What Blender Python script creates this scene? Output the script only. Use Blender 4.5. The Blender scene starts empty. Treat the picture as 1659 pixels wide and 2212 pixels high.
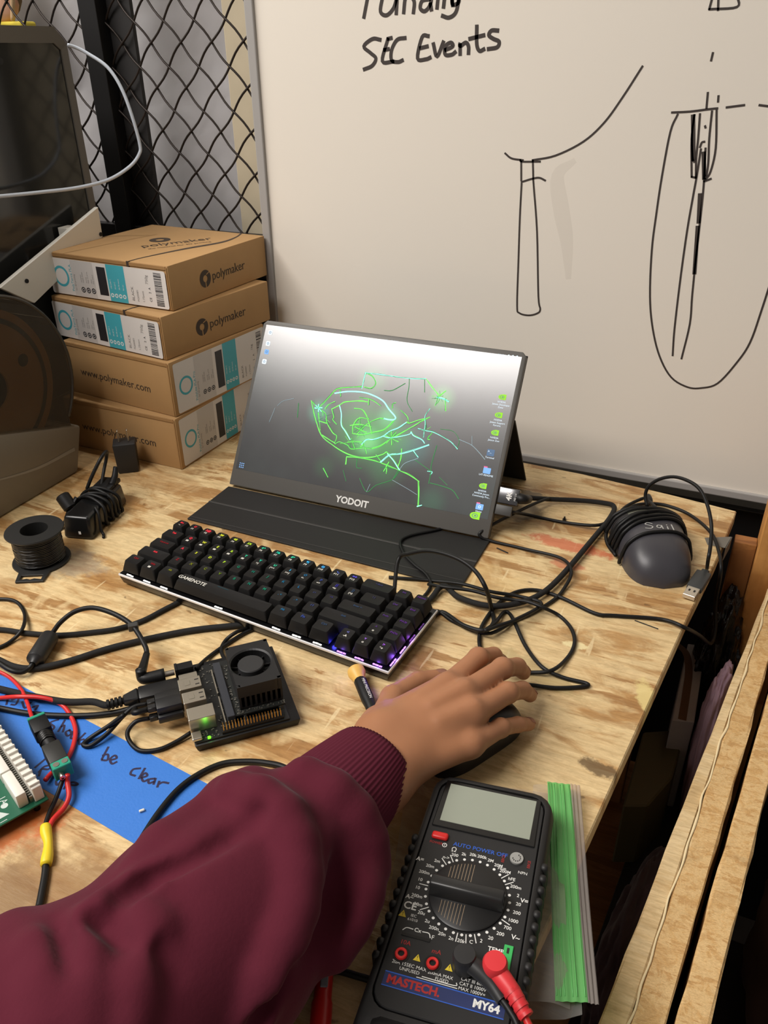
import bpy, bmesh, math, random
import numpy as np
from mathutils import Vector, Matrix, noise

C = bpy.context.scene.collection
SC = bpy.context.scene
MM = 0.001
R = math.radians
random.seed(7)

# ------------------------------------------------------------------ camera, world, lights, exposure
CAM_H, CAM_F = 497.2287952801059, 1729.158086251082        # millimetres above the bench, focal length in pixels of a 1659 x 2212 frame
FW = Vector((-0.35529284, 0.79056243, -0.49877654))
UP = Vector((-0.19421652, 0.45951332, 0.8666761))
RT = Vector((0.91435602, 0.40479446, -0.00972151))
cam_data = bpy.data.cameras.new('camera')
cam_data.sensor_fit = 'HORIZONTAL'
cam_data.sensor_width = 36.0
cam_data.lens = CAM_F / 1659.0 * 36.0
cam_data.clip_start = 0.01
cam = bpy.data.objects.new('camera', cam_data)
C.objects.link(cam)
cam.matrix_world = Matrix(((RT.x, UP.x, -FW.x, 0), (RT.y, UP.y, -FW.y, 0), (RT.z, UP.z, -FW.z, CAM_H * MM), (0, 0, 0, 1)))
SC.camera = cam

SC.view_settings.view_transform = 'Standard'
SC.view_settings.look = 'None'
SC.view_settings.gamma = 1.0
SC.view_settings.use_curve_mapping = False
SC.view_settings.exposure = 0.42

world = bpy.data.worlds.new('room_air')
world.use_nodes = True
world.node_tree.nodes['Background'].inputs[0].default_value = (1.0, 0.96, 0.92, 1)
world.node_tree.nodes['Background'].inputs[1].default_value = 0.16
SC.world = world

def area(name, loc, target, size, power, col, sy=None):
    l = bpy.data.lights.new(name, 'AREA')
    l.energy = power; l.size = size; l.color = col
    if sy: l.shape = 'RECTANGLE'; l.size_y = sy
    o = bpy.data.objects.new(name, l); C.objects.link(o)
    o.location = loc
    o.rotation_euler = (Vector(target) - Vector(loc)).to_track_quat('-Z', 'Y').to_euler()
    return o
WARM = (1.0, 0.95, 0.88)
area('ceiling_lamp_left', (-1.9, 0.25, 1.85), (-0.25, 0.6, 0.0), 0.9, 20, WARM)
area('ceiling_lamp_behind', (-1.35, -0.62, 2.05), (-1.35, -0.61, 0.0), 1.7, 52, (1.0, 0.95, 0.91), 0.75)

sl_ = bpy.data.lights.new('quilt_fill_spot', 'SPOT'); sl_.energy = 22; sl_.color = (1.0, 0.97, 0.95); sl_.spot_size = R(44); sl_.spot_blend = 0.6; sl_.shadow_soft_size = 0.03  # added spot without a visible fixture, brightens the quilted sheet
so_ = bpy.data.objects.new('quilt_fill_spot', sl_); C.objects.link(so_); so_.location = (-1.0, 1.125, 2.05)
so_.rotation_euler = (Vector((-1.0, 1.165, 0.5)) - so_.location).to_track_quat('-Z', 'Y').to_euler()

# ------------------------------------------------------------------ helpers
def ray(px, py):
    return FW + RT * ((px - 829.5) / CAM_F) - UP * ((py - 1106) / CAM_F)
def G(px, py, z=0.0):                       # photo pixel -> point on the horizontal plane at height z (mm)
    d = ray(px, py); t = (z - CAM_H) / d.z
    return Vector((0, 0, CAM_H)) + d * t
def V(px, py, y):                           # photo pixel -> point on the vertical plane at depth y (mm)
    d = ray(px, py); t = y / d.y
    return Vector((0, 0, CAM_H)) + d * t
def PL(px, py, p0, n):
    d = ray(px, py); o = Vector((0, 0, CAM_H)); t = (Vector(p0) - o).dot(n) / d.dot(n)
    return o + d * t

def obj(name, bm, mat, parent=None, loc=None, smooth=False, angle=None, rotz=0.0, rot=None):
    """link a bmesh (in millimetres) as one mesh object in metres; loc is subtracted first so that it becomes the origin"""
    me = bpy.data.meshes.new(name)
    if isinstance(bm, tuple):
        me.from_pydata([tuple(v) for v in bm[0]], [], bm[1])
    else:
        bm.to_mesh(me); bm.free()
    me.transform(Matrix.Scale(MM, 4))
    mats = mat if isinstance(mat, (list, tuple)) else [mat]
    for m in mats: me.materials.append(m)
    if smooth:
        for p in me.polygons: p.use_smooth = True
        if angle is not None:
            try: me.set_sharp_from_angle(angle=R(angle))
            except Exception: pass
    o = bpy.data.objects.new(name, me); C.objects.link(o)
    if parent is not None: o.parent = parent
    if loc is not None: o.location = Vector(loc) * MM
    if rot is not None: o.rotation_euler = rot
    elif rotz: o.rotation_euler = (0, 0, rotz)
    return o
def tag(o, label, cat, group=None, kind=None):
    if label: o['label'] = label
    if cat: o['category'] = cat
    if group: o['group'] = group
    if kind: o['kind'] = kind
    return o
def thing(name, label, cat, loc=(0, 0, 0), rotz=0.0, group=None, rot=None):
    o = bpy.data.objects.new(name, None); C.objects.link(o)
    o.empty_display_size = 0.02
    o.location = Vector(loc) * MM
    o.rotation_euler = rot if rot is not None else (0, 0, rotz)
    return tag(o, label, cat, group)
def world_at(o):
    """matrix (mm) from an object's local frame to the world, for things without parents"""
    m = Matrix.Translation(o.location * 1000) @ o.rotation_euler.to_matrix().to_4x4()
    return m
def copy_tree(o, parent=None):
    c = o.copy(); C.objects.link(c)
    if parent is not None: c.parent = parent
    for ch in list(o.children): copy_tree(ch, c)
    return c

def nb(): return bmesh.new()
def join(bm, other, mat=None, mi=None):
    """append bmesh other (freed) into bm"""
    if mat is not None: bmesh.ops.transform(other, matrix=mat, verts=other.verts)
    vs = [bm.verts.new(v.co) for v in other.verts]
    other.verts.index_update()
    for f in other.faces:
        try:
            nf = bm.faces.new([vs[v.index] for v in f.verts]); nf.material_index = f.material_index if mi is None else mi
        except ValueError: pass
    other.free()
def box(bm, c, s, r=0.0, seg=2, rot=None, mi=0):
    t = nb()
    bmesh.ops.create_cube(t, size=1.0)
    bmesh.ops.scale(t, vec=Vector(s), verts=t.verts)
    if r > 0: bmesh.ops.bevel(t, geom=list(t.edges), offset=min(r, 0.49 * min(s)), segments=seg, profile=0.5, affect='EDGES')
    m = Matrix.Translation(Vector(c))
    if rot is not None: m = m @ (rot if isinstance(rot, Matrix) else Matrix.Rotation(rot, 4, 'Z'))
    join(bm, t, m, mi)
def boxb(bm, x0, x1, y0, y1, z0, z1, r=0.0, seg=2, mi=0):
    box(bm, ((x0 + x1) / 2, (y0 + y1) / 2, (z0 + z1) / 2), (abs(x1 - x0), abs(y1 - y0), abs(z1 - z0)), r, seg, None, mi)
def prism(bm, poly, z0, z1, r=0.0, seg=2, mat=None, mi=0):
    t = nb()
    a = [t.verts.new((p[0], p[1], z0)) for p in poly]; b = [t.verts.new((p[0], p[1], z1)) for p in poly]
    n = len(poly)
    t.faces.new(a[::-1]); t.faces.new(b)
    for i in range(n): t.faces.new((a[i], a[(i + 1) % n], b[(i + 1) % n], b[i]))
    bmesh.ops.recalc_face_normals(t, faces=t.faces)
    if r > 0: bmesh.ops.bevel(t, geom=list(t.edges), offset=r, segments=seg, profile=0.5, affect='EDGES')
    join(bm, t, mat, mi)
def hexa(bm, pts, r=0.0, seg=2, mi=0):
    """eight points: bottom four then top four, same turning"""
    t = nb(); v = [t.verts.new(Vector(p)) for p in pts]
    for f in ((3, 2, 1, 0), (4, 5, 6, 7), (0, 1, 5, 4), (1, 2, 6, 5), (2, 3, 7, 6), (3, 0, 4, 7)): t.faces.new([v[i] for i in f])
    bmesh.ops.recalc_face_normals(t, faces=t.faces)
    if r > 0: bmesh.ops.bevel(t, geom=list(t.edges), offset=r, segments=seg, profile=0.5, affect='EDGES')
    join(bm, t, None, mi)
def lathe(bm, prof, seg=40, mat=None, mi=0, closed=False):
    """profile of (radius, z); turned about local z"""
    t = nb(); rings = []
    for (r_, z) in prof:
        if r_ < 1e-6: rings.append([t.verts.new((0, 0, z))])
        else: rings.append([t.verts.new((r_ * math.cos(2 * math.pi * i / seg), r_ * math.sin(2 * math.pi * i / seg), z)) for i in range(seg)])
    pairs = list(zip(rings[:-1], rings[1:]))
    if closed: pairs.append((rings[-1], rings[0]))
    for a, b in pairs:
        for i in range(seg):
            j = (i + 1) % seg
            if len(a) == 1 and len(b) == 1: continue
            if len(a) == 1: t.faces.new((a[0], b[i], b[j]))
            elif len(b) == 1: t.faces.new((a[i], a[j], b[0]))
            else: t.faces.new((a[i], a[j], b[j], b[i]))
    bmesh.ops.recalc_face_normals(t, faces=t.faces)
    join(bm, t, mat, mi)
def frame_z(p, d):
    """matrix that puts local z along d at p"""
    return Matrix.Translation(Vector(p)) @ Vector(d).to_track_quat('Z', 'Y').to_matrix().to_4x4()
def cyl(bm, p, d, r, h, seg=24, r2=None, mi=0, bev=0.0):
    r2 = r if r2 is None else r2
    prof = [(0, 0), (r, 0), (r2, h), (0, h)] if bev <= 0 else [(0, 0), (r - bev, 0), (r, bev), (r2, h - bev), (r2 - bev, h), (0, h)]
    lathe(bm, prof, seg, frame_z(p, d), mi)
def spline(pts, sub=6, closed=False):
    pts = [Vector(p) for p in pts]; n = len(pts); out = []
    if n < 3 and not closed: 
        return pts
    rng = range(n if closed else n - 1)
    for i in rng:
        p1, p2 = pts[i], pts[(i + 1) % n]
        p0 = pts[i - 1] if (i > 0 or closed) else p1 * 2 - p2
        p3 = pts[(i + 2) % n] if (i + 2 < n or closed) else p2 * 2 - p1
        for k in range(sub):
            t = k / sub
            out.append(0.5 * (2 * p1 + (p2 - p0) * t + (2 * p0 - 5 * p1 + 4 * p2 - p3) * t * t + (3 * p1 - p0 - 3 * p2 + p3) * t ** 3))
    if not closed: out.append(pts[-1])
    return out
def tube(bm, pts, r, sub=6, seg=8, closed=False, mi=0, raw=False, flat=1.0):
    """a round cord swept along a smooth path; r may be a number or a function of 0..1"""
    P = [Vector(p) for p in pts] if raw else spline(pts, sub, closed)
    n = len(P); t = nb(); rings = []
    tan = []
    for i in range(n):
        a = P[(i - 1) % n] if (i > 0 or closed) else P[0]; b = P[(i + 1) % n] if (i < n - 1 or closed) else P[-1]
        d = b - a; tan.append(d.normalized() if d.length > 1e-9 else Vector((1, 0, 0)))
    ref = Vector((0, 0, 1)) if abs(tan[0].z) < 0.9 else Vector((1, 0, 0))
    nrm = (ref - tan[0] * ref.dot(tan[0])).normalized()
    for i in range(n):
        nrm = nrm - tan[i] * nrm.dot(tan[i])
        nrm = nrm.normalized() if nrm.length > 1e-6 else tan[i].orthogonal().normalized()
        bi = tan[i].cross(nrm)
        rr = r(i / (n - 1)) if callable(r) else r
        rings.append([t.verts.new(P[i] + (nrm * math.cos(2 * math.pi * k / seg) * flat + bi * math.sin(2 * math.pi * k / seg)) * rr) for k in range(seg)])
    for i in range(n if closed else n - 1):
        a, b = rings[i], rings[(i + 1) % n]
        for k in range(seg): t.faces.new((a[k], a[(k + 1) % seg], b[(k + 1) % seg], b[k]))
    if not closed:
        t.faces.new(rings[0][::-1]); t.faces.new(rings[-1])
    bmesh.ops.recalc_face_normals(t, faces=t.faces)
    join(bm, t, None, mi)
def ribbon(bm, pts3, width, n, th=0.25, sub=4, mi=0, raw=False):
    """a pen or print stroke lying on a surface with normal n"""
    P = [Vector(p) for p in pts3] if raw else spline(pts3, sub)
    n = Vector(n).normalized(); L = []
    for i, p in enumerate(P):
        d = P[min(i + 1, len(P) - 1)] - P[max(i - 1, 0)]
        if d.length < 1e-9: d = Vector((1, 0, 0))
        s = n.cross(d).normalized()
        w = (width(i / max(1, len(P) - 1)) if callable(width) else width) / 2
        e = d.normalized() * (w * 0.6 if i == len(P) - 1 else (-w * 0.6 if i == 0 else 0))
        L.append((bm.verts.new(p + s * w + n * th + e), bm.verts.new(p - s * w + n * th + e)))
    for a, b in zip(L[:-1], L[1:]):
        f = bm.faces.new((a[0], a[1], b[1], b[0])); f.material_index = mi
_tc = {}
def text(bm, s, size, m, mi=0, align='CENTER', sx=1.0, bold=0.0, shear=0.0):
    """lettering laid flat in the xy plane of matrix m (mm)"""
    key = (s, align, bold, shear)
    if key not in _tc:
        cu = bpy.data.curves.new('lettering', 'FONT'); cu.body = s; cu.size = 1.0; cu.align_x = align; cu.align_y = 'CENTER'; cu.resolution_u = 3
        cu.offset = bold; cu.shear = shear
        ob = bpy.data.objects.new('lettering', cu); me = bpy.data.meshes.new_from_object(ob)
        _tc[key] = ([v.co.copy() for v in me.vertices], [tuple(p.vertices) for p in me.polygons])
        bpy.data.objects.remove(ob); bpy.data.curves.remove(cu); bpy.data.meshes.remove(me)
    vs, fs = _tc[key]
    nv = [bm.verts.new(m @ Vector((v.x * size * sx, v.y * size, 0))) for v in vs]
    for f in fs:
        try: bm.faces.new([nv[i] for i in f]).material_index = mi
        except ValueError: pass
def plane_m(o, x, y, up=0.2):
    """matrix with origin o, x axis x, y axis y (mm), lifted a hair along the normal"""
    x = Vector(x).normalized(); y = Vector(y); y = (y - x * y.dot(x)).normalized(); z = x.cross(y)
    o = Vector(o) + z * up
    return Matrix(((x.x, y.x, z.x, o.x), (x.y, y.y, z.y, o.y), (x.z, y.z, z.z, o.z), (0, 0, 0, 1)))
def quad(bm, a, b, c, d, mi=0):
    bm.faces.new([bm.verts.new(Vector(p)) for p in (a, b, c, d)]).material_index = mi
def rect(bm, m, x0, x1, y0, y1, mi=0, up=0.0, r=0.0):
    if r <= 0: P = [(x0, y0), (x1, y0), (x1, y1), (x0, y1)]
    else:
        P = []
        for cx, cy, a0 in ((x1 - r, y1 - r, 0), (x0 + r, y1 - r, 90), (x0 + r, y0 + r, 180), (x1 - r, y0 + r, 270)):
            for k in range(5): a = R(a0 + 22.5 * k); P.append((cx + r * math.cos(a), cy + r * math.sin(a)))
    bm.faces.new([bm.verts.new(m @ Vector((p[0], p[1], up))) for p in P]).material_index = mi
def disc(bm, m, cx, cy, r, r0=0.0, seg=24, mi=0, up=0.0, sx=1.0):
    o = [bm.verts.new(m @ Vector((cx + sx * r * math.cos(2 * math.pi * i / seg), cy + r * math.sin(2 * math.pi * i / seg), up))) for i in range(seg)]
    if r0 <= 0: bm.faces.new(o).material_index = mi
    else:
        n = [bm.verts.new(m @ Vector((cx + sx * r0 * math.cos(2 * math.pi * i / seg), cy + r0 * math.sin(2 * math.pi * i / seg), up))) for i in range(seg)]
        for i in range(seg): bm.faces.new((o[i], o[(i + 1) % seg], n[(i + 1) % seg], n[i])).material_index = mi

# ------------------------------------------------------------------ materials
def srgb(r, g, b):
    f = lambda c: (c / 12.92 if c <= 0.04045 else ((c + 0.055) / 1.055) ** 2.4)
    return (f(r / 255), f(g / 255), f(b / 255), 1)
def mat(name, col, rough=0.6, metal=0.0, spec=0.5, bump=None, var=0.0, vscale=30.0, emit=None, es=1.0, alpha=None, coat=0.0, sss=0.0, sheen=0.0, bdist=0.0005):
    m = bpy.data.materials.new(name); m.use_nodes = True
    nt = m.node_tree; b = nt.nodes['Principled BSDF']
    c = srgb(*col)
    b.inputs['Base Color'].default_value = c
    b.inputs['Roughness'].default_value = rough; b.inputs['Metallic'].default_value = metal
    b.inputs['Specular IOR Level'].default_value = spec
    if coat: b.inputs['Coat Weight'].default_value = coat; b.inputs['Coat Roughness'].default_value = 0.15
    if sheen: b.inputs['Sheen Weight'].default_value = sheen; b.inputs['Sheen Roughness'].default_value = 0.4
    if sss:
        b.inputs['Subsurface Weight'].default_value = sss; b.inputs['Subsurface Radius'].default_value = (0.006, 0.0025, 0.0012); b.inputs['Subsurface Scale'].default_value = 0.6
    if emit: b.inputs['Emission Color'].default_value = srgb(*emit); b.inputs['Emission Strength'].default_value = es
    if alpha is not None: b.inputs['Alpha'].default_value = alpha
    if var or bump:
        tc = nt.nodes.new('ShaderNodeTexCoord'); no = nt.nodes.new('ShaderNodeTexNoise')
        no.inputs['Scale'].default_value = vscale; no.inputs['Detail'].default_value = 5
        nt.links.new(tc.outputs['Object'], no.inputs['Vector'])
        if var:
            mx = nt.nodes.new('ShaderNodeMix'); mx.data_type = 'RGBA'
            mx.inputs[6].default_value = tuple(x * (1 - var) for x in c[:3]) + (1,); mx.inputs[7].default_value = tuple(min(1, x * (1 + var)) for x in c[:3]) + (1,)
            nt.links.new(no.outputs['Fac'], mx.inputs[0]); nt.links.new(mx.outputs[2], b.inputs['Base Color'])
        if bump:
            n2 = nt.nodes.new('ShaderNodeTexNoise'); n2.inputs['Scale'].default_value = bump[0]; n2.inputs['Detail'].default_value = 4
            nt.links.new(tc.outputs['Object'], n2.inputs['Vector'])
            bp = nt.nodes.new('ShaderNodeBump'); bp.inputs['Strength'].default_value = bump[1]; bp.inputs['Distance'].default_value = bdist
            nt.links.new(n2.outputs['Fac'], bp.inputs['Height']); nt.links.new(bp.outputs['Normal'], b.inputs['Normal'])
    return m
def glow(name, col, s):
    m = bpy.data.materials.new(name); m.use_nodes = True
    nt = m.node_tree; nt.nodes.remove(nt.nodes['Principled BSDF'])
    e = nt.nodes.new('ShaderNodeEmission'); e.inputs[0].default_value = srgb(*col); e.inputs[1].default_value = s
    nt.links.new(e.outputs[0], nt.nodes['Material Output'].inputs[0]); return m
def clear(name, col, fac=0.12, rough=0.12, bump=0.0):
    """thin see-through plastic: tinted transparency under a glossy skin"""
    m = bpy.data.materials.new(name); m.use_nodes = True
    nt = m.node_tree; nt.nodes.remove(nt.nodes['Principled BSDF'])
    t = nt.nodes.new('ShaderNodeBsdfTransparent'); t.inputs[0].default_value = srgb(*col)
    g = nt.nodes.new('ShaderNodeBsdfPrincipled'); g.inputs['Base Color'].default_value = srgb(*[min(255, c) for c in col]); g.inputs['Roughness'].default_value = rough
    mx = nt.nodes.new('ShaderNodeMixShader'); mx.inputs[0].default_value = fac
    nt.links.new(t.outputs[0], mx.inputs[1]); nt.links.new(g.outputs[0], mx.inputs[2]); nt.links.new(mx.outputs[0], nt.nodes['Material Output'].inputs[0])
    if bump:
        tc = nt.nodes.new('ShaderNodeTexCoord'); no = nt.nodes.new('ShaderNodeTexNoise'); no.inputs['Scale'].default_value = 60
        bp = nt.nodes.new('ShaderNodeBump'); bp.inputs['Strength'].default_value = bump; bp.inputs['Distance'].default_value = 0.002
        nt.links.new(tc.outputs['Object'], no.inputs['Vector']); nt.links.new(no.outputs['Fac'], bp.inputs['Height']); nt.links.new(bp.outputs['Normal'], g.inputs['Normal'])
    return m

def wood_panel(name, light, mid, dark, ang, sx, sy, rough=0.45, stains=(), knots=True):
    """sheet wood: pale flakes and brown streaks drawn out along one direction, a few stains with shapes of their own"""
    m = bpy.data.materials.new(name); m.use_nodes = True
    nt = m.node_tree; L = nt.links; b = nt.nodes['Principled BSDF']
    b.inputs['Roughness'].default_value = rough
    tc = nt.nodes.new('ShaderNodeTexCoord')
    def mp(scale, rz=ang, loc=(0, 0, 0)):
        n = nt.nodes.new('ShaderNodeMapping'); n.inputs['Rotation'].default_value = (0, 0, rz); n.inputs['Scale'].default_value = scale; n.inputs['Location'].default_value = loc
        L.new(tc.outputs['Object'], n.inputs['Vector']); return n.outputs[0]
    def noi(vec, scale, detail=5, rough_=0.6, dist=0.0):
        n = nt.nodes.new('ShaderNodeTexNoise'); n.inputs['Scale'].default_value = scale; n.inputs['Detail'].default_value = detail; n.inputs['Roughness'].default_value = rough_; n.inputs['Distortion'].default_value = dist
        L.new(vec, n.inputs['Vector']); return n.outputs['Fac']
    def ramp(fac, stops):
        n = nt.nodes.new('ShaderNodeValToRGB')
        while len(n.color_ramp.elements) < len(stops): n.color_ramp.elements.new(0.5)
        for e, (p, c) in zip(n.color_ramp.elements, stops): e.position = p; e.color = c
        L.new(fac, n.inputs[0]); return n.outputs[0]
    def mix(f, a, c, mode='MIX'):
        n = nt.nodes.new('ShaderNodeMix'); n.data_type = 'RGBA'; n.blend_type = mode
        for v, i in ((f, 0), (a, 6), (c, 7)):
            if isinstance(v, (int, float)): n.inputs[i].default_value = v
            elif isinstance(v, tuple): n.inputs[i].default_value = v
            else: L.new(v, n.inputs[i])
        return n.outputs[2]
    W, K = (1, 1, 1, 1), (0, 0, 0, 1)
    base = ramp(noi(mp((sx, sy, sx)), 1.0, 7, 0.66, 1.1), [(0.30, light), (0.50, mix_c(light, mid, 0.25)), (0.56, mix_c(light, mid, 0.8)), (0.62, mid), (0.74, dark)])
    streak = ramp(noi(mp((sx * 0.55, sy * 1.5, sx), ang, (3.1, 1.7, 0)), 1.0, 8, 0.62, 0.5), [(0.56, K), (0.578, W)])
    col = mix(mix(streak, (0, 0, 0, 1), (0.9, 0.9, 0.9, 1)), base, mix_c(mid, dark, 0.45))
    patch = ramp(noi(mp((sx * 1.6, sy * 0.6, sx), ang + 0.4, (7.3, 2.9, 0)), 1.0, 4, 0.6, 1.2), [(0.52, K), (0.60, W)])
    col = mix(mix(patch, (0, 0, 0, 1), (0.62, 0.62, 0.62, 1)), col, light)
    brown = ramp(noi(mp((sx * 0.5, sy * 0.55, sx), ang - 0.1, (17.3, 5.9, 0)), 1.0, 5, 0.6, 1.0), [(0.55, K), (0.585, W)])
    col = mix(mix(brown, (0, 0, 0, 1), (0.55, 0.55, 0.55, 1)), col, mix_c(mid, dark, 0.3))
    fine = ramp(noi(mp((sx * 8, sy * 9, sx)), 1.0, 5, 0.75, 0.4), [(0.28, (0.74, 0.71, 0.66, 1)), (0.62, (1.05, 1.04, 1.02, 1))])
    col = mix(1.0, col, fine, 'MULTIPLY')
    grain = ramp(noi(mp((sx * 3, sy * 16, sx), ang, (2.2, 9.4, 0)), 1.0, 6, 0.7, 0.2), [(0.38, (0.80, 0.74, 0.66, 1)), (0.52, (1, 1, 1, 1))])
    col = mix(0.7, col, grain, 'MULTIPLY')
    if knots:
        dirt = ramp(noi(mp((13, 17, 13), ang, (1.3, 8.1, 0)), 1.0, 8, 0.7, 0.6), [(0.60, K), (0.74, W)])
        col = mix(mix(dirt, (0, 0, 0, 1), (0.45, 0.45, 0.45, 1)), col, srgb(112, 88, 56))
        scratch = ramp(noi(mp((150, 14, 40), ang + 0.3, (4.4, .7, 0)), 1.0, 2, 0.4), [(0.70, K), (0.74, W)])
        col = mix(mix(scratch, (0, 0, 0, 1), (0.5, 0.5, 0.5, 1)), col, srgb(240, 222, 176))
    if knots:
        sp = ramp(noi(mp((70, 95, 60), ang), 1.0, 2, 0.5), [(0.72, K), (0.77, W)])
        col = mix(mix(sp, (0, 0, 0, 1), (0.6, 0.6, 0.6, 1)), col, srgb(92, 66, 36))
    for (cx, cy, rx, ry, rz, c, amt, nz) in stains:
        n = nt.nodes.new('ShaderNodeMapping'); n.vector_type = 'TEXTURE'
        n.inputs['Location'].default_value = (cx * MM, cy * MM, 0); n.inputs['Rotation'].default_value = (0, 0, rz); n.inputs['Scale'].default_value = (rx * MM, ry * MM, 1)
        L.new(tc.outputs['Object'], n.inputs['Vector'])
        ln = nt.nodes.new('ShaderNodeVectorMath'); ln.operation = 'LENGTH'; L.new(n.outputs[0], ln.inputs[0])
        ad = nt.nodes.new('ShaderNodeMath'); ad.operation = 'MULTIPLY_ADD'; L.new(noi(mp((nz, nz, nz), 0.3), 1.0, 5, 0.7), ad.inputs[0]); ad.inputs[1].default_value = 1.6; L.new(ln.outputs['Value'], ad.inputs[2])
        k = ramp(ad.outputs[0], [(0.0, W), (0.5, W)])
        cr = nt.nodes[-1]
        mr = nt.nodes.new('ShaderNodeMapRange'); L.new(ad.outputs[0], mr.inputs[0])
        mr.inputs[1].default_value = 1.45; mr.inputs[2].default_value = 1.75; mr.inputs[3].default_value = amt; mr.inputs[4].default_value = 0.0
        col = mix(mr.outputs[0], col, c)
    L.new(col, b.inputs['Base Color'])
    bp = nt.nodes.new('ShaderNodeBump'); bp.inputs['Strength'].default_value = 0.25; bp.inputs['Distance'].default_value = 0.0012
    L.new(noi(mp((sx * 5, sy * 9, sx)), 1.0, 5, 0.7), bp.inputs['Height']); L.new(bp.outputs['Normal'], b.inputs['Normal'])
    return m
def mix_c(a, b, t): return tuple(a[i] * (1 - t) + b[i] * t for i in range(4))

BLK = mat('black_plastic', (18, 18, 19), 0.5, spec=.35, bump=(900, 0.1))
BLK_GLOSS = mat('glossy_black_plastic', (10, 10, 11), 0.25)
RUB = mat('black_cable_rubber', (14, 14, 14), 0.5, spec=.35)
BRAID = mat('black_braided_sleeve', (15, 15, 15), 0.75, bump=(2500, 0.8), bdist=0.0006)
DGREY = mat('dark_grey_plastic', (62, 61, 59), 0.5)
GREY = mat('grey_plastic', (118, 114, 106), 0.55)
WHITE = mat('white_plastic', (232, 228, 216), 0.45)
STEEL = mat('bright_metal', (205, 200, 190), 0.28, metal=1.0)
TIN = mat('tinned_connector_metal', (196, 188, 172), 0.32, metal=0.9)
GOLD = mat('gilded_pin_metal', (214, 176, 108), 0.3, metal=1.0)
INK = mat('black_ink', (38, 34, 32), 0.8)
INKW = mat('white_ink', (225, 224, 220), 0.6)
RED = mat('red_plastic', (214, 40, 38), 0.38)
REDWIRE = mat('red_wire_insulation', (206, 42, 40), 0.4)
GREENT = mat('green_terminal_plastic', (40, 150, 122), 0.4)
CARD = mat('kraft_cardboard', (178, 140, 92), 0.8, var=0.08, vscale=25, bump=(200, 0.1))
CARDE = mat('kraft_cardboard_edge', (160, 122, 76), 0.85, var=0.1, vscale=60)
CARDINK = mat('print_on_cardboard', (66, 54, 44), 0.8)

# ------------------------------------------------------------------ setting
floor_m = mat('concrete_floor', (70, 62, 56), 0.8, var=0.2, vscale=6)
wall_m = mat('painted_wall', (176, 170, 160), 0.9)
bm = nb(); boxb(bm, -3000, 2400, -2600, 1500, -900, -880); tag(obj('floor', bm, floor_m), None, None, kind='structure')
bm = nb(); boxb(bm, -3000, 2400, 1400, 1440, -880, 2100); tag(obj('wall_back', bm, wall_m), None, None, kind='structure')
bm = nb(); boxb(bm, -3000, 2400, -2600, 1500, 2100, 2140); tag(obj('ceiling', bm, mat('white_ceiling', (225, 220, 210), 0.9)), None, None, kind='structure')

# quilted white sheet hung behind the wire fence, with the tan stud at its edge
quilt = mat('quilted_white_sheet', (238, 236, 238), 0.55, bump=(9, 0.4), var=0.05, vscale=7)
bm = nb(); nx, nz = 70, 60
x0, x1, z0, z1 = -1700, -758, 60, 1150
grid = [[None] * (nz + 1) for _ in range(nx + 1)]
for i in range(nx + 1):
    for k in range(nz + 1):
        x = x0 + (x1 - x0) * i / nx; z = z0 + (z1 - z0) * k / nz
        dy = 9 * noise.noise(Vector((x / 90, z / 110, 0))) + 5 * abs(math.sin(math.pi * (x / 62 + z / 62))) * abs(math.sin(math.pi * (x / 62 - z / 62)))
        grid[i][k] = bm.verts.new((x, 1188 - dy, z))
for i in range(nx):
    for k in range(nz): bm.faces.new((grid[i][k], grid[i + 1][k], grid[i + 1][k + 1], grid[i][k + 1]))
bmesh.ops.solidify(bm, geom=list(bm.faces), thickness=4)
tag(obj('quilted_sheet', bm, quilt, smooth=True), 'white quilted insulation sheet hanging behind the black wire mesh', 'insulation sheet')
bm = nb(); boxb(bm, -765, -600, 1150, 1170, -880, 1150, 2)
tag(obj('wall_stud', bm, mat('pale_timber', (205, 192, 165), 0.8, var=0.08, vscale=12)), 'pale timber stud standing behind the wire mesh beside the whiteboard', 'wall stud', kind='thing')

# black steel fence with diamond wire mesh
YF = 1090.0
steelblk = mat('black_painted_steel', (20, 19, 19), 0.4, bump=(150, 0.1))
wire_m = mat('dark_mesh_wire', (46, 38, 33), 0.45, metal=0.4)
fence = thing('wire_fence', 'black steel fence with diamond wire mesh behind the boxes and printer', 'fence', (-900, YF, -880))
def fl(bm): bmesh.ops.translate(bm, vec=Vector((900, -YF, 880)), verts=bm.verts); return bm
bm = nb()
nA = V(288, 45, YF); PX = (V(486, 37.4, YF).x - V(288, 45, YF).x) / 3; PZ = (V(288, 45, YF).z - V(312, 237, YF).z) / 2
xl, xr, zb, zt = -1480, -668, 232, 1100
for sgn in (1, -1):
    for c in range(-40, 41):
        P = []
        for t2 in range(-160, 161):
            t = t2 / 4.0
            x = nA.x + (c + t / 2) * PX; z = nA.z + sgn * (t / 2) * PZ
            if not (xl <= x <= xr and zb <= z <= zt): continue
            ph = t * math.pi
            w = 1.9 * math.sin(ph)         # crimp in the plane
            n = Vector((-sgn * PZ, 0, PX)).normalized() if sgn > 0 else Vector((PZ, 0, PX)).normalized()
            yy = YF + sgn * 1.3 * math.cos(ph)
            P.append(Vector((x + n.x * w, yy, z + n.z * w)))
        if len(P) > 3: tube(bm, P, 1.7, seg=5, raw=True)
obj('wire_mesh', fl(bm), wire_m, fence, smooth=True)
pl, pr = V(228, 100, YF).x, V(284, 100, YF).x
bm = nb(); boxb(bm, pl - 24, pl + 8, YF - 18, YF + 6, -880, 1150, 1); obj('post', fl(bm), steelblk, fence)
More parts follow.
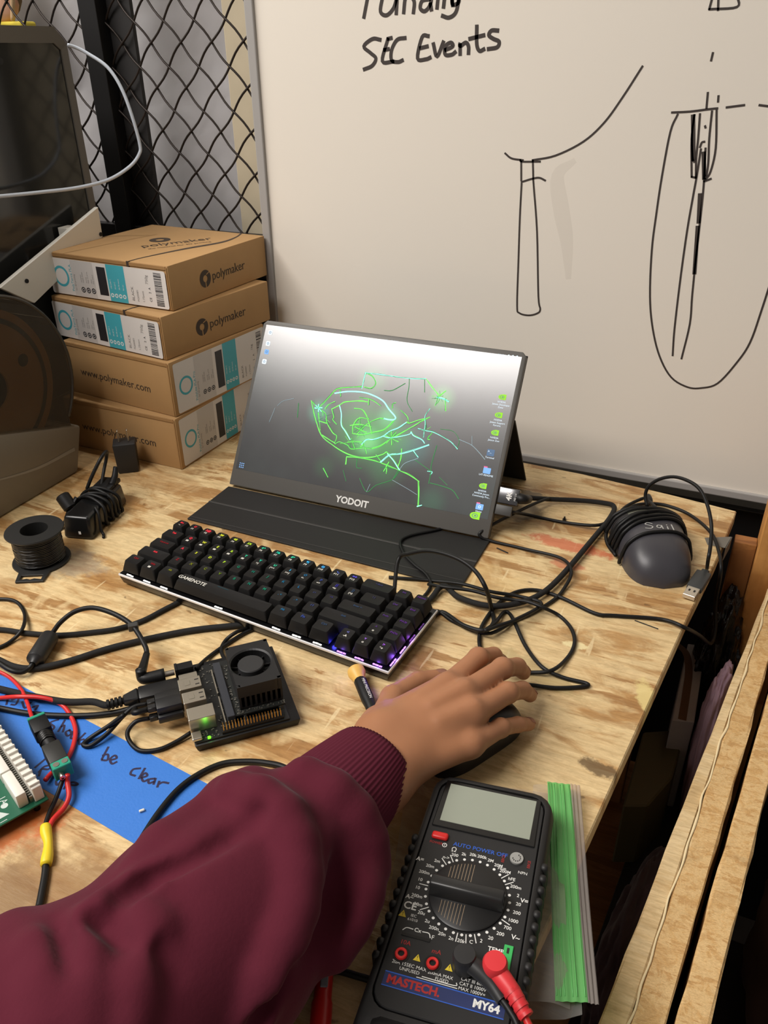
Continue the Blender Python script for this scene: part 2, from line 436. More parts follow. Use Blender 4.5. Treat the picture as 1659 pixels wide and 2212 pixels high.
bm = nb(); boxb(bm, pl + 3, pr + 2, YF + 6.5, YF + 14, -880, 1150, 1); obj('post', fl(bm), mat('dull_black_steel', (33, 31, 30), 0.6), fence)
zr = V(250, 492, YF - 20).z
bm = nb(); boxb(bm, -1480, -668, YF - 14, YF + 4, zr - 26, zr + 4, 1); boxb(bm, -1480, -668, YF - 14, YF - 10, zr - 60, zr - 26); obj('rail', fl(bm), steelblk, fence)
bm = nb(); boxb(bm, -1480, -668, YF + 4, YF + 8, -880, zr - 20); obj('kick_panel', fl(bm), steelblk, fence)
bm = nb(); boxb(bm, -668, 900, YF - 8, YF + 4, -880, -60, 1); obj('lower_panel', fl(bm), steelblk, fence)

# unclear blurred form, as a bundle on a bracket beyond the fence, top left corner
def ell(bm, c, r_, seg=20):
    t = nb(); bmesh.ops.create_uvsphere(t, u_segments=seg, v_segments=seg // 2, radius=1.0); join(bm, t, Matrix.Translation(Vector(c)) @ Matrix.Diagonal((r_[0], r_[1], r_[2], 1)))
bo = V(30, 55, 1125); bo.z -= 4
bd = thing('unclear_bundle', 'unclear brown and pink bundle with a yellow band seen through the wire mesh', 'bundle', bo)
bm = nb(); boxb(bm, -90, 32, -16, 16, 0, 9, 3); obj('yellow_band', bm, mat('matt_yellow', (206, 186, 60), 0.8), bd)
bm = nb(); ell(bm, (-20, 0, 42), (40, 15, 36)); obj('pink_lump', bm, mat('pink_lump', (206, 160, 134), 0.8, bump=(60, .3)), bd, smooth=True)
bm = nb(); ell(bm, (-6, 4, 66), (32, 17, 52)); ell(bm, (-60, 4, 74), (36, 17, 46)); obj('brown_lump', bm, mat('brown_lump', (112, 92, 66), 0.9, bump=(60, .4)), bd, smooth=True)
bm = nb(); tube(bm, [(10, -10, 10), (22, -12, 44), (27, -12, 78), (26, -10, 112)], 3.4); obj('tan_strand', bm, mat('tan_strand', (200, 170, 130), 0.7), bd, smooth=True)
bm = nb(); boxb(bm, -140, 45, -20, 30, -8, -0.3, 1); boxb(bm, -140, 45, 26, 40, -60, -0.3, 1); boxb(bm, -30, 10, 26, 46, -1560, -60, 1)
tag(obj('wall_bracket', bm, GREY, loc=bo), 'grey bracket under the unclear bundle behind the wire mesh', 'bracket')
# ------------------------------------------------------------------ whiteboard
YW = 1046.0
wb_m = mat('whiteboard_enamel', (238, 231, 219), 0.28, var=0.02, vscale=3, spec=0.4)
alu = mat('brushed_aluminium', (166, 163, 160), 0.45)
wl = V(556, 100, YW).x
wz = V(1440, 1052, YW - 5).z + 6
wb = thing('whiteboard', 'large whiteboard with marker writing and sketches behind the bench', 'whiteboard', (0, YW, wz))
def wbl(bm): bmesh.ops.translate(bm, vec=Vector((0, -YW, -wz)), verts=bm.verts); return bm
XR, ZT = 900, 1100
bm = nb(); boxb(bm, wl, XR, YW, YW + 14, wz + 4, ZT, 0); obj('panel', wbl(bm), wb_m, wb)
zf = V(1440, 1033, YW).z
bm = nb(); boxb(bm, wl - 13, wl, YW - 5, YW + 16, wz - 4, ZT, 1.5); obj('side_frame', wbl(bm), alu, wb)
bm = nb(); boxb(bm, wl - 13, XR, YW - 5, YW + 16, wz - 6, zf, 1.5); obj('bottom_frame', wbl(bm), alu, wb)
marker = mat('dry_erase_ink', (62, 54, 50), 0.6)
def stroke(bm, pts, w, mi=0, sub=5):
    ribbon(bm, [V(x, y, YW) for x, y in pts], w, (0, -1, 0), 0.3, sub, mi)
bm = nb()
# F u n d i n g (cut by the top edge of the photo)
for s in ([(786, 38), (797, -20)], [(800, -8), (828, -12)], [(826, -5), (822, 25), (835, 33), (850, 18), (858, -8)], [(858, -8), (856, 30)],
          [(872, 28), (876, -4), (888, -6), (895, 5), (893, 28)], [(928, -2), (912, 2), (908, 18), (918, 24), (930, 8), (934, -30)], [(930, 8), (932, 22)],
          [(946, -2), (944, 18)], [(958, 16), (962, -8), (974, -10), (978, 12)], [(990, -8), (978, -4), (978, 10), (990, 6), (992, -10)], [(992, -8), (985, 26), (970, 38), (955, 34)],
          # S E C
          [(822, 86), (805, 84), (786, 100), (800, 114), (812, 126), (804, 142), (786, 150)],
          [(838, 84), (826, 132), (850, 133)], [(838, 84), (846, 82)], [(830, 108), (840, 106)],
          [(876, 82), (858, 86), (846, 108), (846, 130), (860, 134), (870, 130)],
          # E v e n t s
          [(926, 78), (912, 80), (902, 126), (920, 128), (930, 124)], [(908, 104), (924, 100)],
          [(936, 94), (944, 122), (958, 90)], [(962, 108), (978, 100), (974, 92), (962, 100), (962, 118), (976, 118), (984, 112)],
          [(994, 118), (994, 94), (994, 100), (1006, 92), (1012, 100), (1012, 116)], [(1030, 56), (1030, 96), (1036, 110), (1046, 106)], [(1014, 84), (1046, 76)],
          [(1076, 66), (1062, 66), (1056, 76), (1066, 84), (1078, 90), (1074, 102), (1054, 106)]):
    stroke(bm, s, 4.4)
obj('marker_writing', wbl(bm), marker, wb)
bm = nb()
for s in ([(1091, 331), (1105, 342), (1130, 346)], [(1150, 346), (1200, 336), (1260, 306), (1305, 265), (1345, 210), (1388, 143)], [(1124, 345), (1128, 349), (1167, 349)],
          [(1126, 348), (1126, 390)], [(1151, 346), (1152, 388)], [(1130, 392), (1150, 386), (1165, 384), (1178, 390)],
          [(1127, 392), (1123, 470), (1120, 560), (1117, 660), (1122, 676), (1142, 681), (1160, 677), (1167, 668), (1163, 640), (1160, 500), (1152, 390)],
          [(1451, 243), (1490, 241), (1530, 236), (1550, 234)], [(1569, 232), (1608, 227)], [(1640, 227), (1680, 232)],
          [(1464, 247), (1448, 285), (1430, 380), (1418, 460), (1408, 540), (1404, 640), (1410, 710), (1425, 770), (1450, 815), (1485, 836), (1515, 838), (1550, 828), (1590, 785), (1620, 740), (1645, 670), (1680, 560)],
          [(1500, 248), (1495, 290), (1496, 340), (1500, 350)], [(1512, 246), (1508, 300), (1504, 340), (1503, 384)], [(1494, 382), (1504, 384)], [(1494, 382), (1494, 300), (1500, 248)],
          [(1538, 240), (1532, 300), (1530, 350), (1526, 380)], [(1548, 238), (1546, 320), (1535, 370), (1524, 388)], [(1521, 392), (1536, 386)],
          [(1512, 318), (1516, 308), (1522, 306)], [(1514, 322), (1505, 380), (1496, 430), (1484, 500), (1470, 600), (1457, 710), (1453, 768)],
          [(1524, 320), (1520, 400), (1513, 470), (1503, 560), (1495, 640), (1490, 700), (1472, 775)],
          [(1532, 20), (1592, 15), (1592, -10)], [(1532, 20), (1540, -10)], [(1551, 22), (1552, -8)],
          [(1540, 114), (1536, 131)], [(1529, 200), (1526, 234)], [(1552, 207), (1551, 220)], [(1523, 272), (1524, 276)]):
    stroke(bm, s, 2.3)
for s in ([(1520, 330), (1521, 385)], [(1497, 250), (1498, 345)], [(1507, 490), (1500, 590)], [(1512, 420), (1509, 480)]): stroke(bm, s, 4.5)
obj('marker_drawing', wbl(bm), marker, wb)
bm = nb()
for s, w in (([(1240, 348), (1205, 380), (1212, 450), (1224, 520), (1228, 600)], lambda q: 6 + 14 * math.sin(3.1 * q)),):
    ribbon(bm, [V(x, y, YW) for x, y in s], w, (0, -1, 0), .12, 5)
obj('erased_smear', wbl(bm), mat('erased_ink_haze', (176, 168, 158), 0.5, alpha=.07), wb)
# ------------------------------------------------------------------ bench
woodm = wood_panel('sheathing_plywood', srgb(232, 208, 160), srgb(186, 144, 90), srgb(142, 98, 54), R(8), 6.0, 17.0, 0.45, stains=(
    (-455, 250, 75, 48, R(10), srgb(196, 98, 40), 0.85, 30), (-330, 205, 90, 60, R(-10), srgb(138, 100, 56), 0.7, 22), (-430, 190, 100, 50, R(0), srgb(120, 88, 50), 0.5, 26),
    (-125, 800, 60, 14, R(-6), srgb(196, 84, 48), 0.75, 60), (-118, 760, 22, 12, 0, srgb(196, 84, 48), 0.6, 70), (-205, 850, 50, 26, R(20), srgb(92, 78, 58), 0.6, 60),
    (-640, 545, 60, 30, 0, srgb(140, 132, 122), 0.5, 50), (-300, 330, 16, 9, 0, srgb(78, 62, 44), 0.9, 90), (-30, 480, 20, 9, R(-10), srgb(88, 66, 40), 0.8, 90),
    (-370, 425, 40, 4, R(30), srgb(206, 66, 34), 0.8, 90), (-80, 625, 14, 7, 0, srgb(236, 220, 168), 0.9, 80), (-5, 575, 12, 30, R(20), srgb(226, 206, 140), 0.8, 80), (-110, 575, 60, 16, R(-20), srgb(170, 150, 104), 0.6, 60),
    (-300, 700, 200, 40, R(-5), srgb(226, 196, 138), 0.5, 16), (-120, 380, 60, 40, 0, srgb(214, 180, 112), 0.5, 30), (-225, 905, 60, 10, 0, srgb(70, 56, 40), 0.7, 90)))
rough_m = wood_panel('bench_frame_timber', srgb(196, 142, 84), srgb(172, 116, 62), srgb(138, 90, 46), R(0), 3.0, 22.0, 0.6, knots=False)
bench = thing('workbench', 'stained plywood workbench top under the boxes, screen and tools', 'workbench', (-700, 500, -880))
def bl(bm): bmesh.ops.translate(bm, vec=Vector((700, -500, 880)), verts=bm.verts); return bm
TOP = [(-1450, 1040), (-1450, 60), (-75, 60), (-26, 403), (-4, 573), (14, 712), (33, 838), (47, 960), (G(1440, 1066, 0).x, G(1440, 1066, 0).y), (G(1260, 1024, 0).x, G(1260, 1024, 0).y)]
bm = nb(); prism(bm, TOP, -19, 0, 1.2, 1)
o = obj('bench_top', bm, woodm, None); o.parent = bench; o.location = Vector((700, -500, 880)) * MM
bm = nb(); hexa(bm, [(-120, 90, -140), (-90, 88, -140), (20, 930, -140), (-12, 934, -140), (-120, 90, -19), (-90, 88, -19), (20, 930, -19), (-12, 934, -19)]); obj('apron', bl(bm), rough_m, bench)
bm = nb(); boxb(bm, -1440, -60, 90, 125, -120, -19); obj('apron', bl(bm), rough_m, bench)
for (lx, ly) in ((-150, 150), (-60, 860), (-1380, 150), (-1380, 900)):
    bm = nb(); boxb(bm, lx - 45, lx + 44, ly - 45, ly + 44, -880, -19.5, 2); obj('leg', bl(bm), rough_m, bench)
bm = nb(); boxb(bm, -1400, 20, 130, 900, -420, -400, 1); obj('lower_shelf', bl(bm), rough_m, bench)
# grey tape patch folded over the bench edge
bm = nb()
tp = [(p.x, p.y) for p in (G(1522, 1162, 0), G(1580, 1160, 0), G(1566, 1184, 0), G(1528, 1177, 0))]
prism(bm, tp[::-1], 0.05, 0.4); prism(bm, [(tp[1][0] + 0.2, tp[1][1] - 1), (tp[1][0] + 0.9, tp[1][1]), (tp[2][0] + 1.2, tp[2][1]), (tp[2][0] + 0.5, tp[2][1] - 1)], -16, 0.4)
t = tag(obj('duct_tape_patch', bm, mat('grey_tape', (112, 108, 100), 0.5)), 'small grey tape patch folded over the bench edge beside the wrapped mouse', 'tape')

# ------------------------------------------------------------------ boards beyond the bench edge
osb = wood_panel('strand_board_edge', srgb(222, 190, 138), srgb(208, 168, 110), srgb(182, 138, 84), R(-10), 90.0, 120.0, 0.7)
pale = wood_panel('pale_board_edge', srgb(226, 202, 158), srgb(220, 192, 144), srgb(206, 174, 124), R(80), 8.0, 30.0, 0.7, knots=False)
ZB = -50.0
def gz(x, y): p = G(x, y, ZB); return (p.x, p.y)
def ext(a, b, t): return (a[0] + (b[0] - a[0]) * t, a[1] + (b[1] - a[1]) * t)
l0, l1 = gz(1659, 1271), gz(1291, 2212); r0, r1 = gz(1659, 1436), gz(1440, 2212)
m1 = ((l1[0] + r1[0]) / 2 + 3, (l1[1] + r1[1]) / 2); mr = gz(1560, 1700); 
def at_y(a, b, y): t = (y - a[1]) / (b[1] - a[1]); return (a[0] + (b[0] - a[0]) * t, y)
yb0, yb1 = 150, 880
A0, A1 = at_y(l0, l1, yb0), at_y(l0, l1, yb1); B0, B1 = at_y(r0, r1, yb0), at_y(r0, r1, yb1)
M0, M1 = at_y(mr, m1, yb0), at_y(mr, m1, yb1); M0 = (A0[0] * .52 + B0[0] * .48, yb0); M1 = (A1[0] * .82 + B1[0] * .18, yb1)
wbd = thing('laminated_board', 'double board edge with a glue line, nearest the bench', 'board', (50, 500, -880))
def bo_(bm): bmesh.ops.translate(bm, vec=Vector((-50, -500, 880)), verts=bm.verts); return bm
def wall_strip(bm, a0, a1, b1, b0, zt, zb_=-880, n=30, jit=0.5):
    t = nb(); rows = []
    for i in range(n + 1):
        f = i / n; a = (a0[0] + (a1[0] - a0[0]) * f, a0[1] + (a1[1] - a0[1]) * f); b = (b0[0] + (b1[0] - b0[0]) * f, b0[1] + (b1[1] - b0[1]) * f)
        j = lambda: random.uniform(-jit, jit)
        rows.append([t.verts.new((a[0], a[1], zb_)), t.verts.new((a[0] + j(), a[1], zt - 1.5 + j())), t.verts.new((a[0] + 1.5, a[1], zt + j())), t.verts.new((b[0] - 1.5, b[1], zt + j())), t.verts.new((b[0] + j(), b[1], zt - 1.5 + j())), t.verts.new((b[0], b[1], zb_))])
    for p, q in zip(rows[:-1], rows[1:]):
        for k in range(6): t.faces.new((p[k], p[(k + 1) % 6], q[(k + 1) % 6], q[k]))
    t.faces.new(rows[0]); t.faces.new(rows[-1]); bmesh.ops.recalc_face_normals(t, faces=t.faces); join(bm, t)
bm = nb(); wall_strip(bm, A0, A1, M1, M0, ZB); obj('board_layer', bo_(bm), pale, wbd)
bm = nb(); wall_strip(bm, (M0[0] + .4, M0[1]), (M1[0] + .4, M1[1]), B1, B0, ZB, jit=0.9); obj('board_layer', bo_(bm), osb, wbd)
bm = nb(); random.seed(3)
ridge = [Vector((M0[0] + (M1[0] - M0[0]) * i / 40 + random.uniform(-1.3, 1.3), M0[1] + (M1[1] - M0[1]) * i / 40, ZB + 0.4)) for i in range(41)]
tube(bm, ridge, lambda t: 0.8 + 1.1 * abs(noise.noise(Vector((t * 24, 0, 0)))), sub=3, seg=6)
for v in bm.verts: v.co.z = ZB + (v.co.z - ZB) * .55
obj('glue_line', bo_(bm), mat('dried_glue', (236, 216, 172), 0.5), wbd, smooth=True)
l0, l1 = gz(1659, 1502), gz(1457, 2212); r0, r1 = gz(1659, 1707), gz(1534, 2212)
A0, A1 = at_y(l0, l1, yb0), at_y(l0, l1, yb1); B0, B1 = at_y(r0, r1, yb0), at_y(r0, r1, yb1)
bm = nb(); wall_strip(bm, A0, A1, B1, B0, ZB, jit=0.9)
tag(obj('strand_board', bo_(bm), osb, None, loc=(50, 500, -880)), 'rough strand board edge beyond the double board, split off by a black gap', 'board')
bm = nb()
px = V(1658, 1103, 900).x
prism(bm, [(px, 897), (px + 90, 897), (px + 90, 935), (px, 935)], -880, 170, 1.5, 1)
bmesh.ops.translate(bm, vec=Vector((-px, -897, 880)), verts=bm.verts)
tag(obj('timber_post', bm, wood_panel('orange_timber', srgb(214, 158, 92), srgb(196, 136, 72), srgb(168, 110, 56), R(90), 4.0, 30.0, 0.5, knots=False), loc=(px, 897, -880)), 'upright orange timber post behind the double board end', 'post')
cb = V(1575, 1170, 905)
bm = nb(); boxb(bm, 50, px - 0.5, 908, 927, cb.z - 140, cb.z, 1); bmesh.ops.translate(bm, vec=Vector((-50, -908, 880)), verts=bm.verts)
boxb(bm, 3, 15, 0, 19, 0, 880 + cb.z - 140, 0.5)
tag(obj('cross_board', bm, wood_panel('brown_timber', srgb(176, 120, 66), srgb(154, 100, 50), srgb(120, 78, 40), R(0), 3.0, 22.0, 0.6, knots=False), loc=(50, 908, -880)), 'brown cross board between the bench corner and the orange post', 'board')

# ------------------------------------------------------------------ things stowed in the gap below the bench edge
def blob(seed, c, s, amp, sc, seg=48, fold=0.0):
    t = nb(); bmesh.ops.create_icosphere(t, subdivisions=5, radius=1.0)
    for v in t.verts:
        n = v.co.normalized()
        d = 1 + amp * noise.fractal(n * sc + Vector((seed, seed * 2, 0)), 1.0, 2.0, 4) + fold * abs(math.sin(n.x * 9 + 3 * noise.noise(n * 2 + Vector((seed, 0, 0)))))
        v.co = Vector((n.x * s[0], n.y * s[1], n.z * s[2])) * d
        v.co.z = max(v.co.z, -s[2] * 0.8)
    bmesh.ops.translate(t, vec=Vector((0, 0, s[2] * 0.8)), verts=t.verts)
    return t
def down(bm, pix, z, zb, r=1.0, seg=1):
    prism(bm, [(p.x, p.y) for p in (G(x, y, z) for x, y in pix)][::-1], zb, z, r, seg)
SH = -312.0
def at_base(bm, c): bmesh.ops.translate(bm, vec=-Vector(c), verts=bm.verts); return bm
dark_m = mat('dark_cabinet', (34, 28, 24), 0.8)
bm = nb(); prism(bm, [(-46, 160), (-21, 160), (86, 866), (26, 866)], -880, SH, 1, 1)
tag(obj('low_cabinet', at_base(bm, (0, 500, -880)), dark_m, loc=(0, 500, -880)), 'dark low cabinet in the gap under the cloths beside the bench', 'cabinet')
def item(name, bm, m, label, cat, base, smooth=False, angle=None):
    return tag(obj(name, at_base(bm, base), m, loc=base, smooth=smooth, angle=angle), label, cat)
# white carton with a brown printed arc
c0 = G(1486, 1390, -170); c1 = G(1452, 1555, -170); c2 = G(1500, 1560, -170); c3 = G(1524, 1395, -170)
carton = thing('white_carton', 'white carton with a brown printed arc standing in the gap beside the bench', 'carton', (c1.x, c1.y, SH))
bm = nb(); prism(bm, [(p.x, p.y) for p in (c0, c3, c2, c1)][::-1], SH, -170, 1, 1); obj('carton_body', at_base(bm, (c1.x, c1.y, SH)), mat('white_card', (170, 164, 160), 0.7), carton)
bm = nb(); ribbon(bm, [G(x, y, -170) for x, y in ((1462, 1392), (1482, 1412), (1488, 1450), (1482, 1500), (1474, 1552))], 9, (0, 0, 1), 0.4); obj('printed_arc', at_base(bm, (c1.x, c1.y, SH)), mat('brown_print', (96, 62, 26), 0.7), carton)
bm = nb(); down(bm, [(1390, 1580), (1476, 1574), (1470, 1620), (1452, 1680), (1400, 1740), (1346, 1740)], -215, SH + 0.2, 2)
p = G(1420, 1650, -215); item('olive_case', bm, mat('olive_plastic', (92, 82, 52), 0.6), 'olive case lying in the gap between the white carton and the dark cloth', 'case', (p.x, p.y, SH + 0.2))
p0 = G(1400, 1960, -190); t = blob(3, p0, (22, 110, 66), 0.16, 2.2, fold=0.05); bmesh.ops.rotate(t, cent=(0, 0, 0), matrix=Matrix.Rotation(R(-9), 3, 'Z'), verts=t.verts)
tag(obj('dark_cloth', t, mat('dark_mauve_cloth', (72, 56, 60), 0.95, bump=(300, .3), sheen=0.2), loc=(p0.x - 9, p0.y, SH + 0.3), smooth=True), 'crumpled dark mauve cloth filling the near end of the gap', 'cloth')
p0 = G(1572, 1470, -120); t = blob(9, p0, (14, 46, 118), 0.16, 2.0, fold=0.06); bmesh.ops.rotate(t, cent=(0, 0, 0), matrix=Matrix.Rotation(R(-9), 3, 'Z'), verts=t.verts)
tag(obj('lilac_cloth', t, mat('lilac_cloth', (176, 146, 160), 0.9, bump=(300, .3)), loc=(p0.x - 6, p0.y - 6, SH + 0.3), smooth=True), 'crumpled lilac cloth between the black bag and the double board', 'cloth')
p0 = G(1572, 1320, -100); t = blob(5, p0, (25, 50, 128), 0.22, 3.0, fold=0.03); bmesh.ops.rotate(t, cent=(0, 0, 0), matrix=Matrix.Rotation(R(-9), 3, 'Z'), verts=t.verts)
tag(obj('black_bag', t, mat('shiny_black_film', (20, 19, 20), 0.22, bump=(90, 1.0), bdist=0.003), loc=(p0.x, p0.y, SH + 0.3), smooth=True), 'crumpled shiny black plastic bag in the gap in front of the brown cross board', 'bag')
p0 = G(1600, 2050, -300); t = blob(13, p0, (70, 190, 150), 0.2, 2.2, fold=0.06)
tag(obj('cloth_heap', t, mat('dark_brown_cloth', (66, 46, 42), 0.95, bump=(200, .3)), loc=(p0.x + 104, p0.y + 60, -520), smooth=True), 'dark brown cloth heap on the low shelf beyond the strand board', 'cloth')
bm = nb(); boxb(bm, 122, 420, 150, 760, -880, -520.3, 2); bmesh.ops.translate(bm, vec=Vector((-270, -450, 880)), verts=bm.verts)
tag(obj('side_shelf', bm, dark_m, loc=(270, 450, -880)), 'dark low shelf beyond the boards under the brown cloth heap', 'shelf')

# ------------------------------------------------------------------ cardboard filament boxes
label_w = mat('white_label_paper', (226, 222, 218), 0.5)
teal = mat('teal_print', (74, 176, 192), 0.5)
palegrey = mat('pale_grey_print', (206, 202, 198), 0.5)
greyink = mat('grey_print', (128, 124, 122), 0.6)
darkprint = mat('near_black_print', (44, 42, 46), 0.45)
whiteprint = mat('white_print', (236, 236, 236), 0.5)
def sticker(parent, o, x, y, w, h, top):
    """the product sticker: ring, rotated lettering, black swatch, teal band, bar code. o = lower left corner, x runs along it, y up"""
    m = plane_m(o, x, y, 0.0)
    bm = nb(); rect(bm, m, 0, w, 0, h, 0, 0.35, 3.0)
    st = obj('label_sticker', bm, label_w, parent)
    n = Vector(x).cross(Vector(y))
    bm = nb(); M = [teal, greyink, darkprint, palegrey, whiteprint, mat('blue_dot', (70, 110, 200), 0.5) if False else teal]
    u = w
    rect(bm, m, .205 * u, .40 * u, .0 * h + .6, h - .6, 3, .42)
    disc(bm, m, .105 * u, .5 * h, .068 * u, .052 * u, 32, 0, .45)
    rect(bm, m, .43 * u, .505 * u, .13 * h, .90 * h, 2, .45)
    rect(bm, m, .515 * u, .665 * u, .03, h - .05, 0, .45)
    def vt(s, xx, yy, size, mi, up=.5, al='LEFT', sx=1.0):
        mm_ = m @ Matrix.Translation(Vector((xx * u, yy * h, up))) @ Matrix.Rotation(R(90), 4, 'Z')
        text(bm, s, size, mm_, mi, al, sx)
    if top: vt('PolyTerra PLA', .195, .12, 6.0, 0); 
    else: vt('PolyLite PLA Pro', .195, .10, 6.0, 0)
    vt('for 3D printing', .222, .15, 3.6, 1)
    for i, k in enumerate((.285, .33, .375)):
        disc(bm, m, k * u, .20 * h, .0185 * u, 0, 20, 2, .46); disc(bm, m, k * u, .20 * h, .011 * u, .008 * u, 16, 4, .5)
        for q in range(2): vt(('matte finish', 'easy to print', 'low odour')[i] if q else ('compost', 'strong', 'clean')[i], k - .006 + .016 * q, .40, 3.0, 1)
    for i in range(4):
        disc(bm, m, (.537 + i * .034) * u, .17 * h, .0135 * u, 0, 18, 4, .5); disc(bm, m, (.537 + i * .034) * u, .17 * h, .007 * u, 0, 12, 0, .55)
        vt(('190-230 C', '25-60 C', '30-70 mm/s', 'fan on')[i], .537 + i * .034, .34, 3.0, 4, .5)
    vt('BLACK', .715, .10, 5.6, 1, .5, 'LEFT', 1.1); vt('PG05001', .755, .10, 4.2, 1); vt('1.75mm', .80, .10, 4.6, 1)
    vt('750g' if top else '1kg', .845, .60, 6.2, 1)
    for i, (a, b_) in enumerate(((.12, .30), (.34, .40), (.44, .54))): vt(('CE', '2', 'A')[i], .86, a + .02, 5.0, 2)
    rnd = random.Random(5); yy = .06
    while yy < .92:
        t_ = rnd.choice((.010, .016, .026)); rect(bm, m, .905 * u, .965 * u, yy * h, min(.94, yy + t_) * h, 2, .45); yy += t_ + rnd.choice((.010, .014, .02))
    obj('label_print', bm, M, st)
def logo_text(bm, m, s, size, lw, mi=0):
    """round mark with a cut-out p, then the word"""
    disc(bm, m, 0, 0, size, size * .40, 36, mi, 0.3)
    text(bm, s, lw, m @ Matrix.Translation(Vector((size * 1.25, 0, .3))), mi, 'LEFT')
def filament_box(name, label, pos, rotz, a, b, c, kind, tilt=(0, 0)):
    t = thing(name, label, 'box', pos, 0, 'cardboard filament boxes stacked by the fence', rot=(R(tilt[0]), R(tilt[1]), rotz))
    bm = nb(); boxb(bm, -a, 0, 0, b, 0, c, 1.4, 2); obj('box_body', bm, CARD, t, smooth=True, angle=40)
    # tuck lid: rim strip along the front and side edges
    bm = nb(); boxb(bm, -a + 2, -3, -1.1, -0.05, c - 5.5, c - .6, .4, 1); boxb(bm, -3.2, -1.4, -0.9, -.05, 1, c - 2, .3, 1); obj('lid_rim', bm, CARDE, t)
    X, Y, Z = Vector((1, 0, 0)), Vector((0, 1, 0)), Vector((0, 0, 1))
    if kind == 'top':
        sticker(t, (-a + .5, -1.15, 1.6), X, Z, a - 5, c - 8.5, True)
        bm = nb(); m = plane_m((0.05, 0, 0), Y, Z, 0)
        logo_text(bm, m @ Matrix.Translation(Vector((b * .33, c * .46, 0))), 'polymaker', 11.5, 17.5)
        bm2 = nb(); rect(bm2, m @ Matrix.Translation(Vector((b * .33, c * .46, 0))), -.8, .8, -11.6, -3.5, 0, .4); rect(bm2, m @ Matrix.Translation(Vector((b * .33, c * .46, 0))) @ Matrix.Rotation(R(20), 4, 'Z'), 4, 12, 3.2, 4.4, 0, .4)
        obj('side_print', bm, CARDINK, t); obj('mark_cut', bm2, CARD, t)
        bm = nb(); mt = plane_m((0, 0, c + .05), X, Y, 0)
        logo_text(bm, mt @ Matrix.Translation(Vector((-a * .56, b * .58, 0))) @ Matrix.Rotation(R(58), 4, 'Z'), '', 15, 17)
        text(bm, 'polymaker', 24, mt @ Matrix.Translation(Vector((-a * .40, b * .56, .3))) @ Matrix.Rotation(R(58), 4, 'Z'), 0)
        text(bm, 'the material for 3D printing', 8, mt @ Matrix.Translation(Vector((-a * .32, b * .50, .3))) @ Matrix.Rotation(R(58), 4, 'Z'), 0)
        ribbon(bm, [(-a * .30, 0, c + .05), (-a * .29, b * .12, c + .05), (-a * .22, b * .42, c + .05), (-a * .13, b * .68, c + .05), (-a * .14, b * .86, c + .05), (-a * .19, b, c + .05)], lambda q: 2.6 + 5 * max(0, math.sin(q * 3.1)) ** 4, (0, 0, 1), .3)
        boxb(bm, -a * .318, -a * .298, -1.25, .1, c - 6.5, c + .3)
        obj('lid_print', bm, CARDINK, t)
    else:
        sticker(t, (.05, 6, 2.5), Y, Z, b - 8, c - 6.5, False)
        bm = nb(); m = plane_m((-a * .56, -.05, c * .50), X, Z, 0)
        text(bm, 'www.polymaker.com', 15.5, m @ Matrix.Rotation(R(-1), 4, 'Z') @ Matrix.Translation(Vector((6, -4, .3))), 0)
        obj('side_print', bm, CARDINK, t)
    return t
filament_box('filament_box', 'kraft box on the bench, bottommost of the stack by the fence', (-657, 786, 0.2), R(-1.9), 200, 199, 75.0, 'low')
filament_box('filament_box', 'kraft box second from the bottom of the stack, web address on its front', (-659, 792, 75.6), R(-6.3), 200, 199, 75.3, 'low')
filament_box('filament_box', 'kraft box second from the top of the stack, lid edge showing under the top one', (-666, 799, 151.4), R(-8.2), 212, 212, 57, 'top', (0, 0))
filament_box('filament_box', 'kraft box topmost of the stack with a black curve on its lid', (-666, 826, 209.0), R(-3.5), 212, 212, 57, 'top', (0, 0))

# ------------------------------------------------------------------ 3D printer behind the dryer: its smoked side panel faces the bench
XP = -889.0
pe = [PL(x, y, (XP, 0, 0), (1, 0, 0)) for x, y in ((115, 57), (147, 95), (205, 450), (135, 93), (0, 57))]
ye = (pe[1].y + pe[2].y) / 2; zt_ = pe[0].z; zc = pe[1].z; yc = min(pe[0].y, ye - 8)
prn = thing('printer', 'tall grey cased machine with a smoked side panel behind the filament dryer', '3D printer', (XP - 180, ye - 230, 0))
po = (XP - 180, ye - 230, 0)
case_m = mat('grey_printer_case', (104, 100, 92), 0.55, bump=(700, .1))
def yz_prism(bm, poly, x0, x1, r=0.0, mi=0):
    t = nb(); prism(t, poly, x0, x1, r, 2)
    for v in t.verts: v.co = Vector((v.co.z, v.co.x, v.co.y))
    bmesh.ops.recalc_face_normals(t, faces=t.faces); join(bm, t, None, mi)
out = [(ye - 470, .2), (ye, .2), (ye, zc), (yc, zt_), (ye - 470, zt_)]
zg = pe[3].z
inn = [(ye - 440, 60), (ye - 9, 60), (ye - 9, zg - 8), (ye - 20, zg), (ye - 440, zg)]
bm = nb(); yz_prism(bm, out, XP - 380, XP - 14, 3); obj('printer_case', at_base(bm, po), mat('dark_printer_case', (70, 67, 62), 0.6), prn)
bm = nb(); t = nb(); n = len(out)
v4 = [[t.verts.new((x, p[0], p[1])) for p in P] for P, x in ((out, XP), (inn, XP - 3), (out, XP - 13.8), (inn, XP - 13.8))]
for i in range(n):
    j = (i + 1) % n
    for a_, b_ in ((0, 1), (2, 3), (0, 2), (1, 3)): t.faces.new((v4[a_][i], v4[a_][j], v4[b_][j], v4[b_][i]))
bmesh.ops.recalc_face_normals(t, faces=t.faces); join(bm, t); obj('side_frame', at_base(bm, po), case_m, prn)
bm = nb(); yz_prism(bm, inn, XP - 10, XP - 5); obj('smoked_panel', at_base(bm, po), mat('smoked_glass', (44, 45, 44), 0.1, spec=0.6), prn)
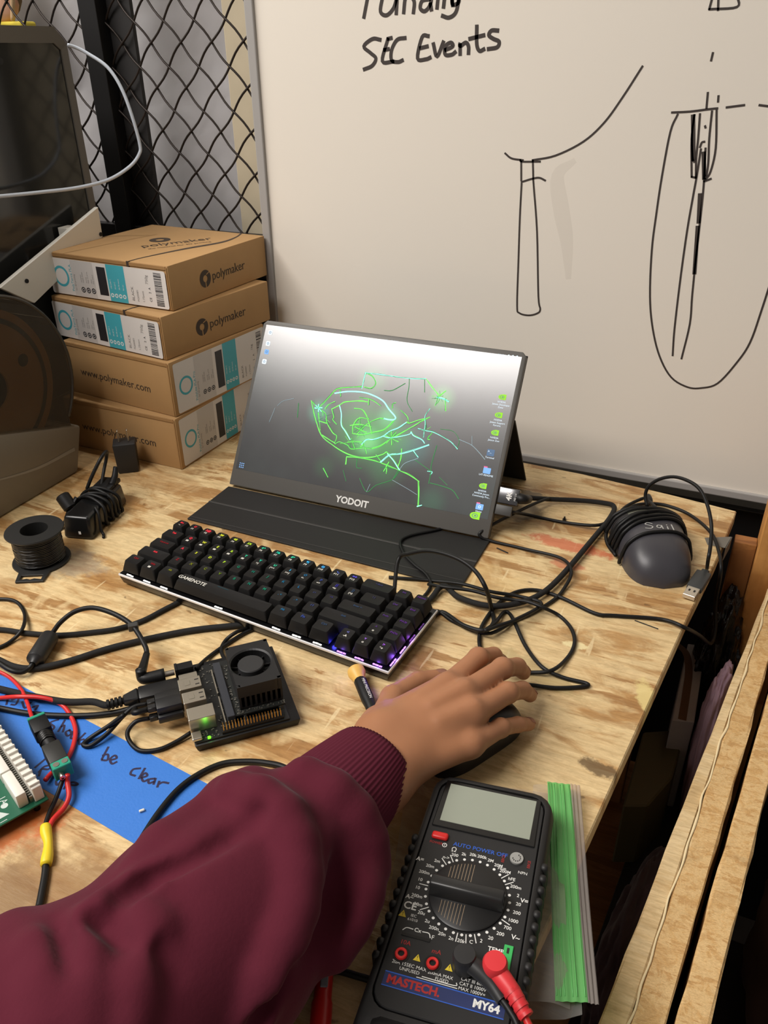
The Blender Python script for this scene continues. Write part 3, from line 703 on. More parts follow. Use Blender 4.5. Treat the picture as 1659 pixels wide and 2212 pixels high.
bm = nb(); s0 = PL(3, 132, (XP, 0, 0), (1, 0, 0)); cyl(bm, (XP - 5, s0.y, s0.z), (1, 0, 0), 4, 4, 16); obj('panel_knob', at_base(bm, po), BLK, prn)
# pale side rail with screws, standing between the printer and the boxes
ex = -866.0; th = 7; PX_ = ((ex, 0, 0), (1, 0, 0))
rp = [PL(x, y, *PX_) for x, y in ((75, 655), (222, 512), (212, 447), (0, 622))]
rail = thing('white_rail', 'cream plastic arm with two screws rising behind the box stack', 'rail', (ex, rp[1].y, rp[1].z))
ro = tuple(rail.location * 1000)
bm = nb(); q = [(p.y, p.z) for p in rp]
yz_prism(bm, q, ex - th, ex, .8)
boxb(bm, XP + .1, ex - th + .2, q[1][0] - 60, q[1][0] - 40, q[1][1] - 8, q[1][1] + 22, .5, 1)
obj('rail_arm', at_base(bm, ro), WHITE, rail)
for sx_, sy_ in ((57, 607), (217, 506)):
    p = PL(sx_, sy_, *PX_); bm = nb(); cyl(bm, p - Vector((1, 0, 0)), (1, 0, 0), 2.8, 2.6, 14); obj('screw', at_base(bm, ro), BLK, rail)
# white feed tube looping out of the printer
tp = [PL(x, y, (k, 0, 0), (1, 0, 0)) for x, y, k in ((146, 97, -889), (165, 103, -883), (190, 116, -872), (232, 145, -850), (262, 190, -835), (285, 250, -825), (302, 312, -820), (300, 334, -820), (280, 360, -824), (235, 388, -832), (170, 405, -842), (90, 415, -855), (0, 424, -865), (-60, 428, -872), (-110, 424, -884), (-120, 422, -893))]
bm = nb(); tube(bm, tp, 2.3, 6, 10)
tag(obj('feed_tube', at_base(bm, tp[0]), mat('bluish_white_tube', (200, 208, 218), 0.35), loc=tp[0], smooth=True), 'white plastic feed tube looping out in front of the smoked side panel', 'tube')

# ------------------------------------------------------------------ filament dryer with a spool inside
DX = -786.0; DT = 78.0
dry = thing('filament_dryer', 'grey filament dryer with a round smoked lid left of the box stack', 'filament dryer', (DX - 40, 640, 0))
def dl(bm): bmesh.ops.translate(bm, vec=Vector((-DX + 40, -640, 0)), verts=bm.verts); return bm
seam = lambda y: 61 + (747 - y) * (98 - 61) / (747 - 627)
base_poly = [(500, .3), (726, .3), (748, seam(748)), (530, seam(530)), (488, 60)]
bm = nb(); yz_prism(bm, base_poly, DX - DT, DX, 4); obj('dryer_base', dl(bm), mat('warm_grey_plastic', (128, 120, 106), 0.5, bump=(900, .15)), dry, smooth=True, angle=35)
bm = nb()
ribbon(bm, [Vector((DX + .1, y, z)) for y, z in ((726, 34), (660, 36), (590, 50))], lambda q: 5 - 3 * q, (1, 0, 0), .3)
obj('base_highlight', dl(bm), mat('base_highlight_grey', (150, 144, 132), 0.4), dry)  # lighter ribbon is a highlight streak painted on the base
cy_, cz_, rr_ = 640.0, 146.0, 113.0
arc = []
for k in range(0, 41):
    a = R(-36 + k * (252 / 40)); y, z = cy_ + rr_ * math.cos(a), cz_ + rr_ * math.sin(a)
    if z > seam(y) + .8: arc.append((y, z))
arc.append((arc[-1][0], seam(arc[-1][0]) + .8)); arc.insert(0, (arc[0][0], seam(arc[0][0]) + .8))
smoke = clear('smoked_lid_plastic', (168, 158, 142), 0.13, 0.08)
bm = nb(); t = nb()
f0 = [t.verts.new((DX - 1, y, z)) for y, z in arc]; f1 = [t.verts.new((DX - DT + 1, y, z)) for y, z in arc]
t.faces.new(f0); t.faces.new(f1[::-1])
for i in range(len(arc) - 1): t.faces.new((f0[i], f0[i + 1], f1[i + 1], f1[i]))
bmesh.ops.recalc_face_normals(t, faces=t.faces); join(bm, t)
lid = obj('smoked_lid', dl(bm), smoke, dry)
bm = nb()
for x_, w_ in ((DX - 2, 2.2), (DX - DT + 3, 2.2)): tube(bm, [Vector((x_, y, z)) for y, z in arc[1:-1]], 2.4, raw=True, seg=6)
obj('lid_rim', dl(bm), mat('dark_smoked_rim', (60, 56, 50), 0.2), lid, smooth=True)
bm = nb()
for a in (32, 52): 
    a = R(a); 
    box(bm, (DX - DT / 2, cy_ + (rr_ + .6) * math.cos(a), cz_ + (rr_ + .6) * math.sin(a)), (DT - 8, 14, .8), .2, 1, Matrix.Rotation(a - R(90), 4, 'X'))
obj('lid_highlight_strip', dl(bm), mat('lid_highlight_tone', (170, 168, 164), 0.25), lid)  # pale strips are highlights painted onto the lid
sp = thing('filament_spool', 'cardboard filament spool inside the smoked dryer lid', 'spool', (DX - 40, 640, 70))
def sl(bm): bmesh.ops.translate(bm, vec=Vector((-DX + 40, -640, -70)), verts=bm.verts); return bm
for xx in (DX - 16, DX - 68):
    bm = nb(); lathe(bm, [(26, 0), (97, 0), (97, 3), (26, 3)], 56, frame_z((xx, cy_ - 6, cz_ + 3), (1, 0, 0)), 0, True); obj('flange', sl(bm), mat('spool_cardboard', (176, 134, 84), 0.8), sp, smooth=True, angle=40)
bm = nb(); lathe(bm, [(27, 0), (84, 0), (84, 48), (27, 48)], 48, frame_z((DX - 64.5, cy_ - 6, cz_ + 3), (1, 0, 0)), 0, True); obj('wound_filament', sl(bm), mat('dark_filament', (40, 44, 40), 0.4, bump=(0.1, 0.1)), sp, smooth=True, angle=40)
bm = nb()
for k in range(3): a = R(20 + 120 * k); disc(bm, plane_m((DX - 12.7, cy_ - 6, cz_ + 3), (0, 1, 0), (0, 0, 1), 0), 60 * math.cos(a), 60 * math.sin(a), 8, 0, 20, 0)
mgl = plane_m((DX - 12.7, cy_ - 6, cz_ + 3), (0, 1, 0), (0, 0, 1), .1)
for k in range(26):
    pass
ribbon(bm, [mgl @ Vector((84 * math.cos(R(a)), 84 * math.sin(R(a)), 0)) for a in range(-60, 100, 10)], 6, (1, 0, 0), .2)
obj('spool_print', sl(bm), mat('dark_spool_print', (48, 52, 40), 0.7), sp)

# ------------------------------------------------------------------ portable monitor on its folio cover
MX, MY, MZ, MT, MR = -391.0, 768.5, 5.6, R(32.65), R(0.3)
mon = thing('portable_monitor', 'thin grey portable monitor leaning back on a black folio cover', 'monitor', (-391, 770, 0))
mb = (-391, 770, 0)
MM_ = Matrix.Translation((MX, MY, MZ)) @ Matrix.Rotation(MR, 4, 'Z') @ Matrix.Rotation(-MT, 4, 'X')   # x across, z up the screen, -y towards the viewer
def to_mon(bm): bmesh.ops.transform(bm, matrix=MM_, verts=bm.verts); return at_base(bm, mb)
HW, CH, SH_ = 172.1, 21.7, 193.6
bez_m = mat('grey_monitor_bezel', (92, 90, 86), 0.5, metal=0.2, bump=(1500, .08))
bm = nb(); t = nb(); prism(t, [(-HW - 5, 0), (HW + 5, 0), (HW + 5, CH + SH_ + 1), (HW, CH + SH_ + 6), (-HW, CH + SH_ + 6), (-HW - 5, CH + SH_ + 1)], 0, 7.5, 1.2, 2, Matrix.Rotation(R(90), 4, 'X')); bmesh.ops.translate(t, vec=Vector((0, 7.5, 0)), verts=t.verts); join(bm, t)
obj('monitor_body', to_mon(bm), bez_m, mon, smooth=True, angle=35)
bm = nb(); mt = plane_m((0, 0, CH * .44), (1, 0, 0), (0, 0, 1), .25); text(bm, 'YODOIT', 11.5, mt, 0, 'CENTER', 1.0, .03); obj('bezel_lettering', to_mon(bm), INKW, mon)
# screen panel: a lit picture under a satin skin
scr = bpy.data.materials.new('lit_screen'); scr.use_nodes = True
nt = scr.node_tree; b = nt.nodes['Principled BSDF']; b.inputs['Base Color'].default_value = srgb(20, 20, 22); b.inputs['Roughness'].default_value = 0.24; b.inputs['Specular IOR Level'].default_value = 0.9; b.inputs['Coat Weight'].default_value = 0.8; b.inputs['Coat Roughness'].default_value = 0.22; b.inputs['Coat IOR'].default_value = 1.8
tc = nt.nodes.new('ShaderNodeTexCoord'); no = nt.nodes.new('ShaderNodeTexNoise'); no.inputs['Scale'].default_value = 9; no.inputs['Detail'].default_value = 4
rp_ = nt.nodes.new('ShaderNodeValToRGB'); rp_.color_ramp.elements[0].color = srgb(14, 14, 17); rp_.color_ramp.elements[1].color = srgb(44, 50, 48); rp_.color_ramp.elements[0].position = .35; rp_.color_ramp.elements[1].position = .75
nt.links.new(tc.outputs['Object'], no.inputs['Vector']); nt.links.new(no.outputs['Fac'], rp_.inputs[0]); scr_col = rp_.outputs[0]; b.inputs['Emission Strength'].default_value = 1.0
bm = nb(); m = plane_m((0, 0, 0), (1, 0, 0), (0, 0, 1), 0); rect(bm, m, -HW, HW, CH, CH + SH_, 0, .15)
screen = obj('screen', to_mon(bm), scr, mon)
SCREEN_TREE = (nt, tc, b)
# picture on the screen
SN = MM_.to_3x3() @ Vector((0, -1, 0)); SO = MM_ @ Vector((0, 0, 0))
MI = MM_.inverted()
def S(x, y): return MI @ PL(x, y, SO + SN * .2, SN)
def zc_(x, y): return S(640 + x / 3.95, 780 + y / 3.95)
def glowmat(n, c, s): return glow(n, c, s)
gg, gc, gdim, gw = glow('screen_green_light', (120, 240, 96), 1.25), glow('screen_cyan_light', (150, 250, 230), 1.5), glow('screen_dim_green_light', (70, 150, 84), .9), glow('screen_pale_light', (150, 170, 175), .9)
bm = nb()
def cur(pts, w, mi=0): ribbon(bm, [zc_(*p) for p in pts], w * .45, (0, -1, 0), .25 + .02 * mi, 4, mi)
rs = random.Random(4)
for pts, w, mi in (
    ([(130, 340), (160, 480), (215, 630), (300, 710), (430, 790), (540, 820), (640, 822), (740, 795), (770, 775), (800, 800), (880, 790)], 2.2, 0),
    ([(140, 350), (185, 400), (250, 450), (260, 520), (310, 610), (345, 640), (330, 705), (370, 690), (440, 720), (470, 750), (560, 740), (640, 745)], 2.0, 0),
    ([(190, 400), (270, 320), (345, 240), (440, 225), (560, 218)], 2.0, 0), ([(330, 275), (440, 260), (560, 265), (650, 290), (740, 340), (790, 410), (845, 475), (835, 500), (790, 500), (750, 490)], 3.2, 1),
    ([(845, 490), (800, 540), (740, 590), (650, 610), (560, 630), (490, 620)], 2.4, 0), ([(245, 410), (280, 370), (330, 345)], 1.6, 0),
    ([(305, 410), (370, 375), (420, 350), (540, 340), (610, 350)], 2.2, 0), ([(305, 415), (320, 480), (310, 500), (345, 540)], 1.8, 0), ([(370, 380), (385, 450), (385, 545), (420, 600), (460, 670)], 2.4, 1),
    ([(495, 405), (560, 415), (600, 470), (625, 540), (645, 620)], 2.0, 0), ([(480, 620), (485, 550), (530, 490), (620, 492)], 1.6, 0), ([(540, 480), (545, 600)], 1.4, 0), ([(460, 550), (540, 540), (640, 560)], 1.4, 0), ([(520, 620), (600, 540), (700, 490), (760, 492)], 1.4, 0), ([(500, 560), (600, 610)], 1.4, 0),
    ([(560, 710), (600, 670), (660, 670), (740, 640), (800, 600), (870, 570), (940, 525)], 3.0, 1), ([(640, 745), (720, 720), (810, 660), (900, 610), (1010, 550), (1090, 500), (1140, 480)], 2.0, 0), ([(940, 520), (965, 530), (1040, 505), (1100, 490)], 1.8, 0), ([(890, 420), (945, 470), (960, 525)], 1.4, 0),
    ([(740, 640), (810, 655), (960, 625), (980, 605), (1000, 635), (1070, 670), (1095, 700)], 2.2, 1), ([(1130, 715), (1000, 760), (890, 790), (800, 800), (720, 862)], 3.6, 1), ([(780, 790), (830, 850), (870, 915), (885, 930)], 2.2, 1), ([(1000, 765), (1040, 820)], 1.8, 1),
    ([(430, 815), (540, 825), (660, 850), (760, 880), (870, 930), (960, 970), (1045, 1025)], 1.8, 0), ([(885, 920), (930, 870), (1040, 830)], 1.4, 3), ([(900, 750), (890, 830), (870, 900)], 1.4, 0),
    ([(590, 100), (720, 115), (860, 135), (1000, 150), (1105, 150)], 2.0, 1), ([(590, 105), (575, 170), (560, 235)], 1.8, 1), ([(600, 105), (650, 130), (680, 190), (640, 230), (580, 220)], 1.6, 0), ([(1105, 150), (1160, 220), (1215, 290)], 1.4, 0), ([(1200, 310), (1250, 320), (1300, 345)], 3.4, 1), ([(1215, 300), (1275, 255)], 2.2, 0), ([(1270, 320), (1275, 425)], 1.8, 0), ([(1215, 300), (1185, 380)], 1.4, 0),
    ([(965, 150), (960, 230), (945, 340), (990, 430)], 1.4, 2), ([(1095, 160), (1095, 265)], 1.4, 2), ([(750, 250), (820, 250), (930, 190)], 1.6, 2), ([(820, 400), (825, 365), (850, 355)], 1.6, 0), ([(1140, 405), (1100, 470), (1100, 540), (1085, 650)], 1.6, 1), ([(1040, 575), (1110, 595), (1165, 605), (1240, 640), (1320, 690), (1375, 750)], 1.8, 1), ([(1165, 605), (1120, 660), (1140, 670)], 1.6, 0),
    ([(1390, 670), (1440, 690), (1500, 720), (1560, 780), (1610, 840)], 1.4, 3), ([(1230, 580), (1340, 600), (1390, 680), (1370, 745)], 1.0, 2), ([(1500, 640), (1500, 715)], 1.0, 3), ([(1200, 720), (1170, 820), (1150, 900), (1150, 945), (1130, 1045)], 1.4, 2), ([(1010, 840), (1080, 890), (1150, 940)], 1.2, 2), ([(1120, 940), (1160, 945), (1145, 970)], 2.0, 1),
    ([(1045, 1025), (1045, 1100), (1038, 1240)], 1.6, 0), ([(1030, 1240), (1070, 1230)], 2.0, 1), ([(1140, 1040), (1220, 1060), (1330, 1100), (1385, 1175)], 1.4, 2), ([(1220, 990), (1290, 1060)], 1.0, 2), ([(430, 820), (425, 880)], 1.4, 0), ([(520, 830), (515, 905), (560, 915)], 1.4, 2), ([(230, 915), (270, 990)], 2.0, 0), ([(540, 1000), (600, 1115), (680, 1060), (820, 1010), (885, 930)], 1.2, 2), ([(600, 1115), (630, 1050)], 1.0, 3), ([(820, 1015), (950, 1090), (1030, 1140)], 1.0, 3), ([(400, 930), (425, 1025)], 1.0, 2), ([(20, 360), (10, 480)], 1.6, 2), ([(-160, 380), (-110, 340), (-20, 320)], 1.0, 3), ([(-230, 520), (-180, 400)], .9, 3),
    ([(770, 880), (770, 940)], 1.8, 0), ([(745, 940), (790, 860)], 1.4, 0), ([(720, 900), (830, 920)], 1.2, 2), ([(810, 600), (815, 715)], 1.6, 0), ([(760, 630), (870, 690)], 1.4, 0), ([(770, 700), (850, 610)], 1.4, 0),
    ([(160, 400), (220, 400)], 3.2, 1), ([(190, 370), (190, 430)], 2.6, 1), ([(165, 375), (215, 430)], 1.8, 1), ([(375, 240), (378, 300)], 1.8, 0), ([(540, 310), (640, 330), (720, 380)], 1.6, 0), ([(620, 320), (615, 375)], 1.4, 0), ([(195, 510), (260, 530)], 1.6, 0), ([(190, 440), (205, 590)], 1.4, 0), ([(215, 630), (330, 700)], 1.6, 0),
    ([(440, 690), (540, 690), (570, 715), (540, 740)], 2.0, 0), ([(470, 660), (500, 750)], 1.4, 0), ([(570, 690), (600, 790)], 1.4, 0), ([(680, 800), (720, 850)], 1.6, 0), ([(830, 1000), (870, 930)], 1.4, 2)):
    cur(pts, w * 1.1, mi)
    if mi < 2:
        for q in range(2):
            cur([(x + rs.uniform(-7, 7), y + rs.uniform(-6, 6)) for x, y in pts], .7, 2 if rs.random() < .6 else 0)
for q in range(70):
    a_ = rs.uniform(0, 6.28); x, y = rs.choice(((560, 560), (560, 600), (815, 650), (230, 480), (460, 690), (770, 900), (1110, 590), (1230, 310), (560, 720))); L1, L2 = rs.uniform(5, 30), rs.uniform(30, 90)
    cur([(x + L1 * math.cos(a_), y + L1 * math.sin(a_) * .7), (x + L2 * math.cos(a_ + .2), y + L2 * math.sin(a_ + .2) * .7)], .55, 2 if rs.random() < .7 else 0)
sw = obj('screen_picture', to_mon(bm), [gg, gc, gdim, gw], screen)
# soft green bloom of the picture, in the screen's own light
nt, tc, b = SCREEN_TREE
col_out = scr_col
wm = nt.nodes.new('ShaderNodeVectorMath'); wm.operation = 'SCALE'; wm.inputs[3].default_value = 1000; nt.links.new(tc.outputs['Object'], wm.inputs[0])
for (zx, zy, rad, c, st) in ((560, 600, 62, (40, 190, 60), .30), (800, 650, 46, (40, 190, 60), .26), (600, 690, 26, (150, 255, 160), .3), (200, 430, 24, (60, 200, 150), .30), (1240, 320, 24, (120, 255, 120), .2), (760, 900, 38, (30, 140, 60), .25), (1000, 740, 36, (50, 150, 140), .2), (650, 170, 30, (60, 180, 80), .2), (1150, 1200, 28, (30, 110, 70), .25), (240, 900, 22, (30, 110, 50), .2), (790, 470, 22, (90, 220, 140), .25)):
    p = to_pt = (MM_ @ zc_(zx, zy)) - Vector(mb)
    ds = nt.nodes.new('ShaderNodeVectorMath'); ds.operation = 'DISTANCE'; ds.inputs[1].default_value = p; nt.links.new(wm.outputs[0], ds.inputs[0])
    mr = nt.nodes.new('ShaderNodeMapRange'); mr.interpolation_type = 'SMOOTHERSTEP'; mr.inputs[1].default_value = 0; mr.inputs[2].default_value = rad; mr.inputs[3].default_value = st; mr.inputs[4].default_value = 0; nt.links.new(ds.outputs['Value'], mr.inputs[0])
    mx = nt.nodes.new('ShaderNodeMix'); mx.data_type = 'RGBA'; mx.blend_type = 'ADD'; nt.links.new(mr.outputs[0], mx.inputs[0]); nt.links.new(col_out, mx.inputs[6]); mx.inputs[7].default_value = srgb(*c); col_out = mx.outputs[2]
nt.links.new(col_out, b.inputs['Emission Color'])
# desktop icons
ic = [glow('icon_green', (150, 215, 60), 1.0), glow('icon_blue', (130, 175, 230), 1.0), glow('icon_white', (225, 240, 250), 1.0), glow('icon_pink', (225, 110, 150), 1.0), glow('icon_slate', (95, 115, 140), 1.0)]
SP = plane_m((0, 0, 0), (1, 0, 0), (0, 0, 1), 0)
def at_px(x, y): p = S(x, y); return SP @ Matrix.Translation(Vector((p.x, p.z, .3)))
for x, y, kind, lines in ((1086, 858, 'eye', ('NVIDIA', 'Jetson Developer', 'Zone')), (1078, 897, 'eye', ('NVIDIA', 'Jetson Support', 'Forums')), (1070, 935, 'eye', ('NVIDIA', 'Jetson Zoo')), (1060, 978, 'term', ('Terminal',)), (1052, 1016, 'dir', ('L4T-README',)), (1044, 1050, 'eye', ('NVIDIA', 'NVIDIA Jetson', 'Community Pro...')), (1036, 1094, 'home', ('Home',)), (1027, 1114, 'eye2', ())):
    bm = nb(); m = at_px(x, y)
    if kind in ('eye', 'eye2'):
        k = 1.0 if kind == 'eye' else 1.35
        rect(bm, m, -1 * k, 4 * k, -3 * k, 3.4 * k, 0); disc(bm, m, -.6 * k, 0, 3.0 * k, 0, 20, 0, .02, 1.5)
        disc(bm, m, -.6 * k, 0, 1.9 * k, 1.5 * k, 20, 4, .05, 1.4); disc(bm, m, -.3 * k, 0, .8 * k, 0, 12, 4, .05)
    elif kind == 'term':
        rect(bm, m, -4.5, 4.5, -4, 4, 4, 0, 1); text(bm, '>_', 4.5, m @ Matrix.Translation((-1.5, 1.2, .06)), 2)
    else:
        rect(bm, m, -4.5, 4.5, -4, 3, 1, 0, .8); rect(bm, m, -4.5, 0, 3, 4.4, 3, 0, .4)
        if kind == 'home': disc(bm, m, 0, -.5, 1.6, 1.0, 16, 2, .05)
    for i, s in enumerate(lines): text(bm, s, 3.0, m @ Matrix.Translation((0, -6.0 - 3.2 * i, .05)), 2)
    obj('desktop_icon', to_mon(bm), ic, screen)
for x, y, c in ((584, 718, 2), (579, 742, 2), (576, 760, 1), (571, 781, 2)):
    bm = nb(); m = at_px(x, y); rect(bm, m, -3.2, 3.2, -3.2, 3.2, c, 0, 1.4); disc(bm, m, 0, 0, 1.6, 1.0, 14, 4, .05); obj('dock_icon', to_mon(bm), ic, screen)
bm = nb(); m = at_px(522, 1005)
for i in range(3):
    for k in range(3): disc(bm, m, -2.6 + 2.6 * i, -2.6 + 2.6 * k, .8, 0, 8, 1)
obj('app_grid_icon', to_mon(bm), ic, screen)
for x, y, s in ((847, 737, 'Nov 19 13:51'), (1083, 767, 'MAXN')): bm = nb(); text(bm, s, 3.0, at_px(x, y), 2); obj('status_lettering', to_mon(bm), ic, screen)
bm = nb(); m = at_px(1108, 769)
for i in range(3): disc(bm, m, -5 + 5 * i, 0, 1.1, 0, 10, 2)
obj('tray_icon_print', to_mon(bm), ic, screen)
# folio: flap on the bench in front, fold line, back panel and kick-out stand
fol = mat('black_folio_cover', (26, 25, 24), 0.62, bump=(1200, .3), bdist=0.0003)
bm = nb()
prism(bm, [(-569, 767), (-569, 676), (-212, 668), (-212, 772)][::-1], .2, 2.6, .8, 2)
obj('cover_flap', at_base(bm, mb), fol, mon)
bm = nb(); boxb(bm, -569, -212, 721, 724, 2.4, 3.1, .3, 1); boxb(bm, -567, -214, 681, 682, 2.5, 2.9); obj('cover_fold', at_base(bm, mb), mat('folio_crease', (58, 56, 54), 0.6), mon)
bm = nb(); t = nb(); boxb(t, -HW - 5, HW + 5, 7.7, 10.0, 2, CH + SH_ + 4, .8); bmesh.ops.transform(t, matrix=MM_, verts=t.verts); join(bm, t)
obj('cover_back', at_base(bm, mb), fol, mon)
hz = 128.0; hp = MM_ @ Vector((0, 11.5, 142))
bm = nb(); hexa(bm, [(-566, 938, .3), (-214, 938, .3), (-214, 941, .3), (-566, 941, .3), (-566, hp.y, hp.z), (-214, hp.y, hp.z), (-214, hp.y + 2.6, hp.z + .6), (-566, hp.y + 2.6, hp.z + .6)], .6, 1)
obj('kick_stand', at_base(bm, mb), fol, mon)

# ------------------------------------------------------------------ keyboard
U = 19.05
kb = thing('keyboard', 'black compact mechanical keyboard with coloured legends in front of the monitor', 'keyboard', (-540, 630, 0), R(-5.2))
KT = math.atan2(2.4, 100)                                   # the deck rises towards the back
KM = Matrix.Translation((0, -98.7, 15.2)) @ Matrix.Rotation(KT, 4, 'X') @ Matrix.Translation((0, 98.7, 0))
def kt(bm): bmesh.ops.transform(bm, matrix=KM, verts=bm.verts); return bm
W17 = 17 * U
bm = nb(); hexa(bm, [(-1, -96, 2.5), (W17 + 1, -96, 2.5), (W17 + 1, 1, 2.5), (-1, 1, 2.5), (-3, -98.4, 12.0), (W17 + 3, -98.4, 12.0), (W17 + 3, 3, 14.4), (-3, 3, 14.4)], 1.5, 2); obj('bottom_case', bm, BLK_GLOSS, kb, smooth=True, angle=40)
for fx in (14, W17 - 14):
    for fy in (-88, -8): bm = nb(); cyl(bm, (fx, fy, .2), (0, 0, 1), 6, 2.6, 20); obj('rubber_foot', bm, RUB, kb)
bm = nb(); prism(bm, [(-3.5, -98.7), (W17 + 3.5, -98.7), (W17 + 3.5, 3.5), (-3.5, 3.5)], -3.0, 0, 1.0, 2); obj('silver_frame', kt(bm), mat('polished_aluminium_edge', (240, 240, 242), 0.35, metal=.25), kb, smooth=True, angle=40)
bm = nb(); prism(bm, [(-2.3, -97.4), (W17 + 2.3, -97.4), (W17 + 2.3, 2.3), (-2.3, 2.3)], -.4, .35); obj('key_plate', kt(bm), mat('black_key_plate', (14, 14, 16), 0.25), kb)
key_m = mat('black_keycap', (18, 17, 17), 0.55, spec=.35, bump=(1800, .12))
rows = [
    [('Esc', '`~', 1)] + [(a, f, 1) for a, f in (('1!', 'F1'), ('2@', 'F2'), ('3#', 'F3'), ('4$', 'F4'), ('5%', 'F5'), ('6^', 'F6'), ('7&', 'F7'), ('8*', 'F8'), ('9(', 'F9'), ('0)', 'F10'), ('-_', 'F11'), ('=+', 'F12'))] + [('<-Back', '', 2), ('Ins', '', 1), ('Home', '', 1)],
    [('Tab', '', 1.5)] + [(a, f, 1) for a, f in (('Q', '#'), ('W', '#'), ('E', '#'), ('R', '#'), ('T', '#'), ('Y', '>|'), ('U', '|<<'), ('I', '>>|'), ('O', '<-'), ('P', '<+'), ('[{', '<x'), (']}', '(=)'))] + [('\\ |', '', 1.5), ('Del', '', 1), ('End', '', 1)],
    [('CapsLock', '', 1.75)] + [(a, '', 1) for a in ('A', 'S', 'D', 'F', 'G', 'H', 'J', 'K', 'L', '; :', "' \"")] + [('Enter <-', '', 2.25), ('PrtSc', '', 1), ('PgUp', '', 1)],
    [('Shift', '', 2.25)] + [(a, '', 1) for a in ('Z', 'X', 'C', 'V', 'B', 'N', 'M', ', <', '. >', '/ ?')] + [('Shift', '', 2.75), ('^', 'o', 1), ('PgDn', '', 1)],
    [('Ctrl', '', 1.25), ('Win', '#', 1.25), ('Alt', '', 1.25), ('', '', 6.25), ('Alt', '', 1.25), ('Fn', '', 1.25), ('Ctrl', '', 1.25), (None, '', .25), ('<', '-A', 1), ('v', 'o', 1), ('>', '*+', 1)]]
hue = [(255, 60, 70), (255, 60, 70), (255, 62, 76), (226, 226, 60), (214, 228, 60), (190, 230, 60), (60, 214, 160), (50, 214, 176), (60, 210, 160), (70, 190, 240), (80, 190, 255), (110, 140, 255), (110, 100, 255), (100, 130, 170), (110, 110, 170), (150, 100, 200), (160, 90, 210)]
lm = {}
def legend_mat(col, dim):
    k = (col, dim)
    if k not in lm: lm[k] = glow('key_light_%d_%d_%d' % col if dim > .5 else 'dim_key_light_%d_%d_%d' % col, col, dim)
    return lm[k]
kwhite = mat('white_key_print', (210, 208, 200), 0.6)
def keycap(w, h, yshift, deep):
    """sculpted cap: wide skirt, narrower dished top"""
    t = nb(); a = w * U / 2 - .55; bq = U / 2 - .55; ta = a - 2.9; tb0, tb1 = -bq + 3.2 - yshift, bq - 1.6 - yshift
    n = 6; ring = []
    def loop(x, y0, y1, z, r):
        out = []
        for cx, cy, a0 in ((x - r, y1 - r, 0), (-x + r, y1 - r, 90), (-x + r, y0 + r, 180), (x - r, y0 + r, 270)):
            for k in range(4): an = R(a0 + 30 * k); out.append(t.verts.new((cx + r * math.cos(an), cy + r * math.sin(an), z)))
        return out
    L = [loop(a, -bq, bq, 3.4, .8), loop(a - .15, -bq + .15, bq - .1, 4.6, .9), loop(ta + .35, tb0 - .35, tb1 + .3, h - .7, 2.0), loop(ta, tb0, tb1, h, 2.0), loop(ta - .9, tb0 + .9, tb1 - .9, h - .12, 1.6)]
    c = loop(ta * .5, tb0 * .5 + tb1 * .05, tb1 * .5 + tb0 * .05, h - .62, 1.0); L.append(c)
    for p, q in zip(L[:-1], L[1:]):
        for i in range(len(p)): t.faces.new((p[i], p[(i + 1) % len(p)], q[(i + 1) % len(p)], q[i]))
    t.faces.new(L[-1]); t.faces.new(L[0][::-1]); bmesh.ops.recalc_face_normals(t, faces=t.faces)
    return t
HTS = [17.2, 15.6, 14.8, 15.0, 15.4]; TILT = [R(-5), R(-1), R(3), R(6), R(6)]
cache = {}
rnd = random.Random(2)
for r_, row in enumerate(rows):
    x = 0.0
    for (lab, sub, w) in row:
        if lab is None: x += w; continue
        cx, cy = (x + w / 2) * U, -(r_ + .5) * U
        key = (w, r_)
        M = KM @ Matrix.Translation((cx, cy, 0))
        if key not in cache:
            bmk = keycap(w, HTS[r_] if w != 6.25 else 13.0, .6, 0)
            rotm = Matrix.Translation((0, 0, HTS[r_])) @ Matrix.Rotation(TILT[r_] * .6, 4, 'X') @ Matrix.Translation((0, 0, -HTS[r_]))
            for v in bmk.verts:
                if v.co.z > 6: v.co = rotm @ v.co
            o = obj('space_bar' if w == 6.25 else 'keycap', bmk, key_m, kb, smooth=True, angle=50); cache[key] = o
        else:
            o = cache[key].copy(); C.objects.link(o)
        o.matrix_basis = Matrix.Translation(M.to_translation() * MM) @ M.to_3x3().to_4x4()
        rotm = Matrix.Translation((0, 0, HTS[r_])) @ Matrix.Rotation(TILT[r_] * .6, 4, 'X')
        lgm = Matrix(rotm); bm = nb(); hc = hue[min(16, int(x + w / 2))]
        bright = (r_ == 0 and x < 13) or (r_ == 1 and x < 9) or (r_ == 2 and 1 < x < 5) or (r_ == 3 and x < 2) or (r_ == 4 and x > 13.5)
        dim = 1.0 if bright else .28
        if lab:
            sz = 4.6 if len(lab) <= 2 else (3.6 if len(lab) < 5 else 3.0)
            text(bm, lab, sz, lgm @ Matrix.Translation((0, 2.6 if w < 3 else 0, .0)), 0, 'CENTER', 1, .02)
            if sub == '#': rect(bm, lgm @ Matrix.Translation((-.6, -2.6, -.05)), -1.7, 1.7, -1.3, 1.3, 1)
            elif sub: text(bm, sub, 3.8, lgm @ Matrix.Translation((-.3, -2.4, -.1)), 1, 'CENTER', 1, .03)
            lo = obj('legend', bm, [legend_mat(hc, dim), kwhite], o)
        else:
            text(bm, 'GAMENOTE', 6.6, Matrix.Translation((-41, 1.2, 13.25)), 1, 'CENTER', 1, .02)
            rect(bm, Matrix.Translation((-4, 5.2, 13.3)), -7, 7, -.25, .25, 0)
            obj('legend', bm, [legend_mat((60, 110, 120), .5), kwhite], o)
        x += w
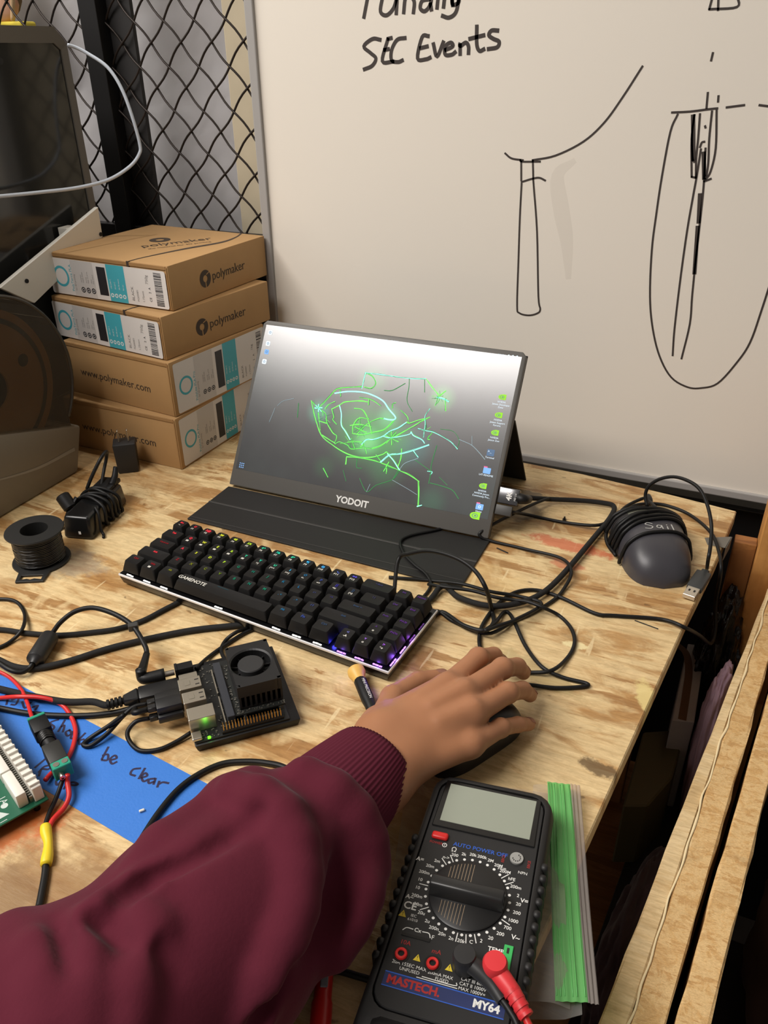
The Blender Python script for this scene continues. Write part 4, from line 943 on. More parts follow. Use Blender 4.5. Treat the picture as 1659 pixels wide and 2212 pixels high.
# glowing blobs for backlight reflected on the plate, front row and right edge
glow_w, glow_p, glow_b = glow('white_plate_glow', (255, 250, 240), 2.6), glow('violet_plate_glow', (190, 120, 255), 2.8), glow('blue_plate_glow', (40, 40, 255), 2.2)
def glow_blobs(xc, yc, m, w=9.5, along='x'):
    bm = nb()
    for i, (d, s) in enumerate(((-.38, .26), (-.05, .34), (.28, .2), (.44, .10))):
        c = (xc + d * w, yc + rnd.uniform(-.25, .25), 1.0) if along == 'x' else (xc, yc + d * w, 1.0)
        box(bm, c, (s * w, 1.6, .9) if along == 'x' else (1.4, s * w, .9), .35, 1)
    obj('plate_glow', kt(bm), m, kb)
for xx, m in ((.62, glow_w), (1.87, glow_w), (3.12, glow_w), (6.9, glow_w), (10.62, glow_w), (11.87, glow_w), (13.1, glow_w), (14.5, glow_p), (15.5, glow_p), (16.5, glow_p)): glow_blobs(xx * U, -96.0, m)
for yy, m in ((-4.5, glow_p), (-3.5, glow_p), (-2.5, legend_mat((150, 90, 190), .7) if False else glow('dim_violet_plate_glow', (150, 90, 190), .7)), (-1.5, glow('dim_violet_plate_glow_edge', (130, 80, 160), .45))): glow_blobs(W17 + 1.1, yy * U, m, 11, 'y')
for xx, yy, e, c in ((13.88, -90, .010, (0.05, 0.05, 1)), (14.5, -95.4, .008, (.25, .12, 1)), (16.5, -95.4, .012, (.3, .1, 1)), (17.08, -80, .012, (.3, .1, 1)), (17.08, -50, .006, (.45, .12, 1)), (13.9, -70, .004, (.05, .05, 1))):
    l = bpy.data.lights.new('key_glow', 'POINT'); l.energy = e * .4; l.color = c; l.shadow_soft_size = .002
    lo = bpy.data.objects.new('key_glow', l); C.objects.link(lo); lo.parent = kb; lo.location = (KM @ Vector((xx * U, yy, 2.8))) * MM

# ------------------------------------------------------------------ small power things on the left
ch = thing('wall_charger', 'black cube phone charger with two metal prongs standing before the box stack', 'charger', G(279, 1014, 0), R(38))
bm = nb(); hexa(bm, [(-13.5, -12, .2), (13.5, -12, .2), (13.5, 12, .2), (-13.5, 12, .2), (-15, -13, 43), (15, -13, 43), (15, 13, 43), (-15, 13, 43)], 1.8, 2); obj('charger_body', bm, mat('charger_black', (34, 33, 33), 0.55), ch, smooth=True, angle=40)
for sx_ in (-6.2, 6.2): bm = nb(); box(bm, (sx_, 0, 43 + 8.3), (2.0, 6, 17), .5, 1); obj('prong', bm, TIN, ch)

ad = thing('power_adapter', 'glossy black power brick wrapped in its own cable near the charger', 'power adapter', (0, 0, 0))
a0, a1 = G(175, 1160, 0), G(268, 1060, 0)
dirx = (a1 - a0); dirx.z = 0; ang = math.atan2(dirx.y, dirx.x); LA = 88.0
ad.location = Vector((a0.x, a0.y, 0)) * MM; ad.rotation_euler = (0, 0, ang)
bm = nb(); hexa(bm, [(-6, -19, .3), (LA, -19, .3), (LA, 19, .3), (-6, 19, .3), (-2, -16, 29), (LA - 2, -16, 29), (LA - 2, 16, 29), (-2, 16, 29)], 4, 3); obj('brick', bm, mat('glossy_brick_plastic', (20, 20, 20), 0.25), ad, smooth=True, angle=50)
bm = nb(); box(bm, (LA - 10, 0, 30), (30, 25, 6), 2, 2); obj('brick_back', bm, BLK, ad, smooth=True, angle=40)
bm = nb(); rect(bm, Matrix.Translation((-6.6, -4, 10)) @ Matrix.Rotation(R(90), 4, 'Y'), -2, 2, -1.5, 1.5); obj('white_mark', bm, INKW, ad)
for k, (xx, tw) in enumerate(((34, 10), (41, 2), (47, -8), (52, 6), (58, -3))):
    bm = nb(); e = 2.2 + .5 * k
    P = [Vector((xx - tw, -20 - e, 10)), Vector((xx - tw * .6, -18 - e, 26)), Vector((xx, -6, 31 + e)), Vector((xx + tw * .5, 8, 31 + e)), Vector((xx + tw, 18 + e, 25)), Vector((xx + tw, 20 + e, 10)), Vector((xx + tw * .4, 17 + e, 2.4)), Vector((xx - tw * .4, -17 - e, 2.4))]
    tube(bm, P, 2.0, 5, 8, True); obj('wrapped_cable', bm, RUB, ad, smooth=True)
bm = nb(); tube(bm, [(LA - 16, 4, 30), (LA + 2, 7, 42), (LA + 10, 4, 58), (LA + 2, -2, 70), (LA - 14, -2, 68), (LA - 26, 8, 48), (LA - 32, 14, 34)], 2.2, 6, 8); obj('cable_loop', bm, RUB, ad, smooth=True)
bm = nb(); tube(bm, [(LA - 12, -8, 30), (LA - 2, -9, 38), (LA + 6, -8, 47)], lambda t: 5 - 2 * t, 5, 10); obj('strain_relief', bm, RUB, ad, smooth=True)
bm = nb(); cyl(bm, (30, 24, 20), (.25, .5, .55), 8.5, 20, 24, None, 0, 1.5); obj('cable_plug', bm, BLK, ad, smooth=True, angle=40)
bm = nb(); tube(bm, [(38, 19, 32), (26, 26, 18), (18, 30, 6), (6, 36, 3.4), (-2, 42, 6), (-4, 44, 12)], 3.2, 5, 8, flat=.45); obj('cable_tie', bm, RUB, ad, smooth=True)
bm = nb(); tube(bm, [(20, -14, 31), (15, -20, 24), (9, -22.5, 8), (6, -26, 2), (0, -29, 2.2)], 1.8, 5, 8); obj('cable_end', bm, RUB, ad, smooth=True)

# spool of black hook-up wire
sc = G(70, 1146, 42); sb_ = Vector((sc.x - 2, sc.y + 4, 0))
ws = thing('wire_spool', 'black plastic spool of thin black wire standing on the bench left of the power brick', 'wire spool', sb_)
flm = mat('spool_black_plastic', (34, 34, 33), 0.5)
bm = nb(); lathe(bm, [(15, 39), (31, 39), (31.6, 40), (31, 41.4), (15, 41.4)], 56, None, 0, True); obj('top_flange', bm, flm, ws, smooth=True, angle=40)
bm = nb(); lathe(bm, [(15, .4), (31, .4), (31.6, 1.6), (31, 3), (15, 3)], 56, None, 0, True); obj('bottom_flange', bm, flm, ws, smooth=True, angle=40)
bm = nb(); lathe(bm, [(14.8, .6), (14.8, 41.2), (18, 41.2), (18, .6)], 40, None, 0, True); obj('core', bm, flm, ws, smooth=True, angle=40)
bm = nb()
for L_, rr in ((0, 25.6), (1, 24.0)):
    P = []
    for i in range(0, 16 * 24): a = 2 * math.pi * i / 24; P.append(Vector(((rr + .25 * math.sin(i * .37)) * math.cos(a), (rr + .25 * math.sin(i * .37)) * math.sin(a), 4.4 + i * (33.5 / (16 * 24)))))
    tube(bm, P, 1.15, raw=True, seg=6)
obj('wound_wire', bm, mat('glossy_black_wire', (20, 20, 20), 0.25), ws, smooth=True)
bm = nb(); hx = Matrix.Rotation(R(-62), 4, 'Z'); 
prism(bm, [(26, -17), (46, -15), (46, -11.5), (34, -11.5), (34, 11.5), (46, 11.5), (46, 15), (26, 17)], .4, 2.8, .3, 1, hx); prism(bm, [(42.5, -12), (46, -12), (46, 12), (42.5, 12), (40.5, 4), (42.5, 0), (40.5, -4)], .4, 2.8, .3, 1, hx); obj('hanger_tab', bm, flm, ws)

# ------------------------------------------------------------------ small computer board with fan
jb = thing('computer_board', 'small black computer board with a square fan, header pins and a green light', 'computer board', (-334.7, 364.6, 0), R(44.27))
bm = nb(); hexa(bm, [(2, 2, .4), (87, 2, .4), (87, 101, .4), (2, 101, .4), (0, 0, 8.5), (89, 0, 8.5), (89, 103, 8.5), (0, 103, 8.5)], 1.0, 2); obj('base_tray', bm, BLK, jb, smooth=True, angle=40)
pcbm = mat('black_circuit_board', (24, 26, 26), 0.4, var=0.2, vscale=200)
bm = nb(); boxb(bm, 1.5, 80, 2.0, 96, 8.6, 10.4, .2, 1); pcb = obj('carrier_board', bm, pcbm, jb)
rnd = random.Random(11)
solder = mat('solder_and_chips', (150, 148, 140), 0.3, metal=.8)
bm = nb()
for i in range(90):
    x, y = rnd.choice(((rnd.uniform(20, 29), rnd.uniform(14, 84)), (rnd.uniform(14, 78), rnd.uniform(10.5, 13)), (rnd.uniform(3, 20), rnd.uniform(3, 12)), (rnd.uniform(10, 30), rnd.uniform(78, 95))))
    boxb(bm, x, x + rnd.uniform(.6, 1.6), y, y + rnd.uniform(.6, 1.4), 10.4, 11.1)
obj('small_components', bm, solder, pcb)
# sockets
def part(name, m, parent, f, **k):
    b = nb(); f(b); return obj(name, b, m, parent, **k)
part('network_socket', TIN, jb, lambda b: boxb(b, -1, 21, 14, 29, 10.4, 24.5, .6, 2))
for y0, dx in ((33.5, 0), (51.5, -1)):
    o = part('usb_socket', TIN, jb, lambda b: (boxb(b, -2 + dx, 17 + dx, y0, y0 + 14, 10.4, 26, .6, 2), boxb(b, 3 + dx, 8 + dx, y0 + 4, y0 + 10, 25.9, 26.3, .3, 1)))
    part('spring_slot', INK, o, lambda b: (boxb(b, 12 + dx, 15.5 + dx, y0 + 3, y0 + 4, 26, 26.2), boxb(b, 12 + dx, 15.5 + dx, y0 + 9, y0 + 10, 26, 26.2)))
part('video_socket', TIN, jb, lambda b: boxb(b, -1, 15, 67, 82, 10.4, 17.5, .5, 2))
part('power_socket', BLK, jb, lambda b: (boxb(b, -1, 13, 85, 94, 10.4, 21, .5, 2), boxb(b, -3, -.5, 84.5, 94.5, 10, 21.5, .4, 1)))
part('usb_c_socket', TIN, jb, lambda b: boxb(b, -1, 7, 3, 12, 10.4, 13.6, .8, 2))
part('power_light', glow('green_led', (90, 255, 30), 3.0), jb, lambda b: box(b, (12.5, 3.6, 11.2), (2.6, 2.2, 1.6), .5, 2))
l = bpy.data.lights.new('green_led_glow', 'POINT'); l.energy = .0005; l.color = (.2, 1, .1); l.shadow_soft_size = .001
lo = bpy.data.objects.new('green_led_glow', l); C.objects.link(lo); lo.parent = jb; lo.location = (.0125, .002, .0135)
hd = part('pin_header', BLK, jb, lambda b: boxb(b, 23.5, 75.5, 3.4, 8.6, 10.4, 12.8))
def pins(b):
    for i in range(20):
        for k in range(2): boxb(b, 25 + i * 2.54 - .32, 25 + i * 2.54 + .32, 4.7 + k * 2.54 - .32, 4.7 + k * 2.54 + .32, 12.8, 19.5)
part('gold_pins', GOLD, hd, pins)
# module: edge connector, small board, heat sink with fan
part('module_connector', mat('slate_connector_plastic', (52, 54, 60), 0.4), jb, lambda b: boxb(b, 30, 36.5, 12, 84, 10.4, 20, .4, 1))
part('connector_latch', TIN, jb, lambda b: (boxb(b, 27.6, 28.6, 13, 46, 10.4, 14), boxb(b, 27.6, 28.6, 50, 83, 10.4, 14)))
mod = part('module_board', mat('module_circuit_board', (34, 36, 34), 0.4), jb, lambda b: boxb(b, 36.6, 80, 14, 82, 15.4, 16.8))
def chips(b):
    for i in range(60):
        x, y = rnd.choice(((rnd.uniform(37, 41), rnd.uniform(15, 80)), (rnd.uniform(38, 78), rnd.uniform(14.4, 17.5))))
        boxb(b, x, x + rnd.uniform(.6, 2), y, y + rnd.uniform(.6, 1.6), 16.8, 17.6)
part('module_chips', solder, mod, chips)
part('standoff', STEEL, jb, lambda b: (cyl(b, (76, 17, 10.4), (0, 0, 1), 2.2, 5, 12)))
part('standoff', STEEL, jb, lambda b: (cyl(b, (45, 15, 10.4), (0, 0, 1), 1.4, 5, 12)))
hs_m = mat('black_anodised_heat_sink', (32, 32, 33), 0.5, metal=.2)
X0, X1, Y0, Y1 = 41.5, 79, 18.5, 73.5; FX, FY, FR = 59, 47, 17.2
def shroud(b):
    # square cover with a round opening
    t = nb(); n = 40; ang_ = [2 * math.pi * i / n for i in range(n)]
    def sq(a):
        c, s = math.cos(a), math.sin(a); hx, hy = ((X1 - FX) if c > 0 else (FX - X0)), ((Y1 - FY) if s > 0 else (FY - Y0)); k = min(hx / max(1e-6, abs(c)), hy / max(1e-6, abs(s))); return FX + c * k, FY + s * k
    corner = []
    rings = [[t.verts.new((*sq(a), 30.5)) for a in ang_], [t.verts.new((*sq(a), 42)) for a in ang_], [t.verts.new((FX + (FR + 1.5) * math.cos(a), FY + (FR + 1.5) * math.sin(a), 42)) for a in ang_], [t.verts.new((FX + FR * math.cos(a), FY + FR * math.sin(a), 41)) for a in ang_], [t.verts.new((FX + FR * math.cos(a), FY + FR * math.sin(a), 31)) for a in ang_]]
    for p, q in zip(rings[:-1], rings[1:]):
        for i in range(n): t.faces.new((p[i], p[(i + 1) % n], q[(i + 1) % n], q[i]))
    t.faces.new(rings[-1][::-1]); bmesh.ops.recalc_face_normals(t, faces=t.faces); join(b, t)
    for cx, cy in ((X0, Y0), (X1, Y0), (X0, Y1), (X1, Y1)): boxb(b, min(cx, cx + (3 if cx == X0 else -3)), max(cx, cx + (3 if cx == X0 else -3)), min(cy, cy + (3 if cy == Y0 else -3)), max(cy, cy + (3 if cy == Y0 else -3)), 30.4, 42)
sh = part('fan_shroud', hs_m, jb, shroud)
def fins(b):
    for i in range(9):
        x = X0 + .6 + i * 4.42; boxb(b, x, x + 1.8, Y0 + .4, Y1 - .4, 17.8, 30.4)
    boxb(b, X0 + .5, X1 - .5, Y0 + .8, Y1 - .8, 16.9, 19)
part('heat_sink_fins', hs_m, jb, fins)
fan = part('fan_hub', mat('fan_black', (42, 42, 43), 0.55), jb, lambda b: lathe(b, [(0, 40.8), (10.6, 40.8), (11.3, 40.0), (11.3, 33), (0, 33)], 40, Matrix.Translation((FX, FY, 0))), smooth=True, angle=40)
for k in range(9):
    b = nb(); a = 2 * math.pi * k / 9
    t = nb(); boxb(t, 11.2, 18.0, -.5, .5, 33, 36); bmesh.ops.transform(t, matrix=Matrix.Translation((FX, FY, 0)) @ Matrix.Rotation(a, 4, 'Z'), verts=t.verts); join(b, t)
    obj('fan_blade', b, BLK, jb)

JM = world_at(jb)
def J(x, y, z): return JM @ Vector((x, y, z))

# ------------------------------------------------------------------ cables
def cable(name, label, pts, r, m, cat='cable', **k):
    P = [Vector(p) for p in pts]; base = Vector((P[0].x, P[0].y, P[0].z - r))
    b = nb(); tube(b, P, r, 6, 10)
    root = obj('cord', at_base(b, base), m, None, smooth=True)
    t = thing(name, label, cat, base, **k); root.parent = t
    return t, base
def gp(lst, r): return [G(p[0], p[1], (p[2] if len(p) > 2 else 0) + r) for p in lst]

# braided video cable: from the monitor, round in loops, under the keyboard, out of the picture and back to the board
plug = PL(1078, 1068, MM_ @ Vector((0, 4, 0)), SN)
pts = gp([(1136, 1075, 14), (1182, 1078, 6), (1250, 1081, 3), (1300, 1086, 3), (1326, 1094, 3), (1318, 1118, 3), (1280, 1165, 3), (1212, 1245, 3), (1165, 1285, 3), (1110, 1305, 3), (1050, 1308, 3), (990, 1290, 3), (955, 1266, 3), (900, 1310, .2), (700, 1330, .2), (520, 1350, .2), (400, 1364, .2), (250, 1397, .2), (150, 1428, .2), (80, 1443, .2), (30, 1440, .2), (-30, 1415, .2), (-110, 1410, .2), (-150, 1440, .2), (-100, 1470, .2), (-20, 1484, .2), (50, 1500, .4), (140, 1516, 3), (200, 1516, 7)], 3.1) + [J(-64, 73.5, 10.5), J(-50, 73.5, 11)]
vc, vb = cable('video_cable', 'thick braided black video cable looping from monitor to computer board', pts, 3.1, BRAID)
def vl(b): return at_base(b, vb)
b = nb(); pm = frame_z((0, 0, 0), (1, 0, 0))
pd = (pts[0] - plug); 
q0 = MM_ @ Vector((HW + 4.5, 4, S(1078, 1068).z))
ax = (MM_.to_3x3() @ Vector((1, 0, 0))).normalized()
tm = MM_.to_3x3().to_4x4(); tm.translation = q0
t = nb(); boxb(t, 2, 26, -4.5, 4.5, -9.5, 9.5, 1.2, 2); bmesh.ops.transform(t, matrix=tm, verts=t.verts); join(b, t)
o = obj('video_plug', vl(b), mat('dark_chrome', (110, 110, 112), 0.25, metal=.9), vc, smooth=True, angle=40)
b = nb(); text(b, '4K', 8.5, tm @ Matrix.Translation((15, -4.7, 0)) @ Matrix.Rotation(R(90), 4, 'X') @ Matrix.Rotation(R(90), 4, 'Z'), 0, 'CENTER', 1, .03); text(b, 'HD 2.0', 3.0, tm @ Matrix.Translation((22, -4.7, 0)) @ Matrix.Rotation(R(90), 4, 'X') @ Matrix.Rotation(R(90), 4, 'Z'), 0); obj('plug_lettering', vl(b), INKW, o)
b = nb(); tube(b, [q0 + ax * 25.5, q0 + ax * 32, (q0 + ax * 40 + pts[0]) / 2, pts[0] + Vector((1, 0, 0)), pts[1] * .3 + pts[0] * .7], lambda u: 6.5 - 3.2 * u, 5, 12); obj('strain_relief', vl(b), RUB, vc, smooth=True)
b = nb(); t = nb(); boxb(t, -37, -1.2, 65, 82, 6.5, 16.5, 2, 2); hexa(t, [(-50, 69.5, 7.5), (-37, 66, 6.6), (-37, 81, 6.6), (-50, 77.5, 7.5), (-50, 69.5, 14.5), (-37, 66, 16.4), (-37, 81, 16.4), (-50, 77.5, 14.5)], 1, 1); bmesh.ops.transform(t, matrix=JM, verts=t.verts); join(b, t); obj('board_plug', vl(b), mat('plug_black', (24, 24, 25), 0.38), vc, smooth=True, angle=40)
b = nb()
for k in range(4): t = nb(); lathe(t, [(3.2, 0), (4.6, .4), (4.6, 2.4), (3.2, 2.8)], 16, frame_z((-51 - 3.4 * k, 73.5, 10.9 - .1 * k), (-1, 0, 0)), 0, True); bmesh.ops.transform(t, matrix=JM, verts=t.verts); join(b, t)
obj('ribbed_relief', vl(b), RUB, vc, smooth=True, angle=40)

# usb-c cable of the monitor: round the mouse, over the bench edge and back to the tangle
q1 = MM_ @ Vector((HW + 4.5, 4, S(1066, 1098).z)); tm1 = MM_.to_3x3().to_4x4(); tm1.translation = q1
pts = [q1 + ax * 21] + gp([(1140, 1112, 3), (1210, 1127, .1), (1285, 1135, 4.6), (1322, 1122, 4.6), (1365, 1094, 2), (1400, 1088, .3), (1440, 1092, .3), (1490, 1112, .3), (1535, 1150, 3), (1553, 1192, .6), (1557, 1235, -8), (1546, 1300, -60), (1545, 1360, -90), (1535, 1390, -92), (1510, 1372, -40), (1482, 1357, 1), (1430, 1338, .3), (1330, 1330, .3), (1285, 1325, .3), (1215, 1292, .3), (1160, 1275, .3), (1112, 1280, .3), (1072, 1308, .3), (1045, 1345, .3), (1036, 1372, .3), (1037, 1398, .3), (1050, 1425, 1.2)], 2.0)
uc, ub = cable('usb_c_cable', 'thin black usb-c cable from the monitor hanging over the bench edge', pts, 2.0, RUB)
b = nb(); t = nb(); boxb(t, 1.5, 21, -3.2, 3.2, -6, 6, 1, 2); bmesh.ops.transform(t, matrix=tm1, verts=t.verts); join(b, t); obj('usb_c_plug', at_base(b, ub), DGREY, uc, smooth=True, angle=40)

# thin cord that crosses the lower right corner of the monitor
pts = gp([(1186, 1076, 10), (1150, 1090, 12), (1085, 1122, 14), (1045, 1145, 10), (1036, 1157, 5), (1062, 1169, .3), (1130, 1185, .3), (1212, 1206, 6.3), (1234, 1236, 6.3), (1218, 1272, 1), (1196, 1296, .3), (1150, 1324, .3), (1108, 1343, .5), (1060, 1368, 4.4), (1020, 1360, .3), (975, 1340, .3), (945, 1320, .3), (915, 1330, .3)], 1.9)
cable('thin_cord', 'thin black cord crossing in front of the lower right corner of the monitor', pts, 1.9, RUB)
# keyboard cable arching up from behind the keyboard
kx = world_at(kb) @ Vector((14.3 * U, 3.4, 9))
pts = [kx, kx + Vector((2, 6, 4))] + [V(860, 1210, 655), V(885, 1196, 655), V(930, 1190, 650), V(985, 1205, 640), V(1025, 1232, 630), V(1050, 1272, 615)] + gp([(1062, 1318, 2), (1066, 1345, 5), (1045, 1362, 8), (1000, 1350, 4), (955, 1322, .3), (930, 1340, .3)], 2.2)
cable('keyboard_cable', 'black keyboard cable arching up behind the right end of the keyboard', pts, 2.2, RUB)
# cord lying on the folio flap
pts = gp([(960, 1140, 3.0), (935, 1146, 3.0), (885, 1157, 3.0), (865, 1170, 3.0), (872, 1195, 3.0), (895, 1220, 3.0), (918, 1238, 3.0), (930, 1258, 1), (926, 1275, .3), (905, 1300, .3)], 1.7)
cable('flap_cord', 'thin black cord lying across the folio flap to the keyboard corner', pts, 1.7, RUB)
# cord of the mouse under the hand: two loops to its right
pts = gp([(1120, 1482, 8), (1140, 1479, 2), (1200, 1486, .3), (1262, 1483, .3), (1266, 1476, .3), (1215, 1463, .3), (1170, 1440, 3), (1135, 1395, .3), (1112, 1345, 4.6), (1100, 1325, .3), (1088, 1323, .3), (1070, 1345, 5), (1048, 1362, 12), (1075, 1352, 9), (1115, 1338, 9), (1170, 1305, 6), (1120, 1288, 4), (1060, 1278, 7), (1000, 1262, 7), (940, 1255, .3), (880, 1250, .3), (840, 1247, .3)], 1.9)
cable('mouse_cord', 'black mouse cord looping from under the hand towards the keyboard', pts, 1.9, RUB)
pts = gp([(1105, 1454, 4), (1140, 1453, .3), (1190, 1449, 3.8), (1225, 1422, .3), (1241, 1390, .3), (1234, 1358, .3), (1208, 1330, .3), (1172, 1312, 9), (1140, 1300, 9), (1110, 1296, 6.5), (1070, 1290, 8), (1020, 1276, 8), (960, 1268, 7), (925, 1262, 1)], 1.9)
cable('loose_cord', 'black cord bowing out in a wide loop right of the fingertips', pts, 1.9, RUB)

# left side: power lead with ferrite, two cords under the keyboard
jp = J(-20, 89, 15)
e0 = [J(-18, 89.5, 15.5), J(-30, 90, 15.5), J(-31.5, 93, 17)]
pts = [J(-31.5, 94, 19)] + [G(x, y, d) for x, y, d in ((317, 1412, 21), (308, 1385, 26), (288, 1354, 31), (262, 1334, 35), (228, 1319, 36), (195, 1313, 34), (160, 1322, 28), (132, 1343, 20), (117, 1362, 13))]
fe = [G(108, 1376, 9), G(76, 1426, 9)]
pts += [fe[0], fe[1]] + gp([(62, 1444, 4), (45, 1452, 4), (20, 1446, 6.5), (-10, 1428, 6.5), (-60, 1410, 6)], 2.4)
dc, db = cable('power_lead', 'black power lead with a ferrite lump and angled plug at the board', pts, 2.4, RUB)
b = nb(); d_ = fe[1] - fe[0]; lathe(b, [(3, -6), (5, -2), (8.2, 0), (8.6, 2), (8.6, d_.length - 2), (8.2, d_.length), (5, d_.length + 2), (3, d_.length + 6)], 20, frame_z(fe[0], d_), 0, False); obj('ferrite_lump', at_base(b, db), mat('ferrite_black', (32, 32, 33), 0.45), dc, smooth=True, angle=40)
b = nb(); tube(b, [J(-31.5, 94, 24), J(-31.5, 93, 17.5), J(-30.5, 91, 15.8), J(-26, 89.8, 15.5), J(-12, 89.5, 15.5)], lambda u: 4.6 + 1.2 * u, 5, 14); obj('angled_plug', at_base(b, db), BLK, dc, smooth=True)
b = nb(); t = nb(); cyl(t, (-12, 89.5, 15.5), (1, 0, 0), 2.7, 8.5, 16); bmesh.ops.transform(t, matrix=JM, verts=t.verts); join(b, t); obj('metal_barrel', at_base(b, db), STEEL, dc, smooth=True, angle=40)
b = nb(); tube(b, [pts[0] + Vector((0, 0, 1)), pts[0] * .6 + pts[1] * .4, pts[1]], lambda u: 4.6 - 1.6 * u, 5, 12); obj('strain_relief', at_base(b, db), RUB, dc, smooth=True)
k0 = G(288, 1354, 31); b = nb(); box(b, k0, (9, 6, 7), .6, 1, Matrix.Rotation(R(40), 4, 'Z')); obj('cable_clip', at_base(b, db), DGREY, dc)
pts = gp([(-60, 1362, .2), (0, 1360, .2), (60, 1368, .2), (130, 1372, .2), (200, 1366, .2), (255, 1358, .2), (310, 1340, .2), (360, 1314, .2), (420, 1285, .2), (470, 1270, .2)], 2.6)
cable('braided_cord', 'braided black cord running from under the keyboard to the left edge, higher of the two', pts, 2.6, BRAID)
pts = gp([(-50, 1300, .2), (0, 1294, .2), (35, 1300, .2), (53, 1325, .2), (50, 1355, 5.8), (30, 1380, 1), (0, 1398, .2), (-50, 1410, .2)], 1.9)
cable('curled_cord', 'thin black cord curling in from the left edge below the wire spool', pts, 1.9, RUB)
# two cords behind the fan, under the keyboard
pts = [J(44, 96.5, 6)] + gp([(478, 1406, 1), (487, 1384, .3), (510, 1366, 4), (540, 1354, .3), (600, 1320, .3)], 1.9)
cable('board_cord', 'black cord curving from behind the fan to the keyboard, higher of the pair', pts, 1.9, RUB)
pts = gp([(424, 1444, 11), (432, 1436, 8), (450, 1420, 1), (480, 1398, .3), (520, 1372, .3), (545, 1360, .3), (620, 1330, .3)], 1.9)
cable('board_cord', 'black cord running straight from the computer board to the keyboard, lower of the pair', pts, 1.9, RUB)

# usb plugs in the board with their cords
def usb(name, label, y, z, pts, r, dark):
    P = [J(-40, y, z), J(-32, y, z)]
    P = pts + [J(-42, y, z), J(-31, y, z)]
    t_, base = cable(name, label, P, r, RUB)
    b = nb(); t = nb(); boxb(t, -24, -3, y - 6.5, y + 6.5, z - 3.6, z + 3.6, 1.0, 2); boxb(t, -31, -23.8, y - 3, y + 3, z - 2.6, z + 2.6, .8, 1); bmesh.ops.transform(t, matrix=JM, verts=t.verts); join(b, t); obj('usb_plug', at_base(b, base), mat('usb_plug_black', dark, 0.45), t_, smooth=True, angle=40)
    return t_
usb('usb_cable', 'black usb cord sweeping in from the left edge, upper plug at the board', 42.5, 22.2, gp([(-60, 1520, .2), (0, 1530, .2), (60, 1541, .2), (130, 1546, .2), (200, 1545, .2), (255, 1538, 1), (290, 1529, 6)], 2.5), 2.5, (32, 32, 33))
usb('usb_cable', 'black usb cord bent in a tight loop, lower plug at the board', 40.0, 14.4, [J(-.2, 22, 4), J(-14, 17, 2.6), J(-28, 14, 2.3), J(-42, 18, 2.3), J(-49, 28, 4), J(-50, 36, 9)], 1.9, (26, 26, 27))
usb('usb_cable', 'black usb cord doubled back beside the video plug of the board', 58.5, 14.4, [J(-50, 47, 19), J(-64, 48, 10), J(-80, 47, 3), J(-86, 42, 2.2), J(-80, 38, 3), J(-66, 44, 6), J(-52, 54, 11)], 1.9, (30, 30, 30))

# ------------------------------------------------------------------ blue tape with handwriting
bt = thing('blue_tape', 'blue painter\'s tape with handwriting stuck to the bench beside the circuit board', 'tape', (-390, 320, 0))
tu0, tu1, tl1, tl0 = G(90, 1505, 0), G(435, 1687, 0), G(280, 1817, 0), G(145, 1739, 0)
dU = (tu1 - tu0).normalized(); nU = Vector((dU.y, -dU.x, 0)); wT = (tl1 - tu0).dot(nU)
Tm = plane_m((tu0.x, tu0.y, 0), dU, -nU, 0)
bm = nb(); xs0, xs1 = -110, 285
n = 40
top = [(xs0 + (xs1 - xs0) * i / n, .15 * noise.noise(Vector((i * .3, 0, 0)))) for i in range(n + 1)]; bot = [(x, -wT + .15 * noise.noise(Vector((x * .1, 5, 0)))) for x, _ in top]
prism(bm, top + bot[::-1], .05, .35, 0, 1, Tm)
obj('tape_strip', at_base(bm, (-390, 320, 0)), mat('blue_masking_tape', (50, 118, 206), 0.6, bump=(500, .4), var=.04, vscale=60), bt)
pen = mat('dark_blue_pen', (34, 28, 66), 0.6)
words = {}
for s in ([(126, 1555), (118, 1557), (108, 1562), (117, 1570), (112, 1577), (103, 1572)], [(140, 1556), (126, 1580)], [(131, 1571), (139, 1567), (136, 1581)], [(150, 1577), (142, 1582), (146, 1590), (154, 1584), (150, 1577)], [(158, 1580), (153, 1595), (164, 1592), (168, 1585)], [(184, 1584), (168, 1600)], [(181, 1597), (172, 1600), (172, 1608), (182, 1603)], [(205, 1590), (188, 1600), (180, 1614)],
          [(234, 1614), (220, 1640)], [(222, 1632), (233, 1630), (232, 1642), (220, 1642)], [(240, 1642), (252, 1638), (248, 1632), (238, 1640), (242, 1650), (252, 1646)],
          [(303, 1660), (288, 1662), (282, 1672), (292, 1676)], [(313, 1660), (300, 1682)], [(306, 1680), (318, 1676), (314, 1670), (306, 1678), (310, 1688), (320, 1684)], [(334, 1682), (322, 1684), (322, 1692), (334, 1688)], [(336, 1682), (332, 1694)], [(344, 1688), (340, 1700)], [(343, 1694), (352, 1690), (364, 1692)],
          [(100, 1638), (76, 1658)], [(84, 1668), (96, 1656), (112, 1654), (104, 1662), (90, 1662), (84, 1676)], [(136, 1672), (122, 1686), (124, 1696), (136, 1682)], [(150, 1670), (128, 1696)], [(142, 1692), (156, 1696), (168, 1695), (160, 1690), (146, 1692)], [(146, 1692), (138, 1704)],
          [(2, 1510), (18, 1500), (14, 1522)], [(26, 1512), (40, 1508), (34, 1522), (24, 1522)], [(48, 1516), (54, 1530), (66, 1518)], [(70, 1528), (82, 1524), (76, 1534)]):
    x0, y0 = s[0]
    w_ = 'first' if (x0 < 95 and y0 < 1540) else ('clear' if x0 > 275 else ('be' if x0 > 215 else ('ledge' if y0 > 1630 else 'should')))
    ribbon(words.setdefault(w_, nb()), [G(x, y, .3) for x, y in s], 2.0, (0, 0, 1), .12, 4)
